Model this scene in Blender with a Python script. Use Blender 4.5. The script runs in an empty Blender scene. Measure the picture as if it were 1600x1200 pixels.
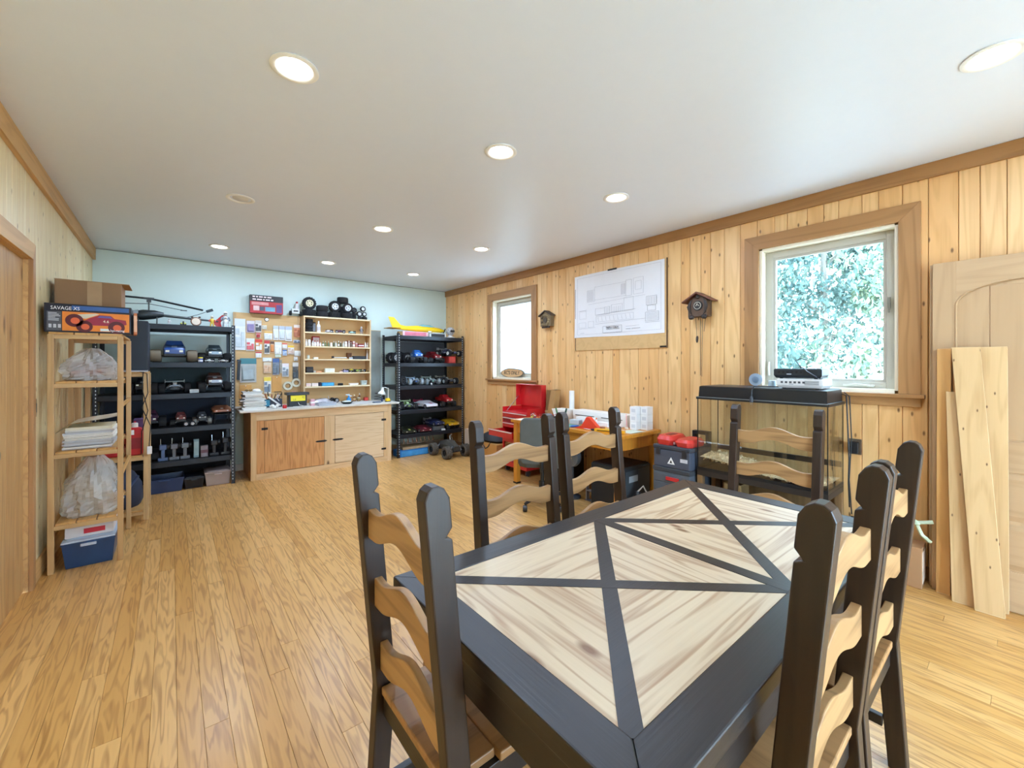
import bpy, bmesh, math, random
from mathutils import Vector, Matrix, Euler
R = random.Random(7)
PI = math.pi
scene = bpy.context.scene
C = scene.collection
rad = math.radians

# ------------------------------------------------------------------ camera, world, exposure
cam_d = bpy.data.cameras.new('camera'); cam = bpy.data.objects.new('camera', cam_d); C.objects.link(cam)
cam.location = (0, 0, 1.43); cam.rotation_euler = (PI/2, 0, -math.atan(532/655))
cam_d.sensor_width = 36; cam_d.lens = 36*655/1600; cam_d.shift_y = -30/1600
cam_d.clip_start = 0.02; cam_d.clip_end = 200
scene.camera = cam
world = bpy.data.worlds.new('overcast_sky'); scene.world = world; world.use_nodes = True
bg = world.node_tree.nodes['Background']; bg.inputs[0].default_value = (0.55, 0.73, 1.0, 1); bg.inputs[1].default_value = 16.5
vs = scene.view_settings
vs.view_transform = 'Standard'; vs.look = 'None'; vs.gamma = 1; vs.use_curve_mapping = False; vs.exposure = 0.66
DOWNLIGHT_W = 11.0
scene.cycles.max_bounces = 10; scene.cycles.diffuse_bounces = 6; scene.cycles.transparent_max_bounces = 16
scene.cycles.caustics_reflective = False; scene.cycles.caustics_refractive = False
scene.cycles.sample_clamp_indirect = 6

# room planes (metres): camera stands at x=0, y=0
XL, XR, YB, YF, ZC = -0.70, 3.90, 6.72, -1.80, 2.765

# ------------------------------------------------------------------ helpers
def srgb(h):
    if isinstance(h, str):
        h = h.lstrip('#'); c = [int(h[i:i+2], 16)/255 for i in (0, 2, 4)]
    else: c = [x/255 for x in h]
    return tuple((x/12.92 if x <= .04045 else ((x+.055)/1.055)**2.4) for x in c)
_mc = {}
def M(col, rough=.55, metal=0.0, var=.10, emit=0.0, alpha=1.0, coat=0.0):
    """plain procedural material: colour with a soft noise variation"""
    key = (str(col), rough, metal, var, emit, alpha, coat)
    if key in _mc: return _mc[key]
    m = bpy.data.materials.new('paint'); m.use_nodes = True; nt = m.node_tree
    b = nt.nodes['Principled BSDF']; c = srgb(col)
    b.inputs['Roughness'].default_value = rough; b.inputs['Metallic'].default_value = metal
    b.inputs['Alpha'].default_value = alpha; b.inputs['Coat Weight'].default_value = coat
    tc = nt.nodes.new('ShaderNodeTexCoord'); n = nt.nodes.new('ShaderNodeTexNoise'); n.inputs['Scale'].default_value = 14
    n.inputs['Detail'].default_value = 3
    r = nt.nodes.new('ShaderNodeMix'); r.data_type = 'RGBA'
    r.inputs[6].default_value = tuple(x*(1-var) for x in c)+(1,); r.inputs[7].default_value = tuple(min(1, x*(1+var)) for x in c)+(1,)
    nt.links.new(tc.outputs['Object'], n.inputs['Vector']); nt.links.new(n.outputs['Fac'], r.inputs[0]); nt.links.new(r.outputs[2], b.inputs['Base Color'])
    if emit:
        b.inputs['Emission Color'].default_value = c+(1,); b.inputs['Emission Strength'].default_value = emit
    _mc[key] = m; return m
def wood(name, a, b, dark, axis=2, rough=.5, ring=9.0, knots=0.0, fine=1.0, stripes=None, bump=.06, spec=.5, knotcol='#5a3a1e', kscale=2.6, streak=.5, kplane=None):
    """pine-like wood, grain along one object axis, each object its own tone"""
    m = bpy.data.materials.new(name); m.use_nodes = True; nt = m.node_tree; N = nt.nodes.new; L = nt.links.new
    p = nt.nodes['Principled BSDF']; p.inputs['Roughness'].default_value = rough; p.inputs['Specular IOR Level'].default_value = spec
    tc = N('ShaderNodeTexCoord'); oi = N('ShaderNodeObjectInfo')
    mu = N('ShaderNodeMath'); mu.operation = 'MULTIPLY'; mu.inputs[1].default_value = 53.7; L(oi.outputs['Random'], mu.inputs[0])
    cx = N('ShaderNodeCombineXYZ'); L(mu.outputs[0], cx.inputs[0]); L(mu.outputs[0], cx.inputs[1]); L(mu.outputs[0], cx.inputs[2])
    ad = N('ShaderNodeVectorMath'); ad.operation = 'ADD'; L(tc.outputs['Object'], ad.inputs[0]); L(cx.outputs[0], ad.inputs[1])
    def mapped(s_long, s_cross):
        mp = N('ShaderNodeMapping'); sc = [s_cross]*3; sc[axis] = s_long; mp.inputs['Scale'].default_value = sc
        L(ad.outputs[0], mp.inputs['Vector']); return mp
    # broad rings
    m1 = mapped(.55, 1.0); n1 = N('ShaderNodeTexNoise'); n1.inputs['Scale'].default_value = ring; n1.inputs['Detail'].default_value = 1.5; n1.inputs['Distortion'].default_value = .4
    m1.inputs['Scale'].default_value = [(.09 if i == axis else 1.0) for i in range(3)]
    L(m1.outputs[0], n1.inputs['Vector'])
    sn = N('ShaderNodeMath'); sn.operation = 'MULTIPLY'; sn.inputs[1].default_value = 34; L(n1.outputs['Fac'], sn.inputs[0])
    si = N('ShaderNodeMath'); si.operation = 'SINE'; L(sn.outputs[0], si.inputs[0])
    rr = N('ShaderNodeMapRange'); rr.inputs[1].default_value = -.2; rr.inputs[2].default_value = 1.0; L(si.outputs[0], rr.inputs[0])
    # fine fibres
    m2 = mapped(.7, 46*fine); n2 = N('ShaderNodeTexNoise'); n2.inputs['Scale'].default_value = 3; n2.inputs['Detail'].default_value = 4; L(m2.outputs[0], n2.inputs['Vector'])
    tone = N('ShaderNodeMix'); tone.data_type = 'RGBA'; tone.inputs[6].default_value = srgb(a)+(1,); tone.inputs[7].default_value = srgb(b)+(1,)
    L(oi.outputs['Random'], tone.inputs[0])
    g = N('ShaderNodeMix'); g.data_type = 'RGBA'; g.inputs[7].default_value = srgb(dark)+(1,); L(tone.outputs[2], g.inputs[6])
    gm = N('ShaderNodeMath'); gm.operation = 'MULTIPLY'; gm.inputs[1].default_value = streak; L(rr.outputs[0], gm.inputs[0])
    fm = N('ShaderNodeMath'); fm.operation = 'MULTIPLY'; L(n2.outputs['Fac'], fm.inputs[0]); L(gm.outputs[0], fm.inputs[1]); fm.use_clamp = True
    f2 = N('ShaderNodeMath'); f2.operation = 'MULTIPLY_ADD'; L(n2.outputs['Fac'], f2.inputs[0]); f2.inputs[1].default_value = .35*streak; L(fm.outputs[0], f2.inputs[2]); f2.use_clamp = True
    L(f2.outputs[0], g.inputs[0]); out = g.outputs[2]
    if stripes:      # printed strips across the plank (laminate)
        sp = N('ShaderNodeSeparateXYZ'); L(tc.outputs['Object'], sp.inputs[0])
        q = N('ShaderNodeMath'); q.operation = 'MULTIPLY'; q.inputs[1].default_value = 1/stripes; L(sp.outputs[0], q.inputs[0])
        fl = N('ShaderNodeMath'); fl.operation = 'FLOOR'; L(q.outputs[0], fl.inputs[0])
        q2 = N('ShaderNodeMath'); q2.operation = 'ADD'; L(fl.outputs[0], q2.inputs[0]); L(mu.outputs[0], q2.inputs[1])
        wn = N('ShaderNodeTexWhiteNoise'); wn.noise_dimensions = '1D'; L(q2.outputs[0], wn.inputs['W'])
        mr = N('ShaderNodeMapRange'); mr.inputs[3].default_value = .84; mr.inputs[4].default_value = 1.08; L(wn.outputs['Value'], mr.inputs[0])
        mm = N('ShaderNodeMix'); mm.data_type = 'RGBA'; mm.blend_type = 'MULTIPLY'; mm.inputs[0].default_value = 1; L(out, mm.inputs[6]); L(mr.outputs[0], mm.inputs[7]); out = mm.outputs[2]
    if knots:
        mk = N('ShaderNodeMapping'); mk.inputs['Scale'].default_value = [(.42 if i == axis else 1.0) for i in range(3)]; L(ad.outputs[0], mk.inputs['Vector'])
        vo = N('ShaderNodeTexVoronoi'); vo.inputs['Scale'].default_value = kscale
        if kplane:      # knots lie in the board's face
            vo.voronoi_dimensions = '2D'; sk = N('ShaderNodeSeparateXYZ'); ck = N('ShaderNodeCombineXYZ'); L(mk.outputs[0], sk.inputs[0]); L(sk.outputs[kplane[0]], ck.inputs[0]); L(sk.outputs[kplane[1]], ck.inputs[1]); L(ck.outputs[0], vo.inputs['Vector'])
        else: L(mk.outputs[0], vo.inputs['Vector'])
        vr = N('ShaderNodeMapRange'); vr.inputs[1].default_value = .02*knots; vr.inputs[2].default_value = .055*knots; vr.inputs[3].default_value = .9; vr.inputs[4].default_value = 0
        L(vo.outputs['Distance'], vr.inputs[0])
        km = N('ShaderNodeMix'); km.data_type = 'RGBA'; km.inputs[7].default_value = srgb(knotcol)+(1,); L(out, km.inputs[6]); L(vr.outputs[0], km.inputs[0]); out = km.outputs[2]
    L(out, p.inputs['Base Color'])
    bp = N('ShaderNodeBump'); bp.inputs['Strength'].default_value = bump; bp.inputs['Distance'].default_value = .004; L(n2.outputs['Fac'], bp.inputs['Height']); L(bp.outputs[0], p.inputs['Normal'])
    return m
def glass_mat(name, tint=(.93, .98, .97), gloss=.08):
    m = bpy.data.materials.new(name); m.use_nodes = True; nt = m.node_tree; nt.nodes.remove(nt.nodes['Principled BSDF'])
    o = nt.nodes['Material Output']; t = nt.nodes.new('ShaderNodeBsdfTransparent'); t.inputs[0].default_value = tint+(1,)
    g = nt.nodes.new('ShaderNodeBsdfGlossy'); g.inputs['Roughness'].default_value = .02
    lw = nt.nodes.new('ShaderNodeLayerWeight'); lw.inputs[0].default_value = .5
    pw = nt.nodes.new('ShaderNodeMath'); pw.operation = 'POWER'; pw.inputs[1].default_value = 5; nt.links.new(lw.outputs['Facing'], pw.inputs[0])
    ma = nt.nodes.new('ShaderNodeMath'); ma.operation = 'MULTIPLY_ADD'; ma.inputs[1].default_value = .8; ma.inputs[2].default_value = gloss*.5; nt.links.new(pw.outputs[0], ma.inputs[0])
    x = nt.nodes.new('ShaderNodeMixShader'); nt.links.new(ma.outputs[0], x.inputs[0]); nt.links.new(t.outputs[0], x.inputs[1]); nt.links.new(g.outputs[0], x.inputs[2]); nt.links.new(x.outputs[0], o.inputs[0])
    return m

class MB:
    """collects shapes for ONE mesh"""
    def __init__(s): s.v = []; s.f = []
    def add(s, vs, fs):
        o = len(s.v); s.v += [tuple(v) for v in vs]; s.f += [tuple(i+o for i in f) for f in fs]; return s
    def box(s, x0, x1, y0, y1, z0, z1):
        return s.add([(x0,y0,z0),(x1,y0,z0),(x1,y1,z0),(x0,y1,z0),(x0,y0,z1),(x1,y0,z1),(x1,y1,z1),(x0,y1,z1)],
                     [(0,3,2,1),(4,5,6,7),(0,1,5,4),(1,2,6,5),(2,3,7,6),(3,0,4,7)])
    def cbox(s, c, size, rot=(0,0,0)):
        m = Euler(rot).to_matrix(); a, b, d = [x/2 for x in size]; c = Vector(c)
        vs = [c+m@Vector(p) for p in ((-a,-b,-d),(a,-b,-d),(a,b,-d),(-a,b,-d),(-a,-b,d),(a,-b,d),(a,b,d),(-a,b,d))]
        return s.add(vs, [(0,3,2,1),(4,5,6,7),(0,1,5,4),(1,2,6,5),(2,3,7,6),(3,0,4,7)])
    def loft(s, rings, cap=True):
        n = len(rings[0]); o = len(s.v); vs = [p for r in rings for p in r]; fs = []
        for k in range(len(rings)-1):
            for i in range(n):
                j = (i+1) % n; fs.append((k*n+i, k*n+j, (k+1)*n+j, (k+1)*n+i))
        if cap: fs.append(tuple(range(n))[::-1]); fs.append(tuple((len(rings)-1)*n+i for i in range(n)))
        return s.add(vs, fs)
    def path(s, pts, r, n=6, cap=True):
        pts = [Vector(p) for p in pts]; rs = r if isinstance(r, (list, tuple)) else [r]*len(pts); rings = []; up = None
        for i, p in enumerate(pts):
            t = (pts[min(i+1, len(pts)-1)]-pts[max(i-1, 0)]).normalized()
            if up is None: up = Vector((0,0,1)) if abs(t.z) < .9 else Vector((1,0,0))
            a = t.cross(up).normalized(); b = a.cross(t).normalized(); up = b
            rings.append([p+(a*math.cos(2*PI*k/n)+b*math.sin(2*PI*k/n))*rs[i] for k in range(n)])
        return s.loft(rings, cap)
    def tube(s, p0, p1, r0, r1=None, n=10): return s.path([p0, p1], [r0, r0 if r1 is None else r1], n)
    def lathe(s, prof, n=18, axis='z', c=(0,0,0), cap=True):
        rings = []
        for r, h in prof:
            rg = []
            for k in range(n):
                a = 2*PI*k/n; u, w = r*math.cos(a), r*math.sin(a)
                q = {'z': (u, w, h), 'y': (u, h, w), 'x': (h, u, w)}[axis]; rg.append((q[0]+c[0], q[1]+c[1], q[2]+c[2]))
            rings.append(rg)
        return s.loft(rings, cap)
    def prism(s, poly, a0, a1, axis='x'):
        f = {'x': lambda a, p: (a, p[0], p[1]), 'y': lambda a, p: (p[0], a, p[1]), 'z': lambda a, p: (p[0], p[1], a)}[axis]
        return s.loft([[f(a0, p) for p in poly], [f(a1, p) for p in poly]])
    def ball(s, c, r, n=12, m=8):
        if not isinstance(r, (tuple, list)): r = (r, r, r)
        rings = []
        for i in range(1, m):
            th = PI*i/m; rings.append([(c[0]+r[0]*math.sin(th)*math.cos(2*PI*k/n), c[1]+r[1]*math.sin(th)*math.sin(2*PI*k/n), c[2]-r[2]*math.cos(th)) for k in range(n)])
        return s.loft(rings)
    def mesh(s, name, mat, smooth=None):
        me = bpy.data.meshes.new(name); me.from_pydata([tuple(v) for v in s.v], [], s.f)
        bm = bmesh.new(); bm.from_mesh(me); bmesh.ops.recalc_face_normals(bm, faces=bm.faces); bm.to_mesh(me); bm.free()
        if smooth:
            me.polygons.foreach_set('use_smooth', [True]*len(me.polygons)); me.set_sharp_from_angle(angle=rad(smooth))
        if mat: me.materials.append(mat)
        return me
    def build(s, name, mat, parent=None, loc=(0,0,0), rot=(0,0,0), smooth=None, bev=0):
        return obj(name, s.mesh(name, mat, smooth), parent, loc, rot, bev)
def obj(name, me, parent=None, loc=(0,0,0), rot=(0,0,0), bev=0):
    o = bpy.data.objects.new(name, me); C.objects.link(o); o.parent = parent; o.location = loc; o.rotation_euler = rot
    if bev:
        b = o.modifiers.new('edge', 'BEVEL'); b.width = bev; b.segments = 2; b.limit_method = 'ANGLE'; b.angle_limit = rad(40)
    return o
def tag(o, label=None, cat=None, group=None, kind=None):
    for k, v in (('label', label), ('category', cat), ('group', group), ('kind', kind)):
        if v: o[k] = v
    return o
def thing(name, label, cat, loc=(0,0,0), rz=0, group=None, rot=None):
    o = obj(name, None, None, loc, rot or (0, 0, rz)); o.empty_display_size = .05
    return tag(o, label, cat, group)
def struct(o): o['kind'] = 'structure'; return o
def dup(root, loc, rot, label=None, group=None):
    r = root.copy(); C.objects.link(r); r.location = loc; r.rotation_euler = rot
    if label: r['label'] = label
    if group: r['group'] = group
    for ch in list(root.children):
        c = ch.copy(); C.objects.link(c); c.parent = r
        for g in list(ch.children):
            d = g.copy(); C.objects.link(d); d.parent = c
    return r
def bx(name, mat, parent, x0, x1, y0, y1, z0, z1, bev=0):
    return MB().box(x0, x1, y0, y1, z0, z1).build(name, mat, parent, bev=bev)
FACE_Y = (PI/2, 0, 0)            # lettering that faces -Y (towards the camera from the far wall)
FACE_X = (PI/2, 0, -PI/2)        # lettering that faces -X
def text(body, size, mat, parent, loc, rot, name='lettering', align='CENTER', sx=1.0, extrude=.0006):
    c = bpy.data.curves.new(name, 'FONT'); c.body = body; c.size = size; c.align_x = align; c.align_y = 'CENTER'; c.extrude = extrude; c.resolution_u = 2
    c.materials.append(mat); tmp = bpy.data.objects.new(name, c); C.objects.link(tmp)
    bpy.context.view_layer.update(); me = bpy.data.meshes.new_from_object(tmp.evaluated_get(bpy.context.evaluated_depsgraph_get())); bpy.data.objects.remove(tmp); bpy.data.curves.remove(c)
    o = bpy.data.objects.new(name, me); C.objects.link(o); o.parent = parent; o.location = loc; o.rotation_euler = rot; o.scale = (sx, 1, 1)
    return o
ORD = ['first', 'second', 'third', 'fourth', 'fifth', 'sixth', 'seventh', 'eighth', 'ninth', 'tenth', 'eleventh', 'twelfth', 'thirteenth', 'fourteenth', 'fifteenth', 'sixteenth', 'seventeenth', 'eighteenth', 'nineteenth', 'twentieth', 'twenty-first', 'twenty-second']

# ------------------------------------------------------------------ shared materials
W_WALL = wood('knotty_pine_wall', '#f2c88e', '#e6b070', '#c08642', 2, .45, 9, 1.15, .8, kscale=7.0, kplane=(1, 2), streak=.45, knotcol='#70461f')
W_WALLP = wood('pale_knotty_pine_wall', '#f0dfb4', '#e6cf9c', '#c6a26a', 2, .45, 9, 1.15, .8, kscale=7.0, kplane=(1, 2), streak=.42, knotcol='#70461f')
W_TRIM = wood('brown_cedar_trim', '#b98a58', '#ab7b4a', '#7c5329', 2, .5, 8, .8, 1, streak=.6)
W_TRIMY = wood('brown_cedar_trim_long', '#b98a58', '#a97845', '#7c5329', 1, .5, 8, .8, 1, streak=.6)
W_TRIML = wood('honey_trim_long', '#d7ac70', '#c99a5c', '#966634', 1, .5, 8, 1, 1, streak=.5)
W_FLOOR = wood('oak_laminate', '#e0b06e', '#cc9853', '#865425', 1, .30, 24, .0, .6, bump=.03, streak=.72)
W_DARKX = wood('black_brown_stain_x', '#2a221e', '#251d1a', '#120d0a', 0, .40, 9, 0, 1, bump=.12, streak=.5)
W_DARKY = wood('black_brown_stain_y', '#2a221e', '#251d1a', '#120d0a', 1, .40, 9, 0, 1, bump=.12, streak=.5)
W_DARK = wood('black_brown_stain', '#39291f', '#31231b', '#180f0b', 2, .42, 9, 0, 1, bump=.12, streak=.5)
W_PANX = wood('pale_pine_panel_x', '#e0cdaf', '#d9c3a0', '#93613a', 0, .40, 13, 1.5, .7, streak=.8, kscale=4.5, kplane=(0, 1), knotcol='#7a4f2a')
W_PANY = wood('pale_pine_panel_y', '#e0cdaf', '#d9c3a0', '#93613a', 1, .40, 13, 1.5, .7, streak=.8, kscale=4.5, kplane=(0, 1), knotcol='#7a4f2a')
W_SLAT = wood('waxed_pine_slat', '#bf9463', '#b08556', '#6f4a26', 0, .45, 8, .6, .8, streak=.7)
W_SEAT = wood('waxed_pine_seat', '#b88a5a', '#a97a4b', '#6f4b27', 1, .45, 8, .6, .8, streak=.7)
GLASS = glass_mat('clear_glass')
WHITE = M('#f2f2ee', .5); BLACK = M('#17171a', .45); RUBBER = M('#1d1d1f', .85); STEEL = M('#22252b', .38, .3); CHROME = M('#c9ccd0', .2, .9, .02)
GREYP = M('#7d828a', .5); RED = M('#c81f24', .35, coat=.4); DGREY = M('#3a3d44', .5); PAPER = M('#e9e6de', .8, var=.04); CARD = M('#a67b52', .8, var=.06)
VINYL = M('#b9b3a6', .5, var=.03); BLUE = M('#2a5fb5', .4); YELL = M('#f2c21b', .45)
# ------------------------------------------------------------------ the setting
# floor: laminate planks running towards the far wall
floor = struct(bx('floor', M('#6b4a2a', .8), None, XL-.05, XR+.05, YF-.05, YB+.05, -.10, -.012))
PW, PL = .083, 2.1
plank_me = {}
def plank(ln):
    k = round(ln, 3)
    if k not in plank_me:
        w = PW/2-.0003; l = ln/2-.0004
        plank_me[k] = MB().loft([[(-w,-l,-.011),(w,-l,-.011),(w,l,-.011),(-w,l,-.011)], [(-w,-l,-.0012),(w,-l,-.0012),(w,l,-.0012),(-w,l,-.0012)], [(-w+.0007,-l+.0008,0),(w-.0007,-l+.0008,0),(w-.0007,l-.0008,0),(-w+.0007,l-.0008,0)]]).mesh('plank', W_FLOOR)
    return plank_me[k]
i = 0; x = XL-.03
while x < XR:
    y = YF - [0, .72, 1.44, .36, 1.13, 1.8, .2][i % 7]
    while y < YB:
        a, b = max(y, YF-.02), min(y+PL, YB+.02)
        if b-a > .02: obj('plank', plank(b-a), floor, (x+PW/2, (a+b)/2, 0))
        y += PL
    x += PW; i += 1
# ceiling and plain walls
CEIL = M('#e4ecfa', .42, var=.012); DRYW = M('#d2e0d8', .6, var=.02)
struct(bx('ceiling', CEIL, None, XL-.1, XR+.25, YF-.1, YB+.1, ZC, ZC+.1))
struct(bx('wall_back', DRYW, None, XL-.1, XR+.25, YB, YB+.12, -.1, ZC))
wf = struct(MB().box(XL-.1, .75, YF-.12, YF, -.1, ZC).box(3.15, XR+.25, YF-.12, YF, -.1, ZC).box(.75, 3.15, YF-.12, YF, 2.15, ZC).build('wall_front', W_WALLP))
gd = struct(obj('fill_door', None, None, (1.95, YF, 0)))          # unseen glazed door, added behind the camera to let in daylight fill
for k in (-1, 1):
    c = k*.6; e = .595
    MB().box(c-e, c-e+.08, -.09, -.04, 0, 2.14).box(c+e-.08, c+e, -.09, -.04, 0, 2.14).box(c-e+.08, c+e-.08, -.09, -.04, 0, .1).box(c-e+.08, c+e-.08, -.09, -.04, 2.04, 2.14).build('frame', VINYL, gd)
    bx('pane', GLASS, gd, c-e+.08, c+e-.08, -.068, -.062, .1, 2.04)

OPEN_R = [(4.365, 5.275, 1.235, 2.415), (.575, 1.435, 1.25, 2.40)]        # window openings (y0, y1, z0, z1)
def wall_with_boards(name, xface, sgn, opens, mat, back_mat):
    """backing slab pieced around the openings; tongue-and-groove boards as children. sgn: +1 room lies towards +x"""
    mb = MB(); xa, xb = (xface-.16, xface-.018) if sgn > 0 else (xface+.018, xface+.16)
    ys = sorted(opens); cur = YF-.1
    for (y0, y1, z0, z1) in ys:
        mb.box(xa, xb, cur, y0, -.1, ZC); mb.box(xa, xb, y0, y1, z1, ZC)
        if z0 > 0: mb.box(xa, xb, y0, y1, -.1, z0)
        cur = y1
    mb.box(xa, xb, cur, YB+.1, -.1, ZC)
    w = struct(mb.build(name, back_mat))
    marks = sorted([m for o in ys for m in (o[0]-.03, o[1]+.03)] + [YF, YB])
    edges = []
    for a, b in zip(marks[:-1], marks[1:]):
        t = a; edges.append(a)
        while b-t > .2:
            t += R.choice((.092, .108, .114, .126, .138)); edges.append(t)
        if b-t > .145: edges.append((t+b)/2)
    edges.append(YB); cache = {}
    for a, b in zip(edges[:-1], edges[1:]):
        segs = [(.0, ZC-.002)]
        for (y0, y1, z0, z1) in ys:
            if a > y0-.035 and b < y1+.035: segs = ([(.0, z0-.03)] if z0 > 0 else []) + [(z1+.03, ZC-.002)]
        for z0, z1 in segs:
            hw = (b-a)/2-.0012; h = z1-z0; k = (round(hw, 4), round(h, 3))
            if k not in cache:
                s = sgn*.018; e = .0025
                cache[k] = MB().loft([[(0,-hw,0),(0,hw,0),(0,hw,h),(0,-hw,h)], [(s*.8,-hw,0),(s*.8,hw,0),(s*.8,hw,h),(s*.8,-hw,h)], [(s,-hw+e,0),(s,hw-e,0),(s,hw-e,h),(s,-hw+e,h)]]).mesh('board', mat)
            obj('board', cache[k], w, (xface-sgn*.018, (a+b)/2, z0))
    return w
wall_with_boards('wall_right', XR, -1, OPEN_R, W_WALL, M('#8a6236', .8))
wall_with_boards('wall_left', XL, 1, [(3.10, 3.975, -1, 2.10)], W_WALLP, M('#8a6f46', .8))
# crown boards and skirtings
struct(MB().box(XR-.022, XR, YF, YB, 2.665, ZC-.001).build('trim_1', W_TRIMY, bev=.002))
struct(MB().box(XL, XL+.028, YF, YB, 2.63, ZC-.001).build('trim_2', W_TRIML, bev=.002))
struct(MB().box(XL, XL+.016, 4.032, YB, .001, .13).build('baseboard_left', W_TRIML, bev=.002))
struct(MB().box(XR-.014, XR, YF, YB, .001, .09).build('baseboard_right', W_TRIMY, bev=.002))
struct(MB().box(XL+.02, XR-.02, YB-.014, YB, .001, .09).build('baseboard_back', WHITE, bev=.002))
struct(MB().path([(XL+t*(XR-XL)/60, YB-.002, ZC-.004-.004*R.random()) for t in range(61)], .0035, 4).build('trim_3', M('#8a8f88', .9)))

# windows in the right wall
def window(name, y0, y1, z0, z1, cw, handle):
    root = struct(obj(name, None, None, (XR, (y0+y1)/2, z0))); hw = (y1-y0)/2; h = z1-z0
    jm = M('#efe6d0', .5, var=.03); d0, d1 = -.001, .155
    bx('jamb', jm, root, d0, d1, -hw-.02, -hw+.010, 0, h); bx('jamb', jm, root, d0, d1, hw-.010, hw+.02, 0, h)
    bx('jamb', jm, root, d0, d1, -hw+.01, hw-.01, h-.010, h+.02); bx('window_stool', jm, root, d0, d1, -hw+.01, hw-.01, -.02, .008)
    o = .012; t0, t1 = -.024, 0                                      # mitred casing boards
    a, b, H0, H1 = hw+o, hw+o+cw, h+o, h+o+cw
    for s in (-1, 1): MB().prism([(s*a,-.02),(s*b,-.02),(s*b,H1),(s*a,H0)], t0, t1, 'x').build('casing', W_TRIM, root, bev=.0015)
    MB().prism([(-a,H0),(a,H0),(b,H1),(-b,H1)], t0, t1, 'x').build('casing', W_TRIMY, root, bev=.0015)
    bx('window_sill', W_TRIMY, root, -.05, 0, -b-.02, b+.02, -.045, -.02, .002); bx('sill_apron', W_TRIMY, root, -.022, 0, -b, b, -.105, -.045, .002)
    hw -= .0105; h -= .0105; fx0, fx1, fw = .075, .125, .055                                   # vinyl frame and sash
    bx('frame', VINYL, root, fx0, fx1, -hw, -hw+fw, 0, h, .003); bx('frame', VINYL, root, fx0, fx1, hw-fw, hw, 0, h, .003)
    bx('frame', VINYL, root, fx0, fx1, -hw+fw, hw-fw, h-fw, h, .003); bx('frame', VINYL, root, fx0, fx1, -hw+fw, hw-fw, 0, fw, .003)
    s = MB(); g = .018
    for yy in (-hw+fw, hw-fw-g): s.box(.085, .115, yy, yy+g, fw, h-fw)
    s.box(.085, .115, -hw+fw+g, hw-fw-g, fw, fw+g).box(.085, .115, -hw+fw+g, hw-fw-g, h-fw-g, h-fw); s.build('sash', VINYL, root)
    bx('pane', GLASS, root, .098, .102, -hw+fw+g, hw-fw-g, fw+g, h-fw-g)
    if handle:
        MB().path([(.06,hw-.028,.09),(.055,hw-.026,.16),(.058,hw-.03,.20),(.07,hw-.028,.205),(.074,hw-.028,.09)], .006, 6).build('latch_loop', M('#d8d4cc', .3), root, smooth=50)
        MB().box(.05, .085, -hw+.03, -hw+.045, .58, .66).box(.045, .055, -hw+.03, -hw+.042, .55, .63).build('lock_lever', M('#8d8a82', .35, .4), root)
        MB().box(.05, .075, -.30, -.12, .018, .034).path([(.05,-.14,.03),(.035,-.2,.04),(.04,-.28,.028)], .006, 6).build('crank', M('#c9c5bb', .35), root)
    return root
window('window_1', *OPEN_R[0], .105, False); window('window_2', *OPEN_R[1], .112, True)

# door in the left wall with casing
d = struct(obj('door_1', None, None, (XL, 3.5375, 0)))
W_DOOR = wood('knotty_pine_door', '#c69c64', '#ba8e56', '#85592c', 2, .45, 9, 1.6, .8, kscale=3.2, kplane=(1, 2), streak=.55, knotcol='#6b4420')
for k in range(5):
    a = -.4275+k*.171
    MB().box(-.075, -.022, a+.0008, a+.1702, .008, 2.092).build('door_board', W_DOOR, d, bev=.002)
bx('jamb', W_TRIML, d, -.16, .0, .4285, .4375, 0, 2.10); bx('jamb', W_TRIML, d, -.16, .0, -.4375, -.4285, 0, 2.10); bx('jamb', W_TRIML, d, -.16, 0, -.4285, .4285, 2.093, 2.10)
MB().prism([(.432,0),(.492,0),(.492,2.20),(.432,2.097)], 0, .022, 'x').build('casing', W_TRIM, d, bev=.002)
MB().prism([(-.432,0),(-.492,0),(-.492,2.20),(-.432,2.097)], 0, .022, 'x').build('casing', W_TRIM, d, bev=.002)
MB().prism([(-.432,2.097),(.432,2.097),(.492,2.20),(-.492,2.20)], 0, .022, 'x').build('casing', W_TRIML, d, bev=.002)
MB().lathe([(.012,0),(.012,.03),(.026,.04),(.03,.055),(.024,.068),(.001,.07)], 14, 'x', (-.022, -.36, .98)).build('door_knob', M('#8a7340', .3, .8), d, smooth=50)
sw = thing('light_switch', 'black light switch plate on the pale pine wall beside the door', 'switch', (XL, 4.10, 1.146))
MB().box(0, .006, -.037, .037, -.06, .06).build('plate', BLACK, sw, bev=.002); MB().box(.006, .012, -.016, .016, -.03, .03).build('rocker', M('#2a2a2d', .3), sw, bev=.001)

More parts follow.
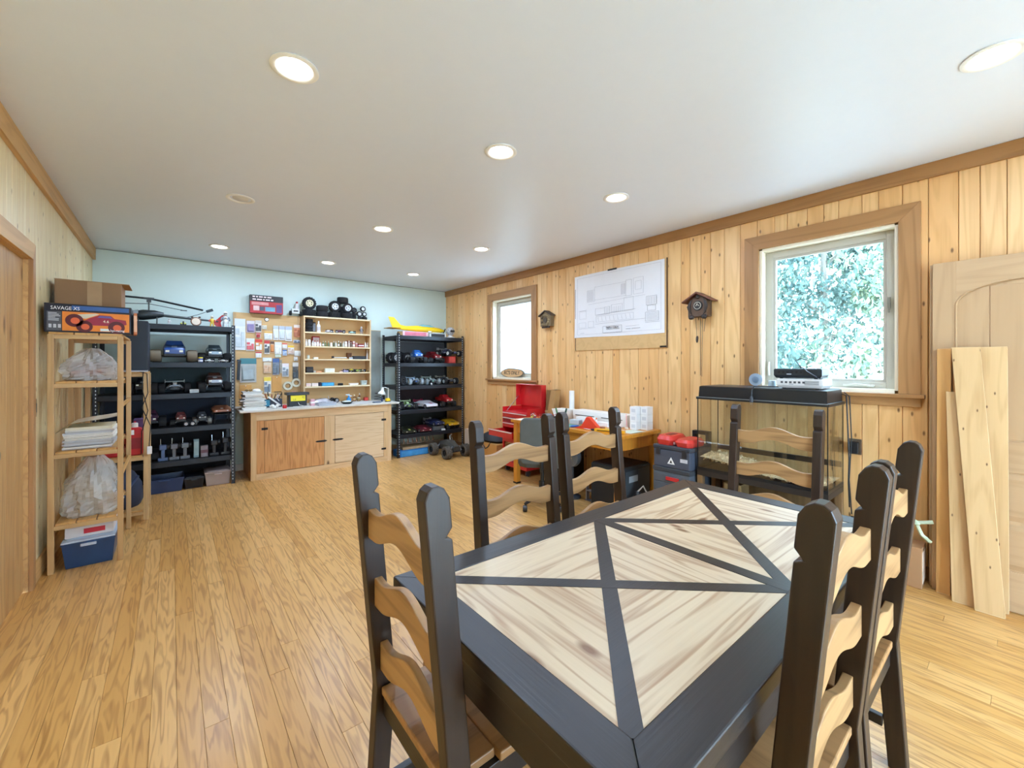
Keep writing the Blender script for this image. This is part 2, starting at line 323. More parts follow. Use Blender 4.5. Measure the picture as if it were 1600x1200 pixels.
# recessed downlights in a grid
RING = M('#f4f4f2', .4, var=.01)
ring_me = MB().lathe([(.072,.0),(.098,-.001),(.1,-.006),(.092,-.010),(.078,-.008),(.073,-.002)], 40, cap=False).mesh('trim_ring', RING, 50)
baf_me = MB().lathe([(.074,-.002),(.068,.02),(.064,.05),(.0005,.051)], 32, cap=False).mesh('baffle', M('#dedede', .5), 50)
lens_on = MB().lathe([(.0005,.0),(.067,.0),(.067,.003),(.0005,.003)], 32, cap=False).mesh('lens', M('#fff6ea', .5, emit=6.0), 50)
lens_off = MB().lathe([(.0005,.0),(.055,.004),(.064,.014),(.0005,.016)], 32, cap=False).mesh('lens', M('#dcdad6', .5), 50)
LG = [(.43,2.08,1,'brightest recessed downlight nearest the left crown trim'), (1.60,2.08,1,'lit recessed downlight in the middle of the ceiling row nearest the table'), (2.753,2.07,1,'lit recessed downlight in front of the wall poster'),
      (.43,3.985,0,'recessed downlight that is switched off, grey lens'), (1.61,3.99,1,'lit recessed downlight at the middle of the ceiling, second row from the far wall'), (2.77,3.97,1,'lit recessed downlight before the small window, second row from the far wall'),
      (.42,5.75,1,'lit recessed downlight above the left steel shelf'), (1.585,5.76,1,'lit recessed downlight above the plywood bench'), (2.765,5.71,1,'lit recessed downlight above the right steel shelf'),
      (2.752,.095,1,'lit recessed downlight at the top right above the leaning boards')]
for x, y, on, lab in LG:
    t = thing('ceiling_light', lab, 'downlight', (x, y, ZC), 0, 'recessed downlights')
    obj('trim_ring', ring_me, t); obj('lens', lens_on if on else lens_off, t, (0, 0, -.006))
    if on:
        ld = bpy.data.lights.new('lamp', 'AREA'); ld.shape = 'DISK'; ld.size = .13; ld.energy = DOWNLIGHT_W; ld.color = (.55, .73, 1.0)
        lo = bpy.data.objects.new('lamp', ld); C.objects.link(lo); lo.parent = t; lo.location = (0, 0, -.0125)

# ------------------------------------------------------------------ outside: ground, trees, car, outbuilding
struct(bx('ground', M('#cdcabf', .9, var=.1), None, -15, 40, -18, 30, -.5, -.3))
def tree(label, x, y, h, r, n, cols, zb=.4, name='leafy_tree', group='trees outside the large window'):
    t = thing(name, label, 'tree', (x, y, -.3), 0, group)
    tr = MB(); tr.path([(0,0,0),(.05,.03,h*.3),(-.05,.05,h*.6),(.02,0,h*.9)], [.12,.09,.06,.02], 7)
    for k in range(7):
        a = R.random()*6.28; z = h*(.25+.09*k); tr.path([(0,0,z),(math.cos(a)*r*.3,math.sin(a)*r*.3,z+.4),(math.cos(a)*r*.5,math.sin(a)*r*.5,z+.6)], [.04,.025,.01], 5)
    tr.build('trunk', M('#8d8478', .9), t)
    cl = [(R.gauss(0, r*.45), R.gauss(0, r*.45), R.uniform(zb, h), R.uniform(.35, .8)*r*.5) for _ in range(34)]
    for ci, col in enumerate(cols):
        mb = MB()
        for _ in range(n//len(cols)):
            c = R.choice(cl); v = Vector((R.gauss(0,1), R.gauss(0,1), R.gauss(0,.8))).normalized()*c[3]*R.random()**.35
            p = Vector(c[:3])+v; p.z = max(.06, p.z); s = R.uniform(.045, .09); e = Euler((R.random()*6.3, R.random()*6.3, R.random()*6.3)).to_matrix()
            mb.add([p+e@Vector(q) for q in ((-s,0,0),(0,-s*.5,.01),(s*1.1,0,0),(0,s*.5,.01))], [(0,1,2,3)])
        tag(mb.build('foliage', M(col, .6, var=.25), t), kind='stuff')
tree('tall pale green leafy tree filling the left of the large window', 10.6, 4.6, 6.2, 2.1, 11000, ('#5c766c', '#8a9e88'))
tree('blue-green leafy tree in the middle of the large window', 11.6, 2.9, 6.6, 2.0, 11000, ('#56726c', '#768f84'))
tree('light yellow-green leafy tree at the right of the large window', 10.0, 1.5, 6.8, 1.9, 10000, ('#68816d', '#a2ae8c'))
tree('far leafy tree standing behind the others outside the window', 15.0, 5.9, 8.0, 3.0, 9000, ('#526a64', '#6c8478'))
tree('far leafy tree behind the white blossom shrub', 14.5, 1.2, 8.2, 3.0, 9000, ('#587066', '#788e7c'))
tree('low white-flowering shrub behind the parked white car', 8.9, 1.5, 1.9, .75, 2600, ('#d9d4cc', '#bac2b0'), .2, 'flowering_shrub', None)
car = thing('parked_car', 'white parked car seen through the bottom of the large window', 'car', (6.9, -.55, -.3))
CW = M('#a4a8ac', .25, coat=.6, var=.02); CG = M('#4a5a66', .1, var=.05)
def ringx(y, w, zb, zs, zt, tw): return [(-w,y,zb),(-w,y,zs),(-tw,y,zt),(tw,y,zt),(w,y,zs),(w,y,zb)]
MB().loft([ringx(*a) for a in ((-2.1,.72,.35,.8,.9,.66),(-1.9,.85,.25,.9,1.02,.75),(-.9,.87,.22,.98,1.1,.78),(-.25,.87,.22,1.0,1.62,.62),(.9,.87,.22,1.0,1.68,.62),(1.75,.86,.24,1.0,1.55,.6),(2.02,.84,.3,.98,1.08,.74),(2.12,.76,.4,.85,.95,.68))]).build('body', CW, car, smooth=35)
MB().loft([ringx(*a)[1:5] for a in ((-.72,.80,.3,1.1,1.22,.72),(-.3,.82,.3,1.08,1.585,.64),(.9,.82,.3,1.08,1.645,.64),(1.72,.80,.3,1.08,1.52,.61),(1.92,.78,.3,1.1,1.2,.72))]).build('window_band', CG, car, (0,0,.0))
for sx in (-1, 1):
    for yy in (-1.35, 1.3):
        w = MB().lathe([(.1,-.1),(.3,-.1),(.32,-.06),(.32,.06),(.3,.1),(.1,.1)], 20, 'x', (sx*.79, yy, .32)).build('wheel', RUBBER, car, smooth=40)
        MB().lathe([(.02,-.105),(.2,-.105),(.2,.105),(.02,.105)], 14, 'x', (sx*.79, yy, .32)).build('rim', CHROME, w, smooth=40)
ob = thing('outbuilding', 'white board-sided outbuilding wall seen through the small window', 'building', (7.2, 8.6, -.3))
SID = M('#8a9094', .7, var=.03)
bx('wall', SID, ob, -2.9, 3.5, .03, 2.5, 0, 4.2)
sb = MB().box(0, .188, 0, .03, 0, 4.2).mesh('siding_board', SID)
for k in range(32): obj('siding_board', sb, ob, (-2.9+k*.2, 0, 0))
bx('eave', M('#cfd6da', .6), ob, -3.0, 3.6, -.35, .03, 3.72, 3.9); MB().path([(-.6,-.3,3.7),(-.6,-.3,3.45),(-.6,-.06,3.2),(-.6,-.06,0)], .05, 8).build('downspout', WHITE, ob, smooth=50)
MB().prism([(-.5,3.9),(2.6,5.2),(2.6,3.9)], -3.1, 3.7, 'x').build('roof', M('#7b8085', .8), ob)
# ------------------------------------------------------------------ dining table
TX0, TX1, TY0, TY1, TZ = .545, 2.33, .35, 1.27, .76
tb = thing('dining_table', 'dining table with dark frame and pale pine triangle panels in crosses', 'table', ((TX0+TX1)/2, (TY0+TY1)/2, 0))
hl, hw, bw, st = (TX1-TX0)/2, (TY1-TY0)/2, .098, .024
zt, zb = TZ, TZ-.045
MB().prism([(-hl,-hw),(hl,-hw),(hl-bw,-hw+bw),(-hl+bw,-hw+bw)], zb, zt, 'z').build('border_board', W_DARKX, tb, bev=.004)
MB().prism([(-hl,hw),(hl,hw),(hl-bw,hw-bw),(-hl+bw,hw-bw)], zb, zt, 'z').build('border_board', W_DARKX, tb, bev=.004)
MB().prism([(-hl,-hw),(-hl,hw),(-hl+bw,hw-bw),(-hl+bw,-hw+bw)], zb, zt, 'z').build('border_board', W_DARKY, tb, bev=.004)
MB().prism([(hl,-hw),(hl,hw),(hl-bw,hw-bw),(hl-bw,-hw+bw)], zb, zt, 'z').build('border_board', W_DARKY, tb, bev=.004)
il, iw = hl-bw, hw-bw
def strip_piece(p, q, w, name='inlay_strip', z1=zt-.0005):
    p, q = Vector(p+(0,)), Vector(q+(0,)); t = (q-p).normalized(); n = Vector((-t.y, t.x, 0))*w/2
    MB().prism([tuple((p+n)[:2]), tuple((q+n)[:2]), tuple((q-n)[:2]), tuple((p-n)[:2])], zb+.004, z1, 'z').build(name, W_DARKX if abs(t.x) > abs(t.y) else W_DARKY, tb)
strip_piece((0,-iw), (0,iw), .05, z1=zt-.0004)
for s in (-1, 1):
    strip_piece((s*.0,-iw), (s*il,iw), .046, z1=zt-.0008); strip_piece((s*il,-iw), (s*.0,iw), .046, z1=zt-.0012)
def tri(a, b, c, mat, k):      # panel triangle, shrunk inwards to leave the strips room
    pts = [Vector(a), Vector(b), Vector(c)]; A = [(pts[i]-pts[(i+1) % 3]).length for i in range(3)]
    ct = (pts[0]*A[1]+pts[1]*A[2]+pts[2]*A[0])/sum(A); pr = abs((pts[1]-pts[0]).cross(pts[2]-pts[0]))/sum(A)
    f = 1.0; MB().prism([tuple(ct+(p-ct)*f) for p in pts], zb+.002, zt-.0022, 'z').build('pine_panel', mat, tb)
for s in (-1, 1):
    m_ = (s*il/2, 0)
    tri((0,-iw), (s*il,-iw), m_, W_PANX, 0); tri((0,iw), (s*il,iw), m_, W_PANX, 1)
    tri((s*il,-iw), (s*il,iw), m_, W_PANY, 2); tri((0,-iw), (0,iw), m_, W_PANY, 3)
for s in (-1, 1):
    bx('apron', W_DARKX, tb, -hl+.03, hl-.03, s*(hw-.03)-.012, s*(hw-.03)+.012, zb-.10, zb, .002)
    bx('apron', W_DARKY, tb, s*(hl-.03)-.012, s*(hl-.03)+.012, -hw+.045, hw-.045, zb-.10, zb, .002)
for xx in (-.235, .265):
    MB().box(xx-.035, xx+.035, -.09, .09, .08, zb-.06).build('pedestal', W_DARK, tb, bev=.004)
    MB().prism([(-.30,0),(.29,0),(.26,.06),(.09,.085),(-.09,.085),(-.27,.06)], xx-.035, xx+.035, 'x').build('foot', W_DARKY, tb, bev=.004)
    bx('top_bearer', W_DARKY, tb, xx-.03, xx+.03, -hw+.06, hw-.06, zb-.06, zb-.001)
bx('stretcher', W_DARKX, tb, -.20, .23, -.02, .02, .25, .36, .003)

# ------------------------------------------------------------------ ladder-back chairs (local: rear posts on y=0, sitter faces +y)
CH_H, CH_S = 1.165, .47
def make_chair(label):
    t = thing('dining_chair', label, 'chair', group='dining chairs around the table')
    c = lambda z: -.09*(z-.45) if z > .45 else -.07*(.45-z)
    H, dd = CH_H, .03
    fr = [(c(0)+dd-.004,0),(c(.45)+dd,.45),(c(H-.125)+dd,H-.125),(c(H-.118)+dd-.016,H-.118),(c(H-.105)+dd+.001,H-.098),(c(H-.03)+dd+.001,H-.03),(c(H)+dd-.010,H-.008),(c(H)+.006,H)]
    bk = [(c(H)-.010,H-.001),(c(H)-dd+.008,H-.010),(c(H)-dd,H-.03),(c(.45)-dd,.45),(c(0)-dd+.004,0)]
    for s in (-1, 1):
        MB().prism(fr+bk, s*CH_S/2-.023, s*CH_S/2+.023, 'x').build('back_post', W_DARK, t, bev=.004)
    xs = [-.2145+.429*i/24 for i in range(25)]
    hump = lambda x: .5*(1+math.cos(PI*max(-1, min(1, x/.17))))
    for z0 in (.505, .705, .915):
        top = [(x, z0+.078+.042*hump(x)+.006*(abs(x)/.21)**4) for x in xs]; bot = [(x, z0+.040*hump(x)) for x in xs]
        y = c(z0+.04); MB().prism(bot+top[::-1], y-.012, y+.012, 'y').build('back_slat', W_SLAT, t, bev=.003)
    for k in range(3):
        y0 = -.02+k*.148; MB().box(-.232 if k else -.208, .232 if k else .208, y0+.001, y0+.147, .432, .456).build('seat_board', W_SEAT, t, bev=.004)
    for s in (-1, 1):
        MB().box(s*.212-.02, s*.212+.02, .375, .415, 0, .432).build('leg', W_DARK, t, bev=.003)
        bx('seat_rail', W_DARKY, t, s*.212-.011, s*.212+.011, .03, .375, .365, .431, .002)
        bx('stretcher', W_DARKY, t, s*.212-.011, s*.212+.011, .008, .375, .14, .175, .002)
    bx('front_rail', W_DARKX, t, -.192, .192, .384, .406, .365, .431, .002); bx('front_stretcher', W_DARKX, t, -.192, .192, .385, .405, .22, .255, .002)
    bx('rear_rail', W_DARKX, t, -.21, .21, -.012, .012, .365, .431, .002)
    return t
ch = make_chair('dark-posted ladder-back dining chair at the near left end of the table')
ch.location = (.512, 1.045, 0); ch.rotation_euler = (0, 0, -PI/2)
G = 'dining chairs around the table'
dup(ch, (1.354, 1.587, 0), (0, 0, PI), 'ladder-back dining chair on the far side of the table, before the grey office chair', G)
dup(ch, (1.935, 1.587, 0), (0, 0, PI), 'ladder-back dining chair on the far side of the table, before the cluttered desk', G)
dup(ch, (2.90, 1.01, 0), (0, 0, PI/2), 'ladder-back dining chair at the table end in front of the glass tank', G)
dup(ch, (1.215, .318, 0), (0, 0, 0), 'ladder-back dining chair nearest the camera on the right', G)
dup(ch, (1.765, .32, 0), (0, 0, 0), 'ladder-back dining chair in front of the leaning boards and spare door', G)
ch.scale = (.91, 1, 1)
# ------------------------------------------------------------------ builders for the workshop things
W_RACK = wood('clear_pine_rack', '#d3b07c', '#c49d68', '#8f683c', 2, .45, 8, .5, 1, streak=.5)
W_RACKX = wood('clear_pine_rack_x', '#d3b07c', '#c49d68', '#8f683c', 0, .45, 8, .5, 1, streak=.5)
W_RACKY = wood('clear_pine_rack_y', '#dcae6c', '#c99a58', '#98693a', 1, .45, 8, .5, 1, streak=.5)
W_ORANGE = wood('orange_varnished_pine', '#d99233', '#cc8429', '#95591a', 2, .35, 8, .4, 1, streak=.5)
W_ORANGEY = wood('orange_varnished_pine_y', '#d99233', '#cc8429', '#95591a', 1, .35, 8, .4, 1, streak=.5)
W_PLYO = wood('orange_plywood', '#dba468', '#d59c60', '#a5682f', 2, .55, 16, .5, .5, streak=.8)
W_PLYP = wood('pale_plywood', '#e3c9a4', '#dfc39b', '#c29c6e', 0, .55, 14, .5, .5, streak=.6)
W_PLYF = wood('framing_pine', '#e0c094', '#dab684', '#b08653', 2, .55, 7, 1, .8, streak=.5)
W_PLYFX = wood('framing_pine_x', '#e0c094', '#dab684', '#b08653', 0, .55, 7, 1, .8, streak=.5)
W_SHELF = wood('pale_shelf_board', '#f0dcb4', '#ecd5a8', '#cfae78', 0, .5, 7, .4, 1, streak=.35)
W_BACKB = wood('tan_hardboard', '#d8b078', '#d8b078', '#b98d55', 0, .6, 6, 0, 1, streak=.4)
TYRE = M('#202022', .9, var=.2); DUSTY = M('#5a5247', .9, var=.25)

_tyre = {}
def tyre_mesh(r, w, knob, mat):
    k = (r, w, knob, mat.name)
    if k not in _tyre:
        mb = MB().lathe([(r*.58,-w*.42),(r*.72,-w*.5),(r*.9,-w*.48),(r,-w*.36),(r,w*.36),(r*.9,w*.48),(r*.72,w*.5),(r*.58,w*.42),(r*.55,0)], 22, 'y', cap=False)
        mb.f += [tuple(8*22+i for i in p) for p in ()]
        n = 22
        for i in range(n):                                             # close the bead ring
            j = (i+1) % n; mb.f.append((8*n+i, 8*n+j, j, i))
        if knob:
            for i in range(knob):
                a = 2*PI*i/knob
                for q, yy in enumerate((-.3, 0, .3)):
                    b = a+(PI/knob if q == 1 else 0); mb.cbox((r*1.02*math.cos(b), yy*w, r*1.02*math.sin(b)), (r*.10, w*.24, 2*PI*r/knob*.55), (0, -b, 0))
        _tyre[k] = mb.mesh('tyre', mat, 40)
    return _tyre[k]
_rim = {}
def rim_mesh(r, w, spokes, mat):
    k = (r, w, spokes, mat.name)
    if k not in _rim:
        q = r*.6; mb = MB().lathe([(q*.80,-w*.44),(q,-w*.44),(q,w*.44),(q*.80,w*.44)], 18, 'y', cap=False)
        n = 18
        for i in range(n):
            j = (i+1) % n; mb.f.append((3*n+i, 3*n+j, j, i))
        mb.lathe([(q*.3,-w*.4),(q*.3,w*.4)], 10, 'y')
        for i in range(spokes):
            a = 2*PI*i/spokes; mb.cbox((q*.55*math.cos(a), 0, q*.55*math.sin(a)), (q*.62, w*.66, q*.26), (0, -a, 0))
        _rim[k] = mb.mesh('rim', mat, 40)
    return _rim[k]
def wheel(parent, loc, r, w, rimmat, knob=0, spokes=5, mat=None):
    t = obj('wheel', tyre_mesh(r, w, knob, mat or TYRE), parent, loc); obj('rim', rim_mesh(r, w, spokes, rimmat), t)
def loose_tyre(label, x, y, z, r, w, lie=True, rz=0, rim=None, knob=0, spokes=5, group='spare model tyres on the pine shelf unit'):
    """a model tyre; lie: flat on its side, otherwise standing and facing the room"""
    t = thing('model_tyre_spare', label, 'tyre', (x, y, z+(w/2 if lie else r)), 0, group, rot=(PI/2, 0, 0) if lie else (0, 0, rz))
    obj('tread', tyre_mesh(r, w, knob, TYRE), t)
    obj('rim', rim_mesh(r, w, spokes, rim or M('#39393c', .5)), t)
    return t

def ring_y(x, w, zb, zs, zt, tw): return [(x,-w,zb),(x,-w,zs),(x,-tw,zt),(x,tw,zt),(x,w,zs),(x,w,zb)]
def rc(label, x, y, z, rz, L, W, r, style='truck', body='#2a5fb5', accent='#f0f0f0', rimc='#c8c8c8', knob=0, lift=0, name=None, group='model cars on the steel shelves', tyre=None, wing=False, cat='model car'):
    """radio-controlled model: length L along local x (front = +x), width W over the wheels"""
    t = thing(name or {'truck': 'model_truck', 'car': 'model_car', 'buggy': 'model_buggy', 'chassis': 'model_chassis'}[style], label, cat, (x, y, z), rz, group)
    ww = W*.2 if style != 'car' else W*.14
    if style in ('truck', 'chassis'): ww = W*.23
    wb = L*.33; rm = M(rimc, .35, var=.04)
    for sx in (-1, 1):
        for sy in (-1, 1): wheel(t, (sx*wb, sy*(W/2-ww/2), r), r*.985, ww, rm, knob, 5, tyre)
    zc = r*.8+lift
    ch = MB().box(-L*.40, L*.40, -W*.16, W*.16, zc, zc+.012); 
    for sx in (-1, 1): ch.tube((sx*wb, -W/2+ww, r), (sx*wb, W/2-ww, r), max(.005, r*.12)).box(sx*wb-.02, sx*wb+.02, -W*.12, W*.12, zc-.005, zc+.035)
    ch.build('chassis', BLACK, t)
    for sx in (-1, 1):                                                  # shock absorbers
        mb = MB()
        for sy in (-1, 1): mb.tube((sx*wb*.9, sy*W*.14, zc+r*.75+.01), (sx*wb, sy*(W/2-ww-.005), r*.85), .007, n=6)
        mb.cbox((sx*wb*.9, 0, zc+r*.72), (.006, W*.32, .02)); mb.build('shock_tower', M('#8a8d92', .35, .5), t)
    bm, am, gm = M(body, .3, coat=.5, var=.06), M(accent, .35, var=.05), M('#14181f', .12, var=.02)
    zb = zc+.010; h = W*(.38 if style == 'truck' else .30)
    if style == 'truck':
        st = [(-L*.46,W*.22,zb+.02,zb+h*.50,zb+h*.56,W*.19),(-L*.18,W*.24,zb,zb+h*.52,zb+h*.6,W*.20),(-L*.14,W*.24,zb,zb+h*.55,zb+h*1.0,W*.16),(L*.08,W*.24,zb,zb+h*.55,zb+h*1.02,W*.16),(L*.20,W*.24,zb,zb+h*.54,zb+h*.62,W*.20),(L*.44,W*.22,zb,zb+h*.42,zb+h*.50,W*.18),(L*.48,W*.20,zb+.01,zb+h*.3,zb+h*.36,W*.16)]
        win = [(-L*.155,W*.215,0,zb+h*.62,zb+h*.93,W*.17),(L*.08,W*.215,0,zb+h*.62,zb+h*.95,W*.17),(L*.185,W*.21,0,zb+h*.60,zb+h*.68,W*.195)]
    elif style == 'car':
        st = [(-L*.48,W*.42,zb-r*.4,zb+h*.36,zb+h*.42,W*.36),(-L*.30,W*.47,zb-r*.5,zb+h*.46,zb+h*.54,W*.38),(-L*.14,W*.48,zb-r*.5,zb+h*.48,zb+h*.95,W*.30),(L*.06,W*.48,zb-r*.5,zb+h*.46,zb+h*.97,W*.30),(L*.22,W*.48,zb-r*.5,zb+h*.42,zb+h*.50,W*.38),(L*.42,W*.46,zb-r*.5,zb+h*.28,zb+h*.34,W*.37),(L*.49,W*.38,zb-r*.4,zb+h*.1,zb+h*.2,W*.32)]
        win = [(-L*.26,W*.40,0,zb+h*.55,zb+h*.60,W*.37),(-L*.15,W*.425,0,zb+h*.55,zb+h*.88,W*.315),(L*.06,W*.425,0,zb+h*.53,zb+h*.90,W*.315),(L*.20,W*.41,0,zb+h*.50,zb+h*.56,W*.37)]
    elif style == 'buggy':
        st = [(-L*.40,W*.10,zb,zb+h*.35,zb+h*.45,W*.06),(-L*.18,W*.15,zb,zb+h*.45,zb+h*.75,W*.07),(L*.02,W*.16,zb,zb+h*.40,zb+h*.78,W*.07),(L*.16,W*.13,zb,zb+h*.32,zb+h*.42,W*.08),(L*.42,W*.06,zb,zb+h*.16,zb+h*.22,W*.04)]
        win = [(-L*.15,W*.125,0,zb+h*.5,zb+h*.72,W*.08),(L*.02,W*.13,0,zb+h*.5,zb+h*.74,W*.08),(L*.12,W*.12,0,zb+h*.42,zb+h*.5,W*.09)]
    if style != 'chassis':
        b = MB().loft([ring_y(*s) for s in st]).build('body_shell', bm, t, smooth=30)
        MB().loft([[(s[0],-s[1],s[3]),(s[0],-s[5],s[4]),(s[0],s[5],s[4]),(s[0],s[1],s[3])] for s in win]).build('window_band', gm, b)
        fr = st[-2]; mb = MB().cbox(((st[-3][0]+fr[0])/2, 0, (st[-3][4]+fr[4])/2+.002), (abs(fr[0]-st[-3][0])*.86, W*.12, .003), (0, math.atan2(st[-3][4]-fr[4], fr[0]-st[-3][0]), 0))
        for sy in (-1, 1): mb.cbox((st[1][0]*.4, sy*(st[1][1]+.0015), (st[2][3]+zb)/2), (L*.26, .002, h*.16))
        mb.build('decal', am, b)
        if style != 'buggy':
            mb = MB()
            for sy in (-1, 1): mb.cbox((st[-1][0]-.004, sy*st[-1][1]*.72, (st[-1][2]+st[-1][4])/2+.004), (.014, W*.08, h*.14))
            mb.build('headlight', M('#eef0e4', .2), b)
    else:
        MB().box(-L*.2, L*.12, -W*.10, W*.10, zb, zb+h*.35).box(L*.14, L*.3, -W*.08, W*.08, zb, zb+h*.3).build('motor_block', bm, t, bev=.004)
        MB().tube((L*.05, W*.1, zb), (L*.0, W*.12, zb+h*1.3), .004, n=5).build('antenna', am, t)
    if style == 'truck': MB().cbox((L*.50, 0, zb-.005), (.018, W*.42, .03)).cbox((-L*.48, 0, zb+.002), (.014, W*.36, .022)).build('bumper', BLACK, t, bev=.004)
    if wing or style == 'buggy':
        zz = zb+h*.85; MB().cbox((-L*.44, 0, zz), (L*.13, W*.62, .006), (0, .18, 0)).cbox((-L*.44, -W*.31, zz), (L*.15, .005, .04)).cbox((-L*.44, W*.31, zz), (L*.15, .005, .04)).tube((-L*.36, -W*.06, zb+.01), (-L*.43, -W*.06, zz), .004, n=5).tube((-L*.36, W*.06, zb+.01), (-L*.43, W*.06, zz), .004, n=5).build('rear_wing', am, t)
    return t
def carton(name, label, x, y, z, sx, sy, sz, rz=0, col='#a67b52', band=None, front=None, group=None, cat='box', lid=True, rough=.7):
    """a box: body, lid flaps with a seam, printed front panel and side band"""
    t = thing(name, label, cat, (x, y, z), rz, group); m = M(col, rough, var=.06)
    MB().box(-sx/2, sx/2, -sy/2, sy/2, 0, sz-.003).build('body', m, t, bev=min(.004, sz*.06))
    if lid:
        MB().box(-sx/2+.001, sx/2-.001, -sy/2+.001, -.001, sz-.003, sz).build('flap', m, t); MB().box(-sx/2+.001, sx/2-.001, .001, sy/2-.001, sz-.003, sz).build('flap', m, t)
    if band: MB().box(-sx/2-.0008, sx/2+.0008, -sy/2-.0008, sy/2+.0008, sz*.36, sz*.64).build('printed_band', M(band, .6), t)
    if front: MB().box(-sx*.42, sx*.42, -sy/2-.0016, -sy/2, sz*.12, sz*.88).build('printed_panel', M(front, .6, var=.35), t)
    return t
def bottle(label, x, y, z, r, h, col, cap='#f4f4f4', lab=None, group=None, name='bottle', cat='bottle', jar=False):
    t = thing(name, label, cat, (x, y, z), 0, group)
    if jar:
        MB().lathe([(r*.9,0),(r,h*.06),(r,h*.70),(r*.9,h*.76)], 12).build('body', M(col, .25), t, smooth=40)
        MB().lathe([(r*.98,h*.76),(r*.98,h*.98),(r*.9,h)], 12).build('lid', M(cap, .4), t, smooth=40)
    else:
        MB().lathe([(r*.9,0),(r,h*.05),(r,h*.55),(r*.75,h*.66),(r*.35,h*.74),(r*.35,h*.80)], 12).build('body', M(col, .25), t, smooth=40)
        MB().lathe([(r*.42,h*.80),(r*.42,h*.92),(r*.22,h)], 10).build('cap', M(cap, .4), t, smooth=40)
    if lab: MB().lathe([(r*1.02,h*.14),(r*1.02,h*.48)], 12, cap=False).build('paper_label', M(lab, .6), t, smooth=40)
    return t
def tub(name, label, x, y, z, sx, sy, sz, col, lidc=None, rz=0, alpha=1.0, group=None, handle=True):
    t = thing(name, label, 'storage box', (x, y, z), rz, group); m = M(col, .3, alpha=alpha)
    a, b, w = sx/2, sy/2, .004
    outer = [[(-a*.88,-b*.88,0),(a*.88,-b*.88,0),(a*.88,b*.88,0),(-a*.88,b*.88,0)], [(-a,-b,sz*.94),(a,-b,sz*.94),(a,b,sz*.94),(-a,b,sz*.94)], [(-a*1.03,-b*1.04,sz*.94),(a*1.03,-b*1.04,sz*.94),(a*1.03,b*1.04,sz*.94),(-a*1.03,b*1.04,sz*.94)], [(-a*1.03,-b*1.04,sz),(a*1.03,-b*1.04,sz),(a*1.03,b*1.04,sz),(-a*1.03,b*1.04,sz)], [(-a+w,-b+w,sz),(a-w,-b+w,sz),(a-w,b-w,sz),(-a+w,b-w,sz)], [(-a*.88+w,-b*.88+w,w),(a*.88-w,-b*.88+w,w),(a*.88-w,b*.88-w,w),(-a*.88+w,b*.88-w,w)]]
    MB().loft(outer).build('tub', m, t)
    if lidc: MB().box(-a*1.02, a*1.02, -b*1.03, b*1.03, sz, sz+.012).box(-a*.85, a*.85, -b*.85, b*.85, sz+.012, sz+.02).build('lid', M(lidc, .35), t, bev=.003)
    if handle: MB().box(-a*.3, a*.3, -b*1.04-.012, -b*1.04, sz*.84, sz*.94).build('handle', M(lidc or col, .4), t, bev=.003)
    return t

def steel_rack(label, x0, x1, y0, y1, tops, H, shade_backs=()):
    t = thing('steel_shelf', label, 'shelf', ((x0+x1)/2, (y0+y1)/2, 0)); hx, hy = (x1-x0)/2, (y1-y0)/2
    for sx in (-1, 1):
        for sy in (-1, 1):
            X, Y = sx*hx, sy*hy
            pst = MB().box(min(X, X-sx*.038), max(X, X-sx*.038), min(Y, Y-sy*.003), max(Y, Y-sy*.003), 0, H).box(min(X, X-sx*.003), max(X, X-sx*.003), min(Y, Y-sy*.038), max(Y, Y-sy*.038), 0, H).build('post', STEEL, t)
            hol = MB(); z = .05
            while z < H-.03:
                if sy < 0: hol.box(X-sx*.024-.004, X-sx*.024+.004, Y-.0012, Y-.0002, z, z+.016)
                if sx < 0: hol.box(X-.0012, X-.0002, Y-sy*.024-.004, Y-sy*.024+.004, z, z+.016)
                z += .038
            if hol.v: tag(hol.build('slot', M('#cfd3d4', .5), pst), kind='stuff')
    for z in tops:
        s = MB().box(-hx+.004, hx-.004, -hy+.004, hy-.004, z-.010, z).build('shelf_board', M('#2a2b2e', .5), t)
        MB().box(-hx+.038, hx-.038, -hy-.001, -hy+.012, z-.055, z+.003).build('front_beam', STEEL, s, bev=.003); bx('rear_beam', STEEL, s, -hx+.038, hx-.038, hy-.012, hy+.001, z-.055, z+.003)
        for sx in (-1, 1): bx('side_beam', STEEL, s, min(sx*hx, sx*(hx-.012)), max(sx*hx, sx*(hx-.012)), -hy+.038, hy-.038, z-.055, z+.003)
    for (zz0, zz1, cc) in shade_backs: bx('back_panel', M(cc, .8, var=.08), t, (-hx+.04 if x0 < 0 else -hx+.235), hx-.04, hy-.020, hy-.013, zz0, zz1)  # added dark sheets, no real panels; their colour stands in for recess shade
    return t
TOPS = [1.88, 1.455, 1.10, .72, .345]
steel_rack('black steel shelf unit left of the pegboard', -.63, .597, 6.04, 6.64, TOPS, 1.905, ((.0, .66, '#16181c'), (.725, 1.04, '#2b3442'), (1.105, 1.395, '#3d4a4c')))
steel_rack('black steel shelf unit in the corner by the small window', 2.682, 3.865, 6.07, 6.67, TOPS, 1.915, ((.35, .66, '#26302f'), (.725, 1.04, '#33262a'), (1.105, 1.395, '#3f4142'), (1.46, 1.82, '#57575a')))

